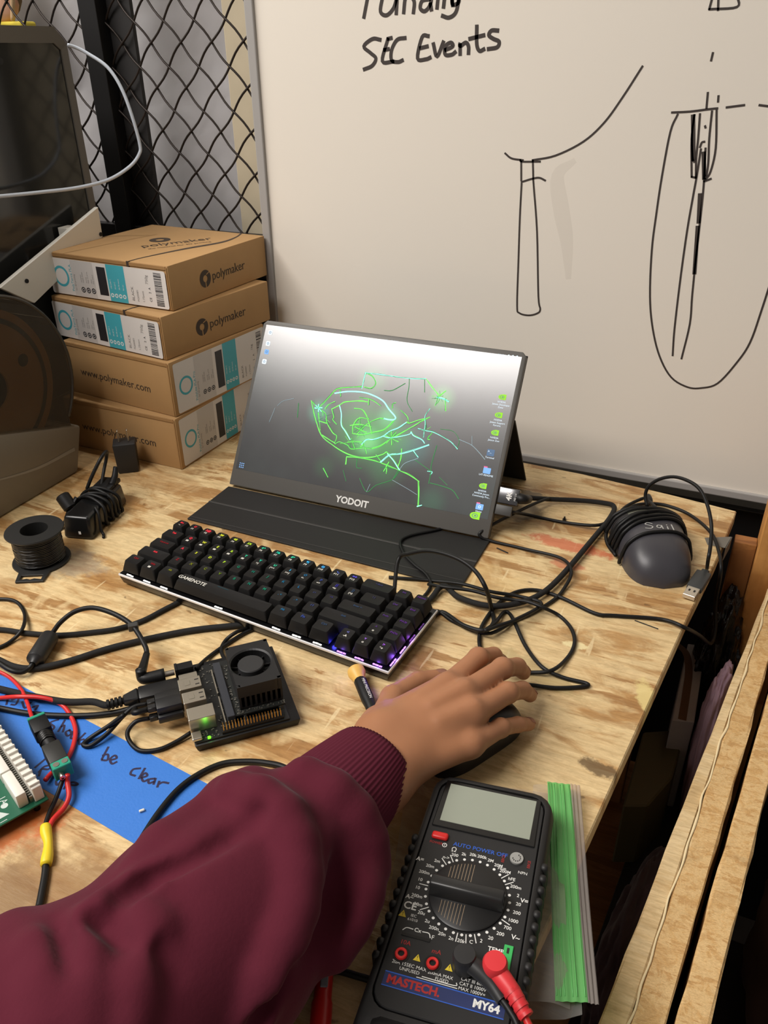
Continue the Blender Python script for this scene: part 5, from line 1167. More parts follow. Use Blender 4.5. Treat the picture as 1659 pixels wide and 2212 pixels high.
for b in words.values(): obj('handwritten_word', at_base(b, (-390, 320, 0)), pen, bt)

# ------------------------------------------------------------------ green circuit board with white sockets (lower left corner)
pc = G(105, 1725, 12); pdir = (G(0, 1560, 20) - G(105, 1712, 20)); pdir.z = 0; pang = math.atan2(pdir.y, pdir.x)
gb = thing('circuit_board', 'green circuit board with white sockets on the blue tape at the left edge', 'circuit board', (pc.x, pc.y, 0), pang)
# local x runs along the sockets away from the lower right corner; local y towards the viewer's left
GI = world_at(gb).inverted()
def gl_(x, y, z): p = GI @ G(x, y, z); return p
sgn = 1 if gl_(0, 1808, 12).y > 0 else -1
bm = nb(); boxb(bm, 0, 190, min(0, sgn * 90), max(0, sgn * 90), 10.4, 12, .3, 1)
for (fx, fy) in ((8, 8), (180, 8), (8, 82), (180, 82)): pass
obj('green_board', bm, mat('green_solder_mask', (22, 92, 66), 0.35, var=.1, vscale=120), gb)
for (fx, fy) in ((8, 8), (180, 8), (8, 82), (180, 82)):
    bm = nb(); cyl(bm, (fx, sgn * fy, .5), (0, 0, 1), 2.6, 10, 10); obj('spacer', bm, BLK, gb)
wsock = mat('white_socket_plastic', (226, 222, 212), 0.45)
bm = nb(); boxb(bm, 3, 185, sgn * 1.5, sgn * 8.5, 12, 26, .5, 1)
obj('socket_strip', bm, wsock, gb)
for i in range(26):
    bm = nb(); x = 5 + i * 7.0; boxb(bm, x, x + 1.6, sgn * 1.2, sgn * 8.8, 25.8, 28.2, .3, 1); obj('socket_rib', bm, wsock, gb) if i % 1 == 0 else None
bm = nb()
for i in range(70): boxb(bm, 5 + i * 2.55, 6.1 + i * 2.55, sgn * 9.2, sgn * 11.4, 12, 18)
obj('pin_row', bm, solder, gb)
bm = nb()
for i in range(6): boxb(bm, 5 + i * 31, 34 + i * 31, sgn * 12.5, sgn * 20, 12, 25 - .8 * (i % 2), 1, 2)
for i in range(6): b2 = nb(); boxb(b2, 5 + i * 31, 34 + i * 31, sgn * 12.5, sgn * 20, 12, 25 - .8 * (i % 2), 1, 2); obj('socket_block', b2, wsock, gb, smooth=True, angle=40)
bm.free()
bm = nb(); m = Matrix.Translation((0, 0, 12.1)) @ Matrix.Rotation(R(180) if sgn > 0 else 0, 4, 'Z')
def gt(s, x, y, size): text(bm, s, size, Matrix.Translation((x, sgn * y, 12.1)) @ Matrix.Rotation(R(180), 4, 'Z'), 0, 'LEFT')
gt('1A', 26, 26, 7); gt('SMPS', 34, 34, 8); gt('SUB', 60, 26, 6); disc(bm, Matrix.Translation((16, sgn * 27, 12.1)), 0, 0, 2.6, 0, 16)
P = [(6, 27), (14, 33), (6, 38)]; bm.faces.new([bm.verts.new((x, sgn * y, 12.15)) for x, y in (P if sgn > 0 else P[::-1])])
for s in ([(2, 36), (2, 48), (-0, 50)], [(1, 24), (3, 28), (1, 31)]): pass
for yy in (30, 36, 44): rect(bm, Matrix.Translation((0, 0, 12.12)), 2, 2.6, min(sgn * yy, sgn * (yy + 5)), max(sgn * yy, sgn * (yy + 5)), 0)
for i in range(7): rect(bm, Matrix.Translation((0, 0, 12.12)), 4 + i * .1, 5.2 + i * .1, min(sgn * (44 + i * 3), sgn * (46 + i * 3)), max(sgn * (44 + i * 3), sgn * (46 + i * 3)), 0)
obj('silk_screen', bm, mat('white_silk_screen', (196, 206, 200), 0.6), gb)

# ------------------------------------------------------------------ barrel connectors with screw terminals, red and black wires
t0, t1 = G(80, 1556, 15), G(138, 1668, 15)
dcn = thing('barrel_connector', 'pair of black barrel connectors with green screw terminals across the blue tape', 'connector', ((t0.x + t1.x) / 2, (t0.y + t1.y) / 2, .3))
dcb = tuple(dcn.location * 1000)
ux = (t1 - t0).normalized(); LN = (t1 - t0).length
cm = plane_m(t0, ux, Vector((-ux.y, ux.x, 0)), 0)
def cn(f):
    t = nb(); f(t); bmesh.ops.transform(t, matrix=cm, verts=t.verts); return at_base(t, dcb)
LN2 = LN
obj('terminal_block', cn(lambda b: boxb(b, 0, 3, -7, 7, -6, 6.5, .5, 1)), GREENT, dcn)
obj('male_body', cn(lambda b: (boxb(b, 3, LN2 * .30, -7, 7, -6.5, 6.5, 1.2, 2), lathe(b, [(0, LN2 * .30), (6.2, LN2 * .30), (6.2, LN2 * .40), (5.0, LN2 * .48), (5.0, LN2 * .55), (0, LN2 * .55)], 22, Matrix.Rotation(R(90), 4, 'Y')))), BLK, dcn, smooth=True, angle=40)
bm = nb()
obj('grip_ridges', cn(lambda b: [lathe(b, [(5.6, LN2 * .33 + k * 2.4), (6.7, LN2 * .33 + k * 2.4 + .5), (5.6, LN2 * .33 + k * 2.4 + 1.2)], 22, Matrix.Rotation(R(90), 4, 'Y'), 0, True) for k in range(4)]), BLK_GLOSS, dcn, smooth=True); bm.free()
obj('female_body', cn(lambda b: boxb(b, LN2 * .55, LN2 * .88, -7, 7, -6.5, 6.5, 1.2, 2)), mat('connector_black', (38, 38, 36), .5), dcn, smooth=True, angle=40)
tb = obj('terminal_block', cn(lambda b: boxb(b, LN2 * .88, LN2, -7, 7, -6, 6.6, .5, 1)), GREENT, dcn)
obj('terminal_screw', cn(lambda b: cyl(b, (LN2 * .94, -3.3, 6.2), (0, 0, 1), 2.4, .9, 14)), STEEL, dcn)
obj('terminal_screw', cn(lambda b: cyl(b, (LN2 * .94, 3.3, 6.2), (0, 0, 1), 2.4, .9, 14)), STEEL, dcn)
obj('wire_ferrule', cn(lambda b: cyl(b, (LN2, -2.5, 0), (1, 0, 0), 2.2, 5, 12)), STEEL, dcn)
obj('wire_ferrule', cn(lambda b: cyl(b, (-5, -2.5, 0), (1, 0, 0), 2.4, 5, 12)), GREY, dcn)
def C3(x, y, z): return cm @ Vector((x, y, z))
# red and black lead from the lower terminal to the yellow sleeve and on under the arm
rw = thing('sleeved_lead', 'red and black lead joined by a yellow sleeve running under the arm', 'lead', G(105, 1800, 0))
rb = tuple(rw.location * 1000)
r1 = [C3(LN + 4, 1.5, 0)] + gp([(146, 1690, 7), (149, 1720, 4), (138, 1745, 2), (115, 1770, 1.4), (104, 1792, 1.2)], 1.9)
bm = nb(); tube(bm, r1, 2.0, 6, 10); obj('red_wire', at_base(bm, rb), REDWIRE, rw, smooth=True)
r2 = [C3(LN + 4, -2.5, 0)] + gp([(134, 1688, 8), (122, 1722, 4), (107, 1755, 2), (99, 1778, 1.4), (98, 1792, 1.2)], 1.5)
bm = nb(); tube(bm, r2, 1.7, 6, 10); obj('black_wire', at_base(bm, rb), RUB, rw, smooth=True)
ys = gp([(98, 1784, 1.2), (100, 1800, .8), (104, 1820, .4), (103, 1845, .2), (99, 1868, .2)], 3.4)
bm = nb(); tube(bm, ys, lambda u: 3.7 + .5 * math.sin(u * 9), 6, 12); obj('yellow_sleeve', at_base(bm, rb), mat('yellow_heat_shrink', (232, 206, 40), 0.45), rw, smooth=True)
bk = gp([(99, 1864, .2), (97, 1890, .2), (90, 1930, .2), (84, 1960, .2), (78, 1984, .3)], 2.4)
bm = nb(); tube(bm, bk, 2.5, 6, 10); tube(bm, bk[-2:], lambda u: 3 + 1.2 * u, 3, 10); obj('black_tail', at_base(bm, rb), RUB, rw, smooth=True)
# loose red wires
pts = [C3(-5, -2.5, 0)] + gp([(66, 1540, 9), (58, 1515, 6), (46, 1490, 3), (24, 1466, .6), (0, 1452, .6), (-40, 1440, .6)], 1.6)
t_, _b = cable('red_wire', 'red wire rising from the upper terminal to the left edge', pts, 1.7, REDWIRE, 'wire')
pts = gp([(-40, 1512, .6), (0, 1508, .6), (40, 1505, 8), (90, 1507, 7), (130, 1520, 2), (152, 1545, .6), (163, 1575, .6), (160, 1605, .6), (150, 1632, 1), (135, 1652, 1), (112, 1670, 1.4), (98, 1685, 3)], 1.9)
cable('red_wire', 'red wire looping across the tape behind the barrel connectors to the white sockets', pts, 2.0, REDWIRE, 'wire')
# cord along the edge of the sleeve
pts = gp([(680, 1700, .3), (620, 1660, .3), (575, 1648, .3), (530, 1645, .3), (480, 1650, .3), (430, 1672, .3), (385, 1705, .4), (345, 1752, .4), (310, 1805, .4), (285, 1850, .4), (250, 1900, .4)], 2.4)
cable('sleeve_cord', 'black cord curving across the tape along the upper edge of the sleeve', pts, 2.4, RUB)

# ------------------------------------------------------------------ screwdriver
s0, s1 = G(768, 1447, 9), G(812, 1552, 8)
sd = thing('screwdriver', 'small precision screwdriver with a tan cap lying partly under the hand', 'screwdriver', (s0.x, s0.y, 0))
sb2 = tuple(sd.location * 1000); d_ = (s1 - s0); LS = d_.length; fz = frame_z(s0, d_)
def sdp(name, prof, m, seg=28):
    b = nb(); lathe(b, prof, seg, fz); return obj(name, at_base(b, sb2), m, sd, smooth=True, angle=45)
sdp('tan_cap', [(0, 0), (6.6, 0), (8.0, 1.2), (8.2, 5), (7.2, 8), (5.6, 12), (5.4, 15), (0, 15)], mat('tan_plastic', (226, 180, 92), 0.45))
hd_ = sdp('handle', [(0, 15), (5.6, 15), (6.0, 17), (6.0, LS * .62), (5.2, LS * .72), (5.2, LS * .9), (3.5, LS), (0, LS)], BLK, 12)
sdp('shaft', [(0, LS), (1.6, LS), (1.6, LS + 34), (0, LS + 35)], STEEL, 12)
bm = nb(); text(bm, 'MINI PRECISION', 3.6, fz @ Matrix.Translation((0, 0, 0)) @ plane_m((0, 0, 17), (0, 0, 1), (0, 1, 0), 0) @ Matrix.Translation((0, 0, 6.2)) if False else plane_m(s0 + d_.normalized() * 18 + Vector((1.6, .4, 6.1)), d_, Vector((-d_.y, d_.x, 0)), 0), 0, 'LEFT'); obj('handle_lettering', at_base(bm, sb2), INKW, hd_)

# ------------------------------------------------------------------ computer mice
def mouse_mesh(L_, W_, H_, seg=36):
    t = nb(); rows = []
    for i in range(29):
        u = i / 28; y = (u - .5) * L_
        wv = W_ / 2 * (max(0, 1 - abs(2 * u - 1) ** 4.2)) ** .42 * (1 - .10 * math.cos(u * 2.4 + .2)); hv = H_ * (max(0, 1 - abs((u - .46) / (.54 if u > .46 else .46)) ** 2.6)) ** .55
        wv = max(wv, .6); hv = max(hv, 1.0); row = []
        for k in range(25):
            a = math.pi * k / 24; c, s = math.cos(a), math.sin(a)
            row.append(t.verts.new((wv * (abs(c) ** .75) * (1 if c > 0 else -1), y, hv * (s ** .72) + .6)))
        rows.append(row)
    for p, q in zip(rows[:-1], rows[1:]):
        for k in range(24): t.faces.new((p[k], p[k + 1], q[k + 1], q[k]))
        t.faces.new((p[0], q[0], q[24], p[24]))
    t.faces.new(rows[0]); t.faces.new(rows[-1][::-1]); bmesh.ops.recalc_face_normals(t, faces=t.faces)
    return t
# dark grey mouse wrapped in its cord
mn, mf = G(1432, 1283, 1), G(1372, 1088, 16)
cxm = (mn + mf) / 2; md = mf - mn; md.z = 0; mang = math.atan2(md.y, md.x) - math.pi / 2; ML = 138
gm = thing('wrapped_mouse', 'dark grey mouse wrapped in its own cord by the bench corner', 'mouse', (cxm.x + 4, cxm.y - 3, 0), mang)
gmm = mat('dark_grey_mouse_shell', (62, 61, 66), 0.38, bump=(1500, .1))
obj('mouse_shell', mouse_mesh(ML, 78, 40), gmm, gm, smooth=True, angle=60)
def ms(x, y): # height of the shell
    u = y / ML + .5; wv = 39 * (max(0, 1 - abs(2 * u - 1) ** 4.2)) ** .42 * (1 - .10 * math.cos(u * 2.4 + .2)); hv = 40 * (max(0, 1 - abs((u - .46) / (.54 if u > .46 else .46)) ** 2.6)) ** .55
    c = min(1, abs(x) / max(wv, 1)) ** (1 / .75); return hv * (max(0, 1 - c * c) ** .36) + .6, wv
bm = nb(); t = nb(); g_ = []
for i in range(13):
    row = []
    for k in range(9):
        x, y = -24 + 48 * i / 12, 24 + 20 * k / 8; row.append(t.verts.new((x, y, ms(x, y)[0] + .4)))
    g_.append(row)
for i in range(12):
    for k in range(8): t.faces.new((g_[i][k], g_[i + 1][k], g_[i + 1][k + 1], g_[i][k + 1]))
join(bm, t); obj('pale_button_patch', bm, mat('pale_grey_green', (146, 148, 132), 0.5), gm, smooth=True)
def lettering_on(s, x0, y0, size, m, parent, name, rotz=0):
    b = nb(); text(b, s, size, Matrix.Rotation(rotz, 4, 'Z'), 0, 'CENTER', 1, .01)
    for v in b.verts: x, y = v.co.x + x0, v.co.y + y0; v.co = Vector((x, y, ms(x, y)[0] + .35))
    obj(name, b, m, parent)
bm = nb()
for s in ([(-10.5, 11), (-15, 13.5), (-18, 10.5), (-14, 7.5), (-11, 4.5), (-14, 1), (-19, 2.5)], [(-1, 7.5), (-5, 8), (-6.5, 4), (-3.5, 2.5), (-1, 6.5)], [(-1, 8), (-.5, 1)], [(5, 6.5), (5, 1.2)], [(5, 10.2), (5.2, 9.6)], [(11, 13), (11.5, .5)]):
    P = [Vector((x + 6, y - 13, ms(x + 6, y - 13)[0])) for x, y in s]; ribbon(bm, P, 1.3, (0, 0, 1), .35, 4)
obj('chalk_lettering', bm, mat('silver_pen', (176, 176, 172), 0.5), gm)
lettering_on('DELL', 0, 20, 6.0, mat('worn_grey_print', (112, 112, 112), .5), gm, 'worn_logo')
for k, (ya, yb, o) in enumerate(((-26, -15, 0), (-6, 18, .4), (2, 25, 1.0), (16, 34, 1.2), (30, 45, 2.2), (42, 49, 2.4), (8, 40, 3.0))):
    P = []
    n = 22
    for i in range(n + 1):
        f = i / n; x = -1 + 2 * f; yy = ya + (yb - ya) * f; wv = ms(0, yy)[1]; X = x * (wv + .5)
        z = ms(X * .985, yy)[0]
        P.append(Vector((X + (x ** 9) * (2.2 + o), yy, max(3.2, z + 2.1 + o * .5))))
    P += [Vector((P[-1].x, yb, 2.6)), Vector((0, (ya + yb) / 2, -0.0 + 2.4))][:1]
    P = [Vector((P[0].x, ya, 2.6))] + P
    bm = nb(); tube(bm, P, 2.0, 2, 8); obj('cord_wrap', bm, RUB, gm, smooth=True)
GMI = world_at(gm).inverted()
def gmp(lst): return [GMI @ p for p in lst]
arch = [V(x, y, d) for x, y, d in ((1398, 1094, 862), (1394, 1070, 868), (1402, 1050, 870), (1425, 1035, 868), (1455, 1030, 862), (1485, 1038, 850), (1510, 1055, 838), (1526, 1085, 822), (1535, 1120, 803), (1537, 1150, 790), (1534, 1185, 772), (1530, 1208, 765))] + [G(1527, 1228, 5)]
bm = nb(); tube(bm, gmp(arch), 2.0, 5, 8); obj('cord_end', bm, RUB, gm, smooth=True)
loopb = gp([(1398, 1076, 16), (1385, 1078, 16), (1350, 1096, 14), (1325, 1125, 10), (1310, 1150, 5), (1312, 1175, 3), (1330, 1200, 4)], 2.0)
bm = nb(); tube(bm, gmp(loopb), 2.0, 5, 8); tube(bm, gmp([G(1400, 1072, 17), G(1404, 1080, 19), G(1402, 1090, 17)]), 3.4, 4, 8); obj('cord_loop', bm, RUB, gm, smooth=True)
loopc = [G(1402, 1082, 20), G(1425, 1105, 34), G(1450, 1130, 33), G(1462, 1160, 24), G(1464, 1175, 16)]
bm = nb(); tube(bm, gmp(loopc), 2.0, 5, 8); obj('cord_loop', bm, RUB, gm, smooth=True)
p0, p1 = G(1523, 1236, 4.6), G(1487, 1290, 4.6); ud = (p1 - p0).normalized(); um = GMI @ plane_m(p0, ud, Vector((-ud.y, ud.x, 0)), 0); ul = (p1 - p0).length
def upl(f): t = nb(); f(t); bmesh.ops.transform(t, matrix=um, verts=t.verts); return t
pg = obj('usb_plug', upl(lambda b: (boxb(b, 4, ul * .68, -8, 8, -4, 4, 1.6, 2), boxb(b, -2, 6, -4, 4, -3, 3, 1, 1))), mat('usb_grey', (58, 60, 60), .5), gm, smooth=True, angle=40)
o = obj('usb_contact_shell', upl(lambda b: boxb(b, ul * .68, ul, -6.2, 6.2, -2.4, 2.4, .3, 1)), mat('usb_shell_metal', (214, 206, 190), .3, metal=.7), pg)
obj('shell_hole', upl(lambda b: (boxb(b, ul * .78, ul * .85, -3.6, -1.6, 2.35, 2.5), boxb(b, ul * .78, ul * .85, 1.6, 3.6, 2.35, 2.5))), INK, o)
# black mouse under the hand
bmo = thing('black_mouse', 'black mouse held under the hand', 'mouse', (-139, 470, 0), R(-24))
obj('mouse_shell', mouse_mesh(104, 60, 33), mat('black_mouse_shell', (24, 23, 23), 0.4), bmo, smooth=True, angle=60)
bm = nb(); cyl(bm, (-3.5, 24, 26), (1, 0, 0), 8, 7, 24); obj('scroll_wheel', bm, RUB, bmo, smooth=True, angle=40)

# ------------------------------------------------------------------ multimeter
mm_t = thing('multimeter', 'black digital multimeter with a round dial and blank display on a plastic bag', 'multimeter', (-84.9, 311.4, 0), 0)
MMt = Matrix.Translation((0, 0, 31.0)) @ Matrix.Rotation(R(6.2), 4, 'Z') @ Matrix.Rotation(R(-2.5), 4, 'Y')
def mmx(b): bmesh.ops.transform(b, matrix=MMt, verts=b.verts); return b
def outl(hw, top, bot, r, waist=0):
    P = []
    for cx, cy, a0 in ((hw - r, top - r, 0), (-hw + r, top - r, 90), (-hw - 1.5 + r, bot + r, 180), (hw + 1.5 - r, bot + r, 270)):
        for k in range(5): a = R(a0 + 22.5 * k); P.append((cx + r * math.cos(a), cy + r * math.sin(a)))
    return P
hol = mat('black_rubber_holster', (28, 27, 27), 0.55, bump=(1200, .15))
bm = nb()
t = nb(); rings = []
for hw, top, bot, r, z in ((40, 92, -104, 16, -27.5), (43.5, 94, -106, 16, -24), (44.5, 94.5, -107, 15, -8), (42.5, 93, -105, 14, 0), (40.2, 91, -103, 13, 1.6), (38.2, 89, -82, 11, 1.2), (38, 88.8, -81, 11, -1.2)):
    rings.append([t.verts.new((x, y, z)) for x, y in outl(hw, top, bot, r)])
for p, q in zip(rings[:-1], rings[1:]):
    for i in range(len(p)): t.faces.new((p[i], p[(i + 1) % len(p)], q[(i + 1) % len(q)], q[i]))
t.faces.new(rings[0][::-1]); bmesh.ops.recalc_face_normals(t, faces=t.faces); join(bm, t)
obj('holster', mmx(bm), hol, mm_t, smooth=True, angle=50)
bm = nb(); prism(bm, outl(37.6, 88.2, -80.5, 11), -6, .6, .6, 1); obj('front_panel', mmx(bm), mat('meter_panel', (30, 30, 31), 0.5), mm_t)
bm = nb()
t = nb(); rr = [[(-40, -84), (40, -84), (42, -100), (-42, -100)]]
lathe(bm, [(0, -34), (6, -34), (8, -30), (8, 30), (6, 34), (0, 34)], 24, Matrix.Translation((0, -93, -2)) @ Matrix.Rotation(R(90), 4, 'Y')); obj('bottom_bumper', mmx(bm), mat('bumper_rubber', (30, 30, 30), 0.3), mm_t, smooth=True, angle=60)
for sx_ in (-1, 1):
    for k in range(11):
        b = nb(); box(b, (sx_ * 44, 34 - k * 8.6, -8), (5, 5.4, 20), 2.0, 2); obj('grip_rib', mmx(b), hol, mm_t, smooth=True, angle=60)
bm = nb(); prism(bm, [(-34.5, 88), (34.5, 87), (35.5, 46.5), (-35.5, 46.5)][::-1], .5, 1.6, .5, 1); obj('display_surround', mmx(bm), BLK_GLOSS, mm_t)
lcd_m = mat('blank_lcd', (146, 152, 138), 0.18)
bm = nb(); prism(bm, [(-31, 85), (31.5, 85), (31.5, 51.5), (-31, 51.5)][::-1], 1.3, 1.9, .2, 1); obj('display', mmx(bm), lcd_m, mm_t)
bm = nb(); box(bm, (-27.5, 38.7, 1.6), (11.5, 5.6, 3.6), 2.2, 3); obj('power_button', mmx(bm), RED, mm_t, smooth=True, angle=50)
bm = nb(); lathe(bm, [(0, .6), (24.6, .6), (24.6, 1.8), (23.8, 2.4), (0, 2.4)], 56); dial = obj('dial', mmx(bm), mat('dial_black', (24, 24, 25), 0.4), mm_t, smooth=True, angle=40)
kr = Matrix.Rotation(R(0), 4, 'Z')
bm = nb(); hexa(bm, [(-24, -7.5, 2.3), (24, -7.5, 2.3), (24, 5.5, 2.3), (-24, 5.5, 2.3), (-23.4, -4.5, 11.5), (23.4, -4.5, 11.5), (23.4, 3.0, 11.5), (-23.4, 3.0, 11.5)], 1.4, 2); bmesh.ops.rotate(bm, cent=(0, 0, 0), matrix=kr.to_3x3(), verts=bm.verts); obj('dial_grip', mmx(bm), mat('dial_grip_black', (38, 38, 38), 0.35), dial, smooth=True, angle=40)
bm = nb()
for k in range(8): 
    x = -14.5 + k * 2.1; L0 = 6.2; L1 = math.sqrt(max(0, 23 ** 2 - x * x)); rect(bm, Matrix.Translation((0, 0, 2.46)), x - .17, x + .17, L0, L1 - 1); 
for k in range(8):
    x = -14.5 + k * 2.1; L1 = math.sqrt(max(0, 23 ** 2 - x * x)); rect(bm, Matrix.Translation((0, 0, 2.46)), x - .17, x + .17, -L1 + 1, -8)
obj('dial_lines', mmx(bm), mat('worn_gold_line', (150, 130, 106), .6), dial)
mw, mr_, mb_ = mat('meter_white_print', (226, 226, 222), .6), mat('meter_red_print', (170, 40, 36), .6), mat('meter_blue_print', (44, 92, 190), .6)
bm = nb(); U0 = Matrix.Translation((0, 0, .75))
def mt_(s, x, y, size, mi=0, al='CENTER', rz=0, bold=0.0): text(bm, s, size, U0 @ Matrix.Translation((x, y, 0)) @ Matrix.Rotation(R(rz), 4, 'Z'), mi, al, 1, bold)
ring_l = ['10', '200m', '20m', '2m', 'n->', '200', '2k', '20k', '200k', '2M', '20M', '200M', 'hFE', '200m', '2', '20', '200', '1000', '700', '200', '20', '2', 'C', '20k', '2n', '20n', '200n', '2u', '20u', '20m', '200m', '10']
n = len(ring_l)
for i, s in enumerate(ring_l):
    a = R(174 - i * 360 / n); disc(bm, U0, 26.6 * math.cos(a), 26.6 * math.sin(a), .95, 0, 12)
    mt_(s, 31.2 * math.cos(a) * (1.03 if abs(math.cos(a)) > .7 else 1), 30.6 * math.sin(a), 3.2, 0, 'CENTER', 0, .012)
for i in (3.5, 4.5, 11.5, 12.5, 17.5, 21.5, 22.5, 23.5, 28.5, 31.5):
    a = R(174 - i * 360 / n); d_ = Vector((math.cos(a), math.sin(a), 0)); ribbon(bm, [d_ * 26 + Vector((0, 0, .7)), d_ * 31.5 + Vector((0, 0, .7))], .6, (0, 0, 1), .08)
mt_('A=', -36, 18, 4.2, 0, 'CENTER', 0, .02); mt_('A~', -35, -10.5, 4.2, 0, 'CENTER', 0, .02); mt_('V=', 35.2, 6, 4.2, 0, 'CENTER', 0, .02); mt_('V~', 34, -19.5, 4.4, 0, 'CENTER', 0, .02); mt_('\u03a9', -16, 31, 5, 0); mt_('F', -14, -33, 4, 0)
mt_('AUTO POWER OFF', 1, 35.6, 4.3, 1, 'CENTER', 0, .01); disc(bm, U0, -23, 33, 1.7, 1.2, 16); rect(bm, U0, -23.2, -22.8, 32.4, 34)
mt_('CE', -33, -16.5, 7, 0, 'CENTER', 0, .02); mt_('IEC', -29, -22.4, 2.6, 0); mt_('61010', -29, -25.2, 2.6, 0)
for s in ([(-33, -33), (-31, -31), (-27, -31)], [(-21, -31), (-17, -31), (-15.5, -33.5)]): ribbon(bm, [Vector((x, y, .7)) for x, y in s], .6, (0, 0, 1), .08)
mt_('Cx', -24, -31, 3.6, 0, 'CENTER', 0, .02)
mt_('10A', -29, -40.5, 4, 2); mt_('mA', -9.6, -41, 4, 2); mt_('PNP', 17.5, 25, 3, 0); mt_('NPN', 31, 25.5, 3, 0); mt_('EBCE', 17, 33, 2.6, 2, 'CENTER', 90); mt_('EBCE', 34, 33, 2.6, 2, 'CENTER', 90); mt_('POWER', -29, 33.4, 2.6, 2)
mt_('TEMP', 24, -30.5, 4, 0, 'CENTER', 0, .02)
mt_('20A 15SEC MAX', -23, -53.4, 3.0, 0); mt_('UNFUSED', -22, -56.4, 2.8, 0); mt_('200mA MAX', -4, -54.0, 2.8, 0); mt_('FUSED', -2.5, -56.6, 2.8, 0); mt_('CAT III 600V', 15.5, -52.6, 2.8, 0); mt_('CAT II 1000V', 15.5, -55.4, 2.8, 0); mt_('MAX 1000V=', 15.5, -58.2, 2.8, 0)
for s in ([(-14, -57.6), (5, -57.6), (6, -55.8)], [(-17, -58.8), (7, -58.8)]): ribbon(bm, [Vector((x, y, .7)) for x, y in s], .5, (0, 0, 1), .08)
rect(bm, U0, -35.5, 35.5, -60.4, -59.7, 1, .02); rect(bm, U0, -35.5, 35.5, -68.6, -68.0, 1, .02)
rect(bm, U0, -35.5, 35.5, -68.0, -60.4, 3, -.05)
mt_('MASTECH.', -17.5, -64.2, 6.8, 2, 'CENTER', 0, .04); mt_('MY64', 25, -64.2, 6.4, 0, 'CENTER', 0, .04)
obj('panel_print', mmx(bm), [mw, mb_, mr_, mat('meter_navy_print', (34, 46, 92), .6)], mm_t)
for x, y, s in ((-36, -22.6, 5), (-19.6, -47.6, 4.6), (0, -48.2, 4.6), (20, -49, 3.0)):
    b = nb(); m = Matrix.Translation((x, y, .8)); b.faces.new([b.verts.new(m @ Vector(p)) for p in ((-s / 2, -s * .42, 0), (s / 2, -s * .42, 0), (0, s * .5, 0))]); w_ = obj('warning_triangle', mmx(b), mat('warning_yellow', (222, 196, 50), .5) if x == -36 else bpy.data.materials['warning_yellow'], mm_t)
    b = nb(); text(b, '!', s * .75, m @ Matrix.Translation((0, -.2, .06)), 0); obj('warning_mark', mmx(b), INK, w_)
bm = nb(); lathe(bm, [(0, .6), (4.4, .6), (4.4, 2.0), (0, 2.0)], 26, Matrix.Translation((25.5, 35, 0))); so = obj('transistor_socket', mmx(bm), mat('socket_grey', (150, 150, 146), .5), mm_t, smooth=True, angle=40)
bm = nb()
for k in range(8): a = R(200 + k * 20 * 1.6); boxb(bm, 25.5 + 2.5 * math.cos(a) - .3, 25.5 + 2.5 * math.cos(a) + .3, 35 + 2.5 * math.sin(a) - .5, 35 + 2.5 * math.sin(a) + .5, 2.0, 2.1)
obj('socket_slots', mmx(bm), INK, so)
for x, y in ((-29.5, -48), (-10, -48.6)):
    bm = nb(); lathe(bm, [(2.0, .7), (2.0, 2.0), (3.3, 2.2), (3.8, 1.6), (3.8, .7)], 26, Matrix.Translation((x, y, 0))); j = obj('test_jack', mmx(bm), RED, mm_t, smooth=True, angle=50)
    bm = nb(); disc(bm, Matrix.Translation((x, y, .85)), 0, 0, 5.2, 0, 24); disc(bm, Matrix.Translation((x, y, 1.0)), 0, 0, 2.0, 0, 16); obj('jack_hole', mmx(bm), mat('jack_black', (10, 10, 10), .4), j)
bm = nb(); boxb(bm, 28.5, 34, -45, -25.5, .6, 1.6, .3, 1); gs = obj('temperature_socket', mmx(bm), mat('bright_green_plastic', (60, 176, 92), .45), mm_t)
bm = nb(); boxb(bm, 30.4, 31.8, -31, -27.5, 1.6, 1.75); obj('socket_slot', mmx(bm), INK, gs)
bm = nb(); boxb(bm, -33, -15, -36.4, -34.6, .6, 1.0); obj('capacitor_slot', mmx(bm), mat('slot_black', (10, 10, 10), .5), mm_t)
MW = world_at(mm_t) @ MMt
def mw_(x, y, z): return MW @ Vector((x, y, z))
# test leads
rl = thing('red_test_lead', 'red test lead with a round plug in the multimeter', 'test lead', mw_(27, -47, 2))
rb_ = tuple(rl.location * 1000)
b = nb(); t = nb(); lathe(t, [(0, 3), (6.4, 3), (7.2, 4.5), (7.2, 15), (6.2, 17), (0, 17.4)], 28, Matrix.Translation((26.5, -46.5, 0))); bmesh.ops.transform(t, matrix=MW, verts=t.verts); join(b, t); tube(b, [mw_(26.5, -47, 10), mw_(34, -53, 9.5), mw_(41, -59, 8), mw_(47, -66, 5)], lambda u: 6 - 2.2 * u, 5, 14); obj('plug', at_base(b, rb_), mat('red_rubber', (214, 52, 58), .45), rl, smooth=True, angle=50)
b = nb()
for k in range(4): tube(b, [mw_(37.5 + k * 3, -56 - k * 2.9, 8.6 - .8 * k), mw_(38.9 + k * 3, -57.3 - k * 2.9, 8.2 - .8 * k)], 5.2 - .3 * k, 2, 14)
obj('plug_ribs', at_base(b, rb_), mat('red_rubber_ribs', (200, 44, 50), .45), rl, smooth=True, angle=40)
b = nb(); tube(b, [mw_(46, -65, 5.4), mw_(52, -73, 2), mw_(55, -86, -5), mw_(55, -102, -13), mw_(50, -122, -20), mw_(36, -142, -27.5)], 2.1, 6, 10); obj('lead_wire', at_base(b, rb_), REDWIRE, rl, smooth=True)
bl_ = thing('black_test_lead', 'black test lead with an angled plug in the multimeter', 'test lead', mw_(9, -40, 2)); bb_ = tuple(bl_.location * 1000)
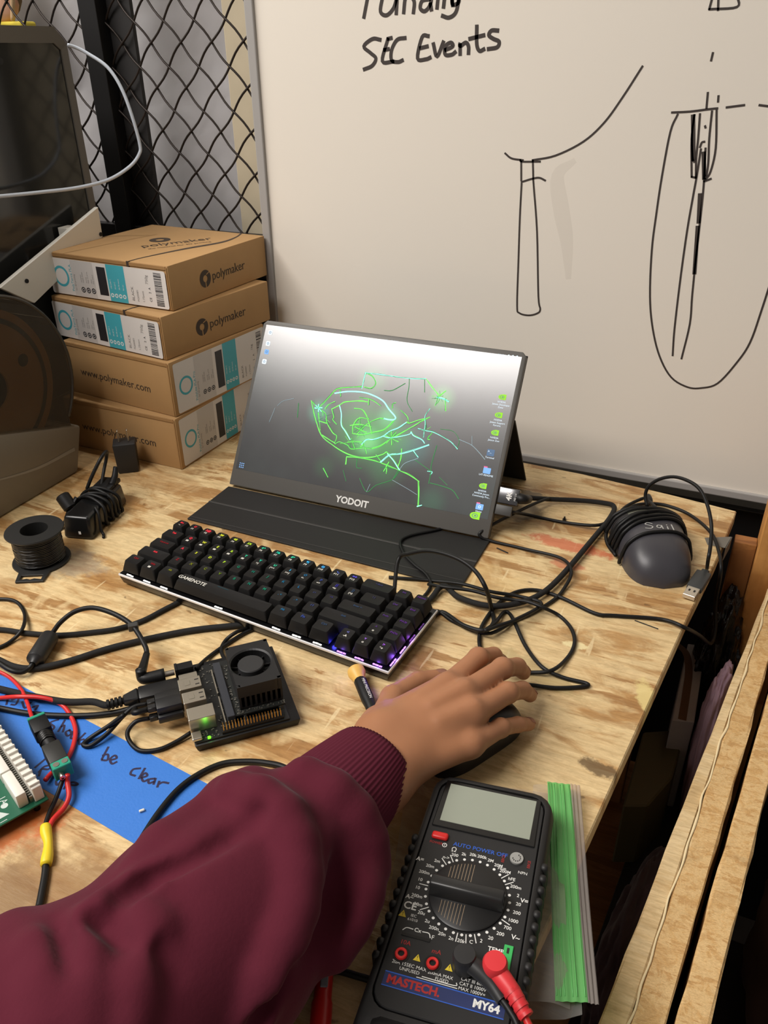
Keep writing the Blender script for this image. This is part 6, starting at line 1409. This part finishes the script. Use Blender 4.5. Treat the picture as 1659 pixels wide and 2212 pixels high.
b = nb(); t = nb(); lathe(t, [(0, 1.2), (6.2, 1.2), (7.0, 3), (7.0, 13), (6.2, 15), (0, 15.4)], 28, Matrix.Translation((8.6, -46, 0))); bmesh.ops.transform(t, matrix=MW, verts=t.verts); join(b, t); tube(b, [mw_(10, -46, 9), mw_(18, -49.5, 8), mw_(26, -54, 6), mw_(33, -60, 4)], lambda u: 5.8 - 2.2 * u, 5, 14); obj('plug', at_base(b, bb_), mat('black_rubber_plug', (40, 40, 41), .45), bl_, smooth=True, angle=50)
b = nb(); tube(b, [mw_(32, -59, 4.4), mw_(38, -64, 3.6), mw_(44, -71, 2), mw_(49, -84, -7), mw_(50, -100, -15), mw_(44, -122, -23), mw_(30, -140, -28)], 2.1, 6, 10); obj('lead_wire', at_base(b, bb_), RUB, bl_, smooth=True)
# red probe and black cord under the sleeve
rp0, rp1 = G(708, 2020, 9), G(690, 2240, 9)
rpb = thing('red_probe', 'red test probe with a grey grip strip lying beside the sleeve', 'probe', (rp0.x, rp0.y, 0)); rq = tuple(rpb.location * 1000); d_ = rp1 - rp0
b = nb(); lathe(b, [(0, -16), (1.2, -16), (1.2, 0)], 12, frame_z(rp0, d_)); obj('probe_tip', at_base(b, rq), STEEL, rpb, smooth=True)
b = nb(); lathe(b, [(0, -4), (3, -3), (5.4, 6), (5.4, d_.length * .66), (6.3, d_.length * .70), (6.3, d_.length), (0, d_.length)], 24, frame_z(rp0, d_)); obj('probe_handle', at_base(b, rq), RED, rpb, smooth=True, angle=40)
b = nb(); q = rp0 + d_ * .36 + Vector((.6, .3, 5.3)); box(b, q + d_ * .08 , (4.6, d_.length * .30, 1.4), .6, 1, Matrix.Rotation(math.atan2(d_.y, d_.x) - R(90), 4, 'Z')); obj('grip_strip', at_base(b, rq), mat('grey_grip', (128, 128, 134), .5), rpb)
pts = gp([(805, 2118, .3), (770, 2108, .3), (735, 2098, .3), (706, 2096, .3), (660, 2100, .3), (620, 2120, .3)], 2.2)
cable('meter_cord', 'black cord between the multimeter and the sleeve passing under the red probe', pts, 2.2, RUB)
pp0, pp1 = G(612, 2150, 8), G(565, 2260, 8); d_ = pp1 - pp0
bp_ = thing('black_probe', 'black test probe mostly hidden under the sleeve beside the red one', 'probe', (pp0.x, pp0.y, 0)); bq = tuple(bp_.location * 1000)
b = nb(); lathe(b, [(0, -4), (3, -3), (6.4, 6), (6.4, d_.length), (0, d_.length)], 24, frame_z(pp0, d_)); obj('probe_handle', at_base(b, bq), BLK, bp_, smooth=True, angle=40)
b = nb(); lathe(b, [(0, -14), (1.2, -14), (1.2, 0)], 12, frame_z(pp0, d_)); obj('probe_tip', at_base(b, bq), STEEL, bp_, smooth=True)

# ------------------------------------------------------------------ zip bag under the multimeter
zb = thing('zip_bag', 'clear plastic zip bag with a green seal strip under the multimeter', 'plastic bag', (-60, 330, 0)); zo = (-60, 330, 0)
film = clear('clear_bag_film', (236, 232, 224), 0.15, 0.15, 1.0)
def sheet(outline, zf, nx=26, ny=40):
    # outline: four pixel corners (a, b, c, d); bilinear patch with gentle waves
    a, b_, c, d = [G(*p, 0) for p in outline]; t = nb(); rows = []
    for j in range(ny + 1):
        v = j / ny; row = []
        for i in range(nx + 1):
            u = i / nx; p = (a * (1 - u) + b_ * u) * (1 - v) + (d * (1 - u) + c * u) * v
            p.z = zf(u, v, p); row.append(t.verts.new(p))
        rows.append(row)
    for j in range(ny):
        for i in range(nx): t.faces.new((rows[j][i], rows[j][i + 1], rows[j + 1][i + 1], rows[j + 1][i]))
    return t
def wav(k, a, s): return lambda u, v, p: max(.25 + k, k + a * (.5 + .5 * noise.noise(Vector((p.x / s, p.y / s, k)))))
def under(u, v, p):
    k = 1.8 + 1.2 * noise.noise(Vector((p.x / 26, p.y / 26, 0))); l = MW.inverted() @ Vector((p.x, p.y, 5))
    return k if k > .3 else .3
bm = sheet([(885, 1672), (1232, 1722), (1255, 2205), (800, 2200)], lambda u, v, p: .4 + .5 * (1 + noise.noise(Vector((p.x / 22, p.y / 22, 3)))) + 9 * max(0, (abs(u - .5) - .42) / .08) * (.6 + .4 * noise.noise(Vector((p.y / 14, 1, u)))))
obj('bag_film', at_base(bm, zo), film, zb, smooth=True)
bm = sheet([(1150, 1712), (1205, 1716), (1230, 2190), (1125, 2180)], lambda u, v, p: 7 + 5 * noise.noise(Vector((p.x / 18, p.y / 26, 8))) + 3 * math.sin(u * 3.1))
obj('bag_fold', at_base(bm, zo), film, zb, smooth=True)
gz_ = clear('green_seal_strip', (120, 200, 116), 0.62, 0.3, .5)
bm = sheet([(1180, 1706), (1229, 1712), (1266, 2186), (1196, 2183)], lambda u, v, p: 9 + 1.5 * math.sin(v * 7) + .35 * math.sin(u * 22), 24, 40)
obj('green_seal', at_base(bm, zo), gz_, zb, smooth=True)
bm = nb()
for k in (.05, .18, .3, .55, .68, .93):
    ea, eb = G(1180, 1706, 0).lerp(G(1229, 1712, 0), k), G(1196, 2183, 0).lerp(G(1266, 2186, 0), k)
    P = [ea.lerp(eb, v) + Vector((0, 0, 9.1 + 1.5 * math.sin(v * 7) + .35 * math.sin(k * 22))) for v in [.01 + i / 20.6 for i in range(21)]]
    tube(bm, P, .35, raw=True, seg=6)
obj('seal_ridges', at_base(bm, zo), mat('green_seal_ridge', (96, 176, 96), .4), zb, smooth=True)
bm = sheet([(1229, 1712), (1250, 1716), (1290, 2190), (1266, 2186)], lambda u, v, p: 8.5 + 1.5 * math.sin(v * 6 + 1) + .5 * math.sin(u * 16), 14, 40)
obj('bag_lip', at_base(bm, zo), clear('grey_bag_lip', (206, 196, 188), 0.3, 0.25, .6), zb, smooth=True)

# ------------------------------------------------------------------ crumbs and loose bits
def bit(name, label, cat, px, py, m, f, z=0.0):
    p = G(px, py, z); b = nb(); f(b); tag(obj(name, b, m, loc=(p.x, p.y, z + .05)), label, cat)
bit('plastic_crumb', 'white plastic crumb lying on the blue tape', 'crumb', 307, 1753, WHITE, lambda b: box(b, (0, 0, 1.1), (4.2, 2.0, 2.0), .5, 1, R(50)), .35)
bit('plastic_crumb', 'white speck on the bare bench near the black lead tail', 'crumb', 169, 1944, WHITE, lambda b: box(b, (0, 0, .8), (2.0, 1.6, 1.5), .4, 1), 0)
bit('small_screw', 'tiny black screw standing on the bench between the monitor and wrapped mouse', 'screw', 1219, 1124, BLK_GLOSS, lambda b: (cyl(b, (0, 0, 0), (0, 0, 1), 2.4, 2, 12), cyl(b, (0, 0, 2), (0, 0, 1), 1.1, 3, 10)), 0)
bit('black_offcut', 'short black strip offcut on the bench in front of the monitor corner', 'offcut', 1085, 1190, BLK, lambda b: box(b, (0, 0, .5), (16, 1.6, .9), .2, 1, R(-20)), 0)
bit('black_sliver', 'thin black sliver on the bench near its right edge', 'sliver', 1396, 1350, BLK, lambda b: box(b, (0, 0, .4), (24, 1.2, .7), .2, 1, R(-12)), 0)

# ------------------------------------------------------------------ the person: one hand and forearm, in a maroon sweatshirt sleeve
def sd_cone(P, a, b, ra, rb):
    """distance to a capsule whose radius changes from ra to rb"""
    a = np.array(a, float); b = np.array(b, float); ba = b - a; l2 = ba @ ba
    pa = P - a; h = np.clip((pa @ ba) / l2, 0, 1)
    return np.linalg.norm(pa - h[..., None] * ba, axis=-1) - (ra + (rb - ra) * h)
def smin(a, b, k):
    h = np.clip(0.5 + 0.5 * (b - a) / k, 0, 1)
    return b * (1 - h) + a * h - k * h * (1 - h)
def surface_net(fn, lo, hi, step):
    """a mesh over the zero level of a distance field, one vertex per crossed cell"""
    xs, ys, zs = [np.arange(lo[i], hi[i] + step, step) for i in range(3)]
    X, Y, Z = np.meshgrid(xs, ys, zs, indexing='ij')
    D = fn(np.stack([X, Y, Z], -1))
    nx, ny, nz = D.shape; ins = D < 0
    cs = [(i, j, k) for i in (0, 1) for j in (0, 1) for k in (0, 1)]
    cnt = sum(ins[i:nx - 1 + i, j:ny - 1 + j, k:nz - 1 + k].astype(int) for i, j, k in cs)
    act = (cnt > 0) & (cnt < 8)
    idx = -np.ones(act.shape, int); ai = np.argwhere(act); idx[act] = np.arange(len(ai))
    acc = np.zeros((len(ai), 3)); num = np.zeros(len(ai))
    for ax in range(3):
        for u in (0, 1):
            for v in (0, 1):
                o = [0, 0, 0]; ot = [a_ for a_ in range(3) if a_ != ax]; o[ot[0]] = u; o[ot[1]] = v
                p = ai + np.array(o); q = p.copy(); q[:, ax] += 1
                d0 = D[p[:, 0], p[:, 1], p[:, 2]]; d1 = D[q[:, 0], q[:, 1], q[:, 2]]
                c = (d0 < 0) != (d1 < 0); t = np.where(c, d0 / np.where(d0 - d1 == 0, 1, d0 - d1), 0)
                pt = p.astype(float); pt[:, ax] += t
                acc[c] += pt[c]; num[c] += 1
    V_ = np.array(lo) + (acc / num[:, None]) * step
    F = []
    for ax in range(3):
        o1, o2 = [a_ for a_ in range(3) if a_ != ax]
        sl0 = [slice(None)] * 3; sl1 = [slice(None)] * 3; sl0[ax] = slice(0, -1); sl1[ax] = slice(1, None)
        cr = ins[tuple(sl0)] != ins[tuple(sl1)]
        for e in np.argwhere(cr):
            if e[o1] < 1 or e[o2] < 1 or e[o1] > act.shape[o1] - 1 or e[o2] > act.shape[o2] - 1: continue
            c = []
            for u, v in ((-1, -1), (0, -1), (0, 0), (-1, 0)):
                g = e.copy(); g[o1] += u; g[o2] += v; c.append(idx[tuple(g)])
            if min(c) < 0: continue
            flip = ins[tuple(e)]
            if ax == 1: flip = not flip
            F.append(tuple(int(k) for k in (c if flip else c[::-1])))
    return V_, F
def relax(Vv, F, it, f=0.5):
    """a little smoothing of the net"""
    n = len(Vv); e = set()
    for q in F:
        for i in range(4): a, b = q[i], q[(i + 1) % 4]; e.add((min(a, b), max(a, b)))
    E_ = np.array(list(e)); deg = np.bincount(E_.ravel(), minlength=n)[:, None]
    for _ in range(it):
        s = np.zeros_like(Vv); np.add.at(s, E_[:, 0], Vv[E_[:, 1]]); np.add.at(s, E_[:, 1], Vv[E_[:, 0]])
        Vv = Vv * (1 - f) + f * s / np.maximum(deg, 1)
    return Vv

# joints in millimetres: wrist, knuckles and finger joints
WR = (-176, 386, 44)
FING = {
    'index': [(-155, 467, 52, 10.8), (-144, 512, 51, 8.4), (-137, 536, 37, 7.6), (-133, 549, 21, 6.6)],
    'middle': [(-139, 461, 55, 11.0), (-121, 506, 52, 8.7), (-114, 530, 37, 7.9), (-111, 542, 22, 6.9)],
    'ring': [(-127, 446, 52, 10.6), (-110, 485, 47, 8.3), (-103, 508, 33, 7.5), (-99, 521, 18, 6.6)],
    'little': [(-121, 424, 42, 9.6), (-107, 457, 35, 7.3), (-98, 478, 23, 6.5), (-92, 493, 12, 5.8)],
    'thumb': [(-192, 418, 34, 14.5), (-202, 464, 25, 11.0), (-193, 498, 17, 9.6), (-178, 518, 12, 8.0)]}
CARP = {'index': (-187, 402, 45, 17), 'middle': (-178, 398, 47, 17), 'ring': (-169, 392, 45, 16), 'little': (-160, 387, 41, 15)}
def hand(P):
    d = sd_cone(P, (-203, 250, 52), (-186, 372, 45), 27, 21)
    d = smin(d, sd_cone(P, (-186, 250, 50), (-166, 366, 43), 27, 20), 10)
    d = smin(d, sd_cone(P, (-186, 372, 45), (-184, 400, 45), 20.5, 19), 8); d = smin(d, sd_cone(P, (-166, 366, 43), (-162, 388, 42), 19.5, 17), 8)
    palm = None
    for f in ('index', 'middle', 'ring', 'little'):
        c = CARP[f]; k = FING[f][0]; s = sd_cone(P, c[:3], k[:3], c[3], k[3])
        palm = s if palm is None else smin(palm, s, 9)
    palm = smin(palm, sd_cone(P, (-196, 420, 38), (-163, 462, 44), 13, 9), 12)
    d = smin(d, palm, 14)
    allf = None
    for f, J_ in FING.items():
        fd = None
        for a, b in zip(J_[:-1], J_[1:]):
            s = sd_cone(P, a[:3], b[:3], a[3] * (.93 if f != 'thumb' else 1), b[3])
            fd = s if fd is None else smin(fd, s, 3.0)
        if f == 'thumb':
            d = smin(d, smin(fd, sd_cone(P, (-182, 398, 40), J_[0][:3], 16, 14), 8), 9)
            continue
        fd = smin(fd, np.linalg.norm(P - np.array(J_[1][:3]), axis=-1) - J_[1][3] * 1.02, 3)
        allf = fd if allf is None else smin(allf, fd, 1.2)
    d = smin(d, allf, 6)
    # tendons on the back of the hand
    for f in ('index', 'middle', 'ring'):
        c = np.array(CARP[f][:3]); k = np.array(FING[f][0][:3]); a = c * .45 + k * .55 + np.array((0, 0, 11.0)); b = k + np.array((0, 0, 8.4))
        d = smin(d, sd_cone(P, a, b, 1.8, 3.0), 8)
    return np.maximum(d, 0.6 - P[..., 2])
Vh, Fh = surface_net(hand, (-250, 236, 0), (-78, 562, 82), 1.7)
Vh = relax(Vh, Fh, 3)
skin = mat('brown_skin', (166, 114, 80), 0.5, sss=0.12, var=0.07, vscale=40, bump=(900, .12), bdist=0.0004)
nt = skin.node_tree
person = obj('person', (Vh - np.array((-176, 386, 0)), Fh), skin, None, loc=(-176, 386, 0), smooth=True)
tag(person, 'person in a maroon sweatshirt resting one hand on the black mouse', 'person')
nail_m = mat('fingernail', (196, 144, 122), 0.3)
for f, J_ in FING.items():
    a, b = np.array(J_[-2][:3], float), np.array(J_[-1][:3], float); r_ = J_[-1][3]
    ax = (b - a) / np.linalg.norm(b - a); up = np.array((0, 0, 1.0))
    if f == 'thumb': up = np.array((-.6, -.2, .8))
    up = up - ax * (up @ ax); up /= np.linalg.norm(up); sd_ = np.cross(ax, up)
    t = nb(); n1, n2 = 8, 8; g = []
    for i in range(n1 + 1):
        row = []
        for k in range(n2 + 1):
            u = -1 + 2 * i / n1; v = k / n2; w = (1 - .25 * (1 - v) ** 3 - .18 * v ** 6)
            ang_ = u * .85 * w; p = b + ax * (-r_ * .75 + v * r_ * 1.5) + (up * math.cos(ang_) + sd_ * math.sin(ang_)) * (r_ * (1.03 if v < .7 else 1.03 - .35 * (v - .7) ** 2 * 3)) - np.array((-176, 386, 0))
            # follow the rounded tip
            over = max(0.0, float((p + np.array((-176, 386, 0)) - b) @ ax)); p = p - up * (r_ - math.sqrt(max(.01, r_ * r_ - min(over, r_ * .9) ** 2))) * .9
            row.append(t.verts.new(Vector(p)))
        g.append(row)
    for i in range(n1):
        for k in range(n2): t.faces.new((g[i][k], g[i + 1][k], g[i + 1][k + 1], g[i][k + 1]))
    bmesh.ops.solidify(t, geom=list(t.faces), thickness=.5); bmesh.ops.recalc_face_normals(t, faces=t.faces)
    obj('fingernail', t, nail_m, person, smooth=True)

# sleeve: a loose tube of thick knit lying on the bench, with folds
def sleeve0(P):
    d = sd_cone(P, (-191, 294, 53), (-197, 264, 58), 46, 58)
    d = smin(d, sd_cone(P, (-197, 264, 58), (-206, 210, 62), 58, 62), 12)
    d = smin(d, sd_cone(P, (-206, 210, 62), (-228, 124, 70), 62, 64), 16)
    d = smin(d, sd_cone(P, (-228, 124, 70), (-420, 8, 90), 61, 73), 22)
    return d
def march(px, py, fn, t0=0.25, t1=0.9):
    d = np.array(ray(px, py)); d = d / np.linalg.norm(d); o = np.array((0, 0, CAM_H)); t = 120.0
    for _ in range(90):
        s = float(fn((o + d * t)[None])[0]); t += s * .8
        if s < .3: break
        if t > 900: return None
    return o + d * t
ridges = [   # photo traces of the fold crests: (points, radius, lift)
    ([(604, 1652), (660, 1672), (720, 1712), (768, 1760), (794, 1815), (800, 1870), (782, 1930), (756, 1985), (722, 2050)], 15, 12),
    ([(505, 1702), (560, 1722), (612, 1762), (640, 1820), (648, 1890), (640, 1960), (616, 2030), (580, 2110), (548, 2200)], 13, 10.5),
    ([(600, 1652), (540, 1668), (470, 1700), (400, 1745), (340, 1800), (290, 1858)], 12, 4),
    ([(330, 1890), (285, 1915), (235, 1950), (190, 1985)], 13, 6),
    ([(300, 1960), (330, 2000), (322, 2060), (300, 2130), (292, 2210)], 11, 6),
    ([(150, 1990), (185, 2060), (190, 2140), (180, 2212)], 12, 2),
    ([(30, 1980), (80, 2030), (96, 2100), (90, 2200)], 14, 3)]
valleys = [
    ([(556, 1772), (500, 1800), (440, 1838), (380, 1872), (330, 1896), (268, 1950)], 5.5, 7),
    ([(742, 1830), (748, 1890), (728, 1960), (690, 2020), (655, 2080)], 9, 13),
    ([(620, 2100), (575, 2160), (540, 2212)], 7, 6),
    ([(250, 1990), (225, 1996), (200, 1992)], 3.6, 5), ([(222, 2002), (250, 2025), (272, 2050)], 3.6, 5), ([(120, 1985), (140, 2040), (148, 2100)], 5, 4), ([(350, 2060), (370, 2110)], 6, 2)]
def lay(L):
    out = []
    for pts, r_, lift in L:
        Q = []
        for x, y in pts:
            p = march(x, y, sleeve0)
            if p is not None:
                e = 1.0; g = np.array([float(sleeve0((p + np.eye(3)[i] * e)[None])[0] - sleeve0((p - np.eye(3)[i] * e)[None])[0]) for i in range(3)]); g /= np.linalg.norm(g) + 1e-9
                Q.append((p, g))
        out.append((Q, r_, lift))
    return out
RG, VL = lay(ridges), lay(valleys)
def sleeve(P):
    d = sleeve0(P)
    for Q, r_, lift in RG:
        for i, ((a, ga), (b, gb_)) in enumerate(zip(Q[:-1], Q[1:])):
            d = smin(d, sd_cone(P, a - ga * (r_ - lift), b - gb_ * (r_ - lift), r_, r_), 6.5)
    for Q, r_, dep in VL:
        v = None
        n = len(Q) - 1
        for i, ((a, ga), (b, gb_)) in enumerate(zip(Q[:-1], Q[1:])):
            ta = .15 if i == 0 else 1; tb = .15 if i == n - 1 else 1
            rr2 = max(r_, dep * .9); s = sd_cone(P, a + ga * (rr2 - dep * ta), b + gb_ * (rr2 - dep * tb), rr2, rr2); v = s if v is None else np.minimum(v, s)
        if v is not None: d = -smin(-d, v, 6)
    n_ = P / 1.0
    d = d - 1.2 * np.sin(P[..., 0] / 17 + P[..., 1] / 29) * np.sin(P[..., 1] / 23 - P[..., 2] / 19)
    # hollow towards the cuff so the hand can pass
    hole = sd_cone(P, (-178, 380, 44), (-192, 300, 50), 27, 30)
    d = -smin(-d, hole, 5)
    return np.maximum(d, 0.5 - P[..., 2])
lo, hi = (-506, -78, -2), (-100, 396, 190)
Vs, Fs = surface_net(sleeve, lo, hi, 2.6)
Vs = relax(Vs, Fs, 4)
fleece = mat('maroon_fleece', (88, 32, 46), 0.95, spec=.12, sheen=.06, bump=(420, .25), bdist=0.0006, var=.06, vscale=60)
rib_m = bpy.data.materials.new('maroon_ribbed_knit'); rib_m.use_nodes = True
b = rib_m.node_tree.nodes['Principled BSDF']; b.inputs['Base Color'].default_value = srgb(86, 31, 46); b.inputs['Roughness'].default_value = .95; b.inputs['Specular IOR Level'].default_value = .15
po_ = np.array((-176, 386, 0))
slv = obj('sweatshirt_sleeve', (Vs - po_, Fs), fleece, person, smooth=True)
# ribbed cuff: a short tapered tube of knit with fine ribs running along it
c0, c1 = np.array((-193, 304, 52.0)), np.array((-180.5, 377, 45.5))
axc = (c1 - c0) / np.linalg.norm(c1 - c0); sid = np.cross(axc, (0, 0, 1.0)); sid /= np.linalg.norm(sid); upc = np.cross(sid, axc)
t = nb(); NS, NR = 288, 16; rings = []
for i in range(NR + 1):
    f = i / NR; row = []
    for k in range(NS):
        a = 2 * math.pi * k / NS; w = 42 - 9 * f + 1.5 * math.sin(f * 3.1); h_ = 38 - 9 * f
        rr_ = 1 + .008 * (1 if (k % 4) in (0, 1) else -1) * (1 if 0 < i else 1)
        if i == NR: rr_ *= .985
        p = c0 + (c1 - c0) * f + (sid * math.cos(a) * w + upc * math.sin(a) * h_) * rr_
        p[2] = max(p[2], .8); row.append(t.verts.new(Vector(p - po_)))
    rings.append(row)
for i, f in ((NR, .985), (NR - 3, .95)):
    row = []
    for k in range(NS):
        a = 2 * math.pi * k / NS; ff = i / NR; w = (42 - 9 * ff) - 2.6; h_ = (38 - 9 * ff) - 2.6
        p = c0 + (c1 - c0) * ff + (sid * math.cos(a) * w + upc * math.sin(a) * h_); p[2] = max(p[2], 2.4); row.append(t.verts.new(Vector(p - po_)))
    rings.append(row)
for p, q in zip(rings[:-1], rings[1:]):
    for k in range(NS): t.faces.new((p[k], p[(k + 1) % NS], q[(k + 1) % NS], q[k]))
bmesh.ops.recalc_face_normals(t, faces=t.faces)
obj('ribbed_cuff', t, rib_m, slv, smooth=True)
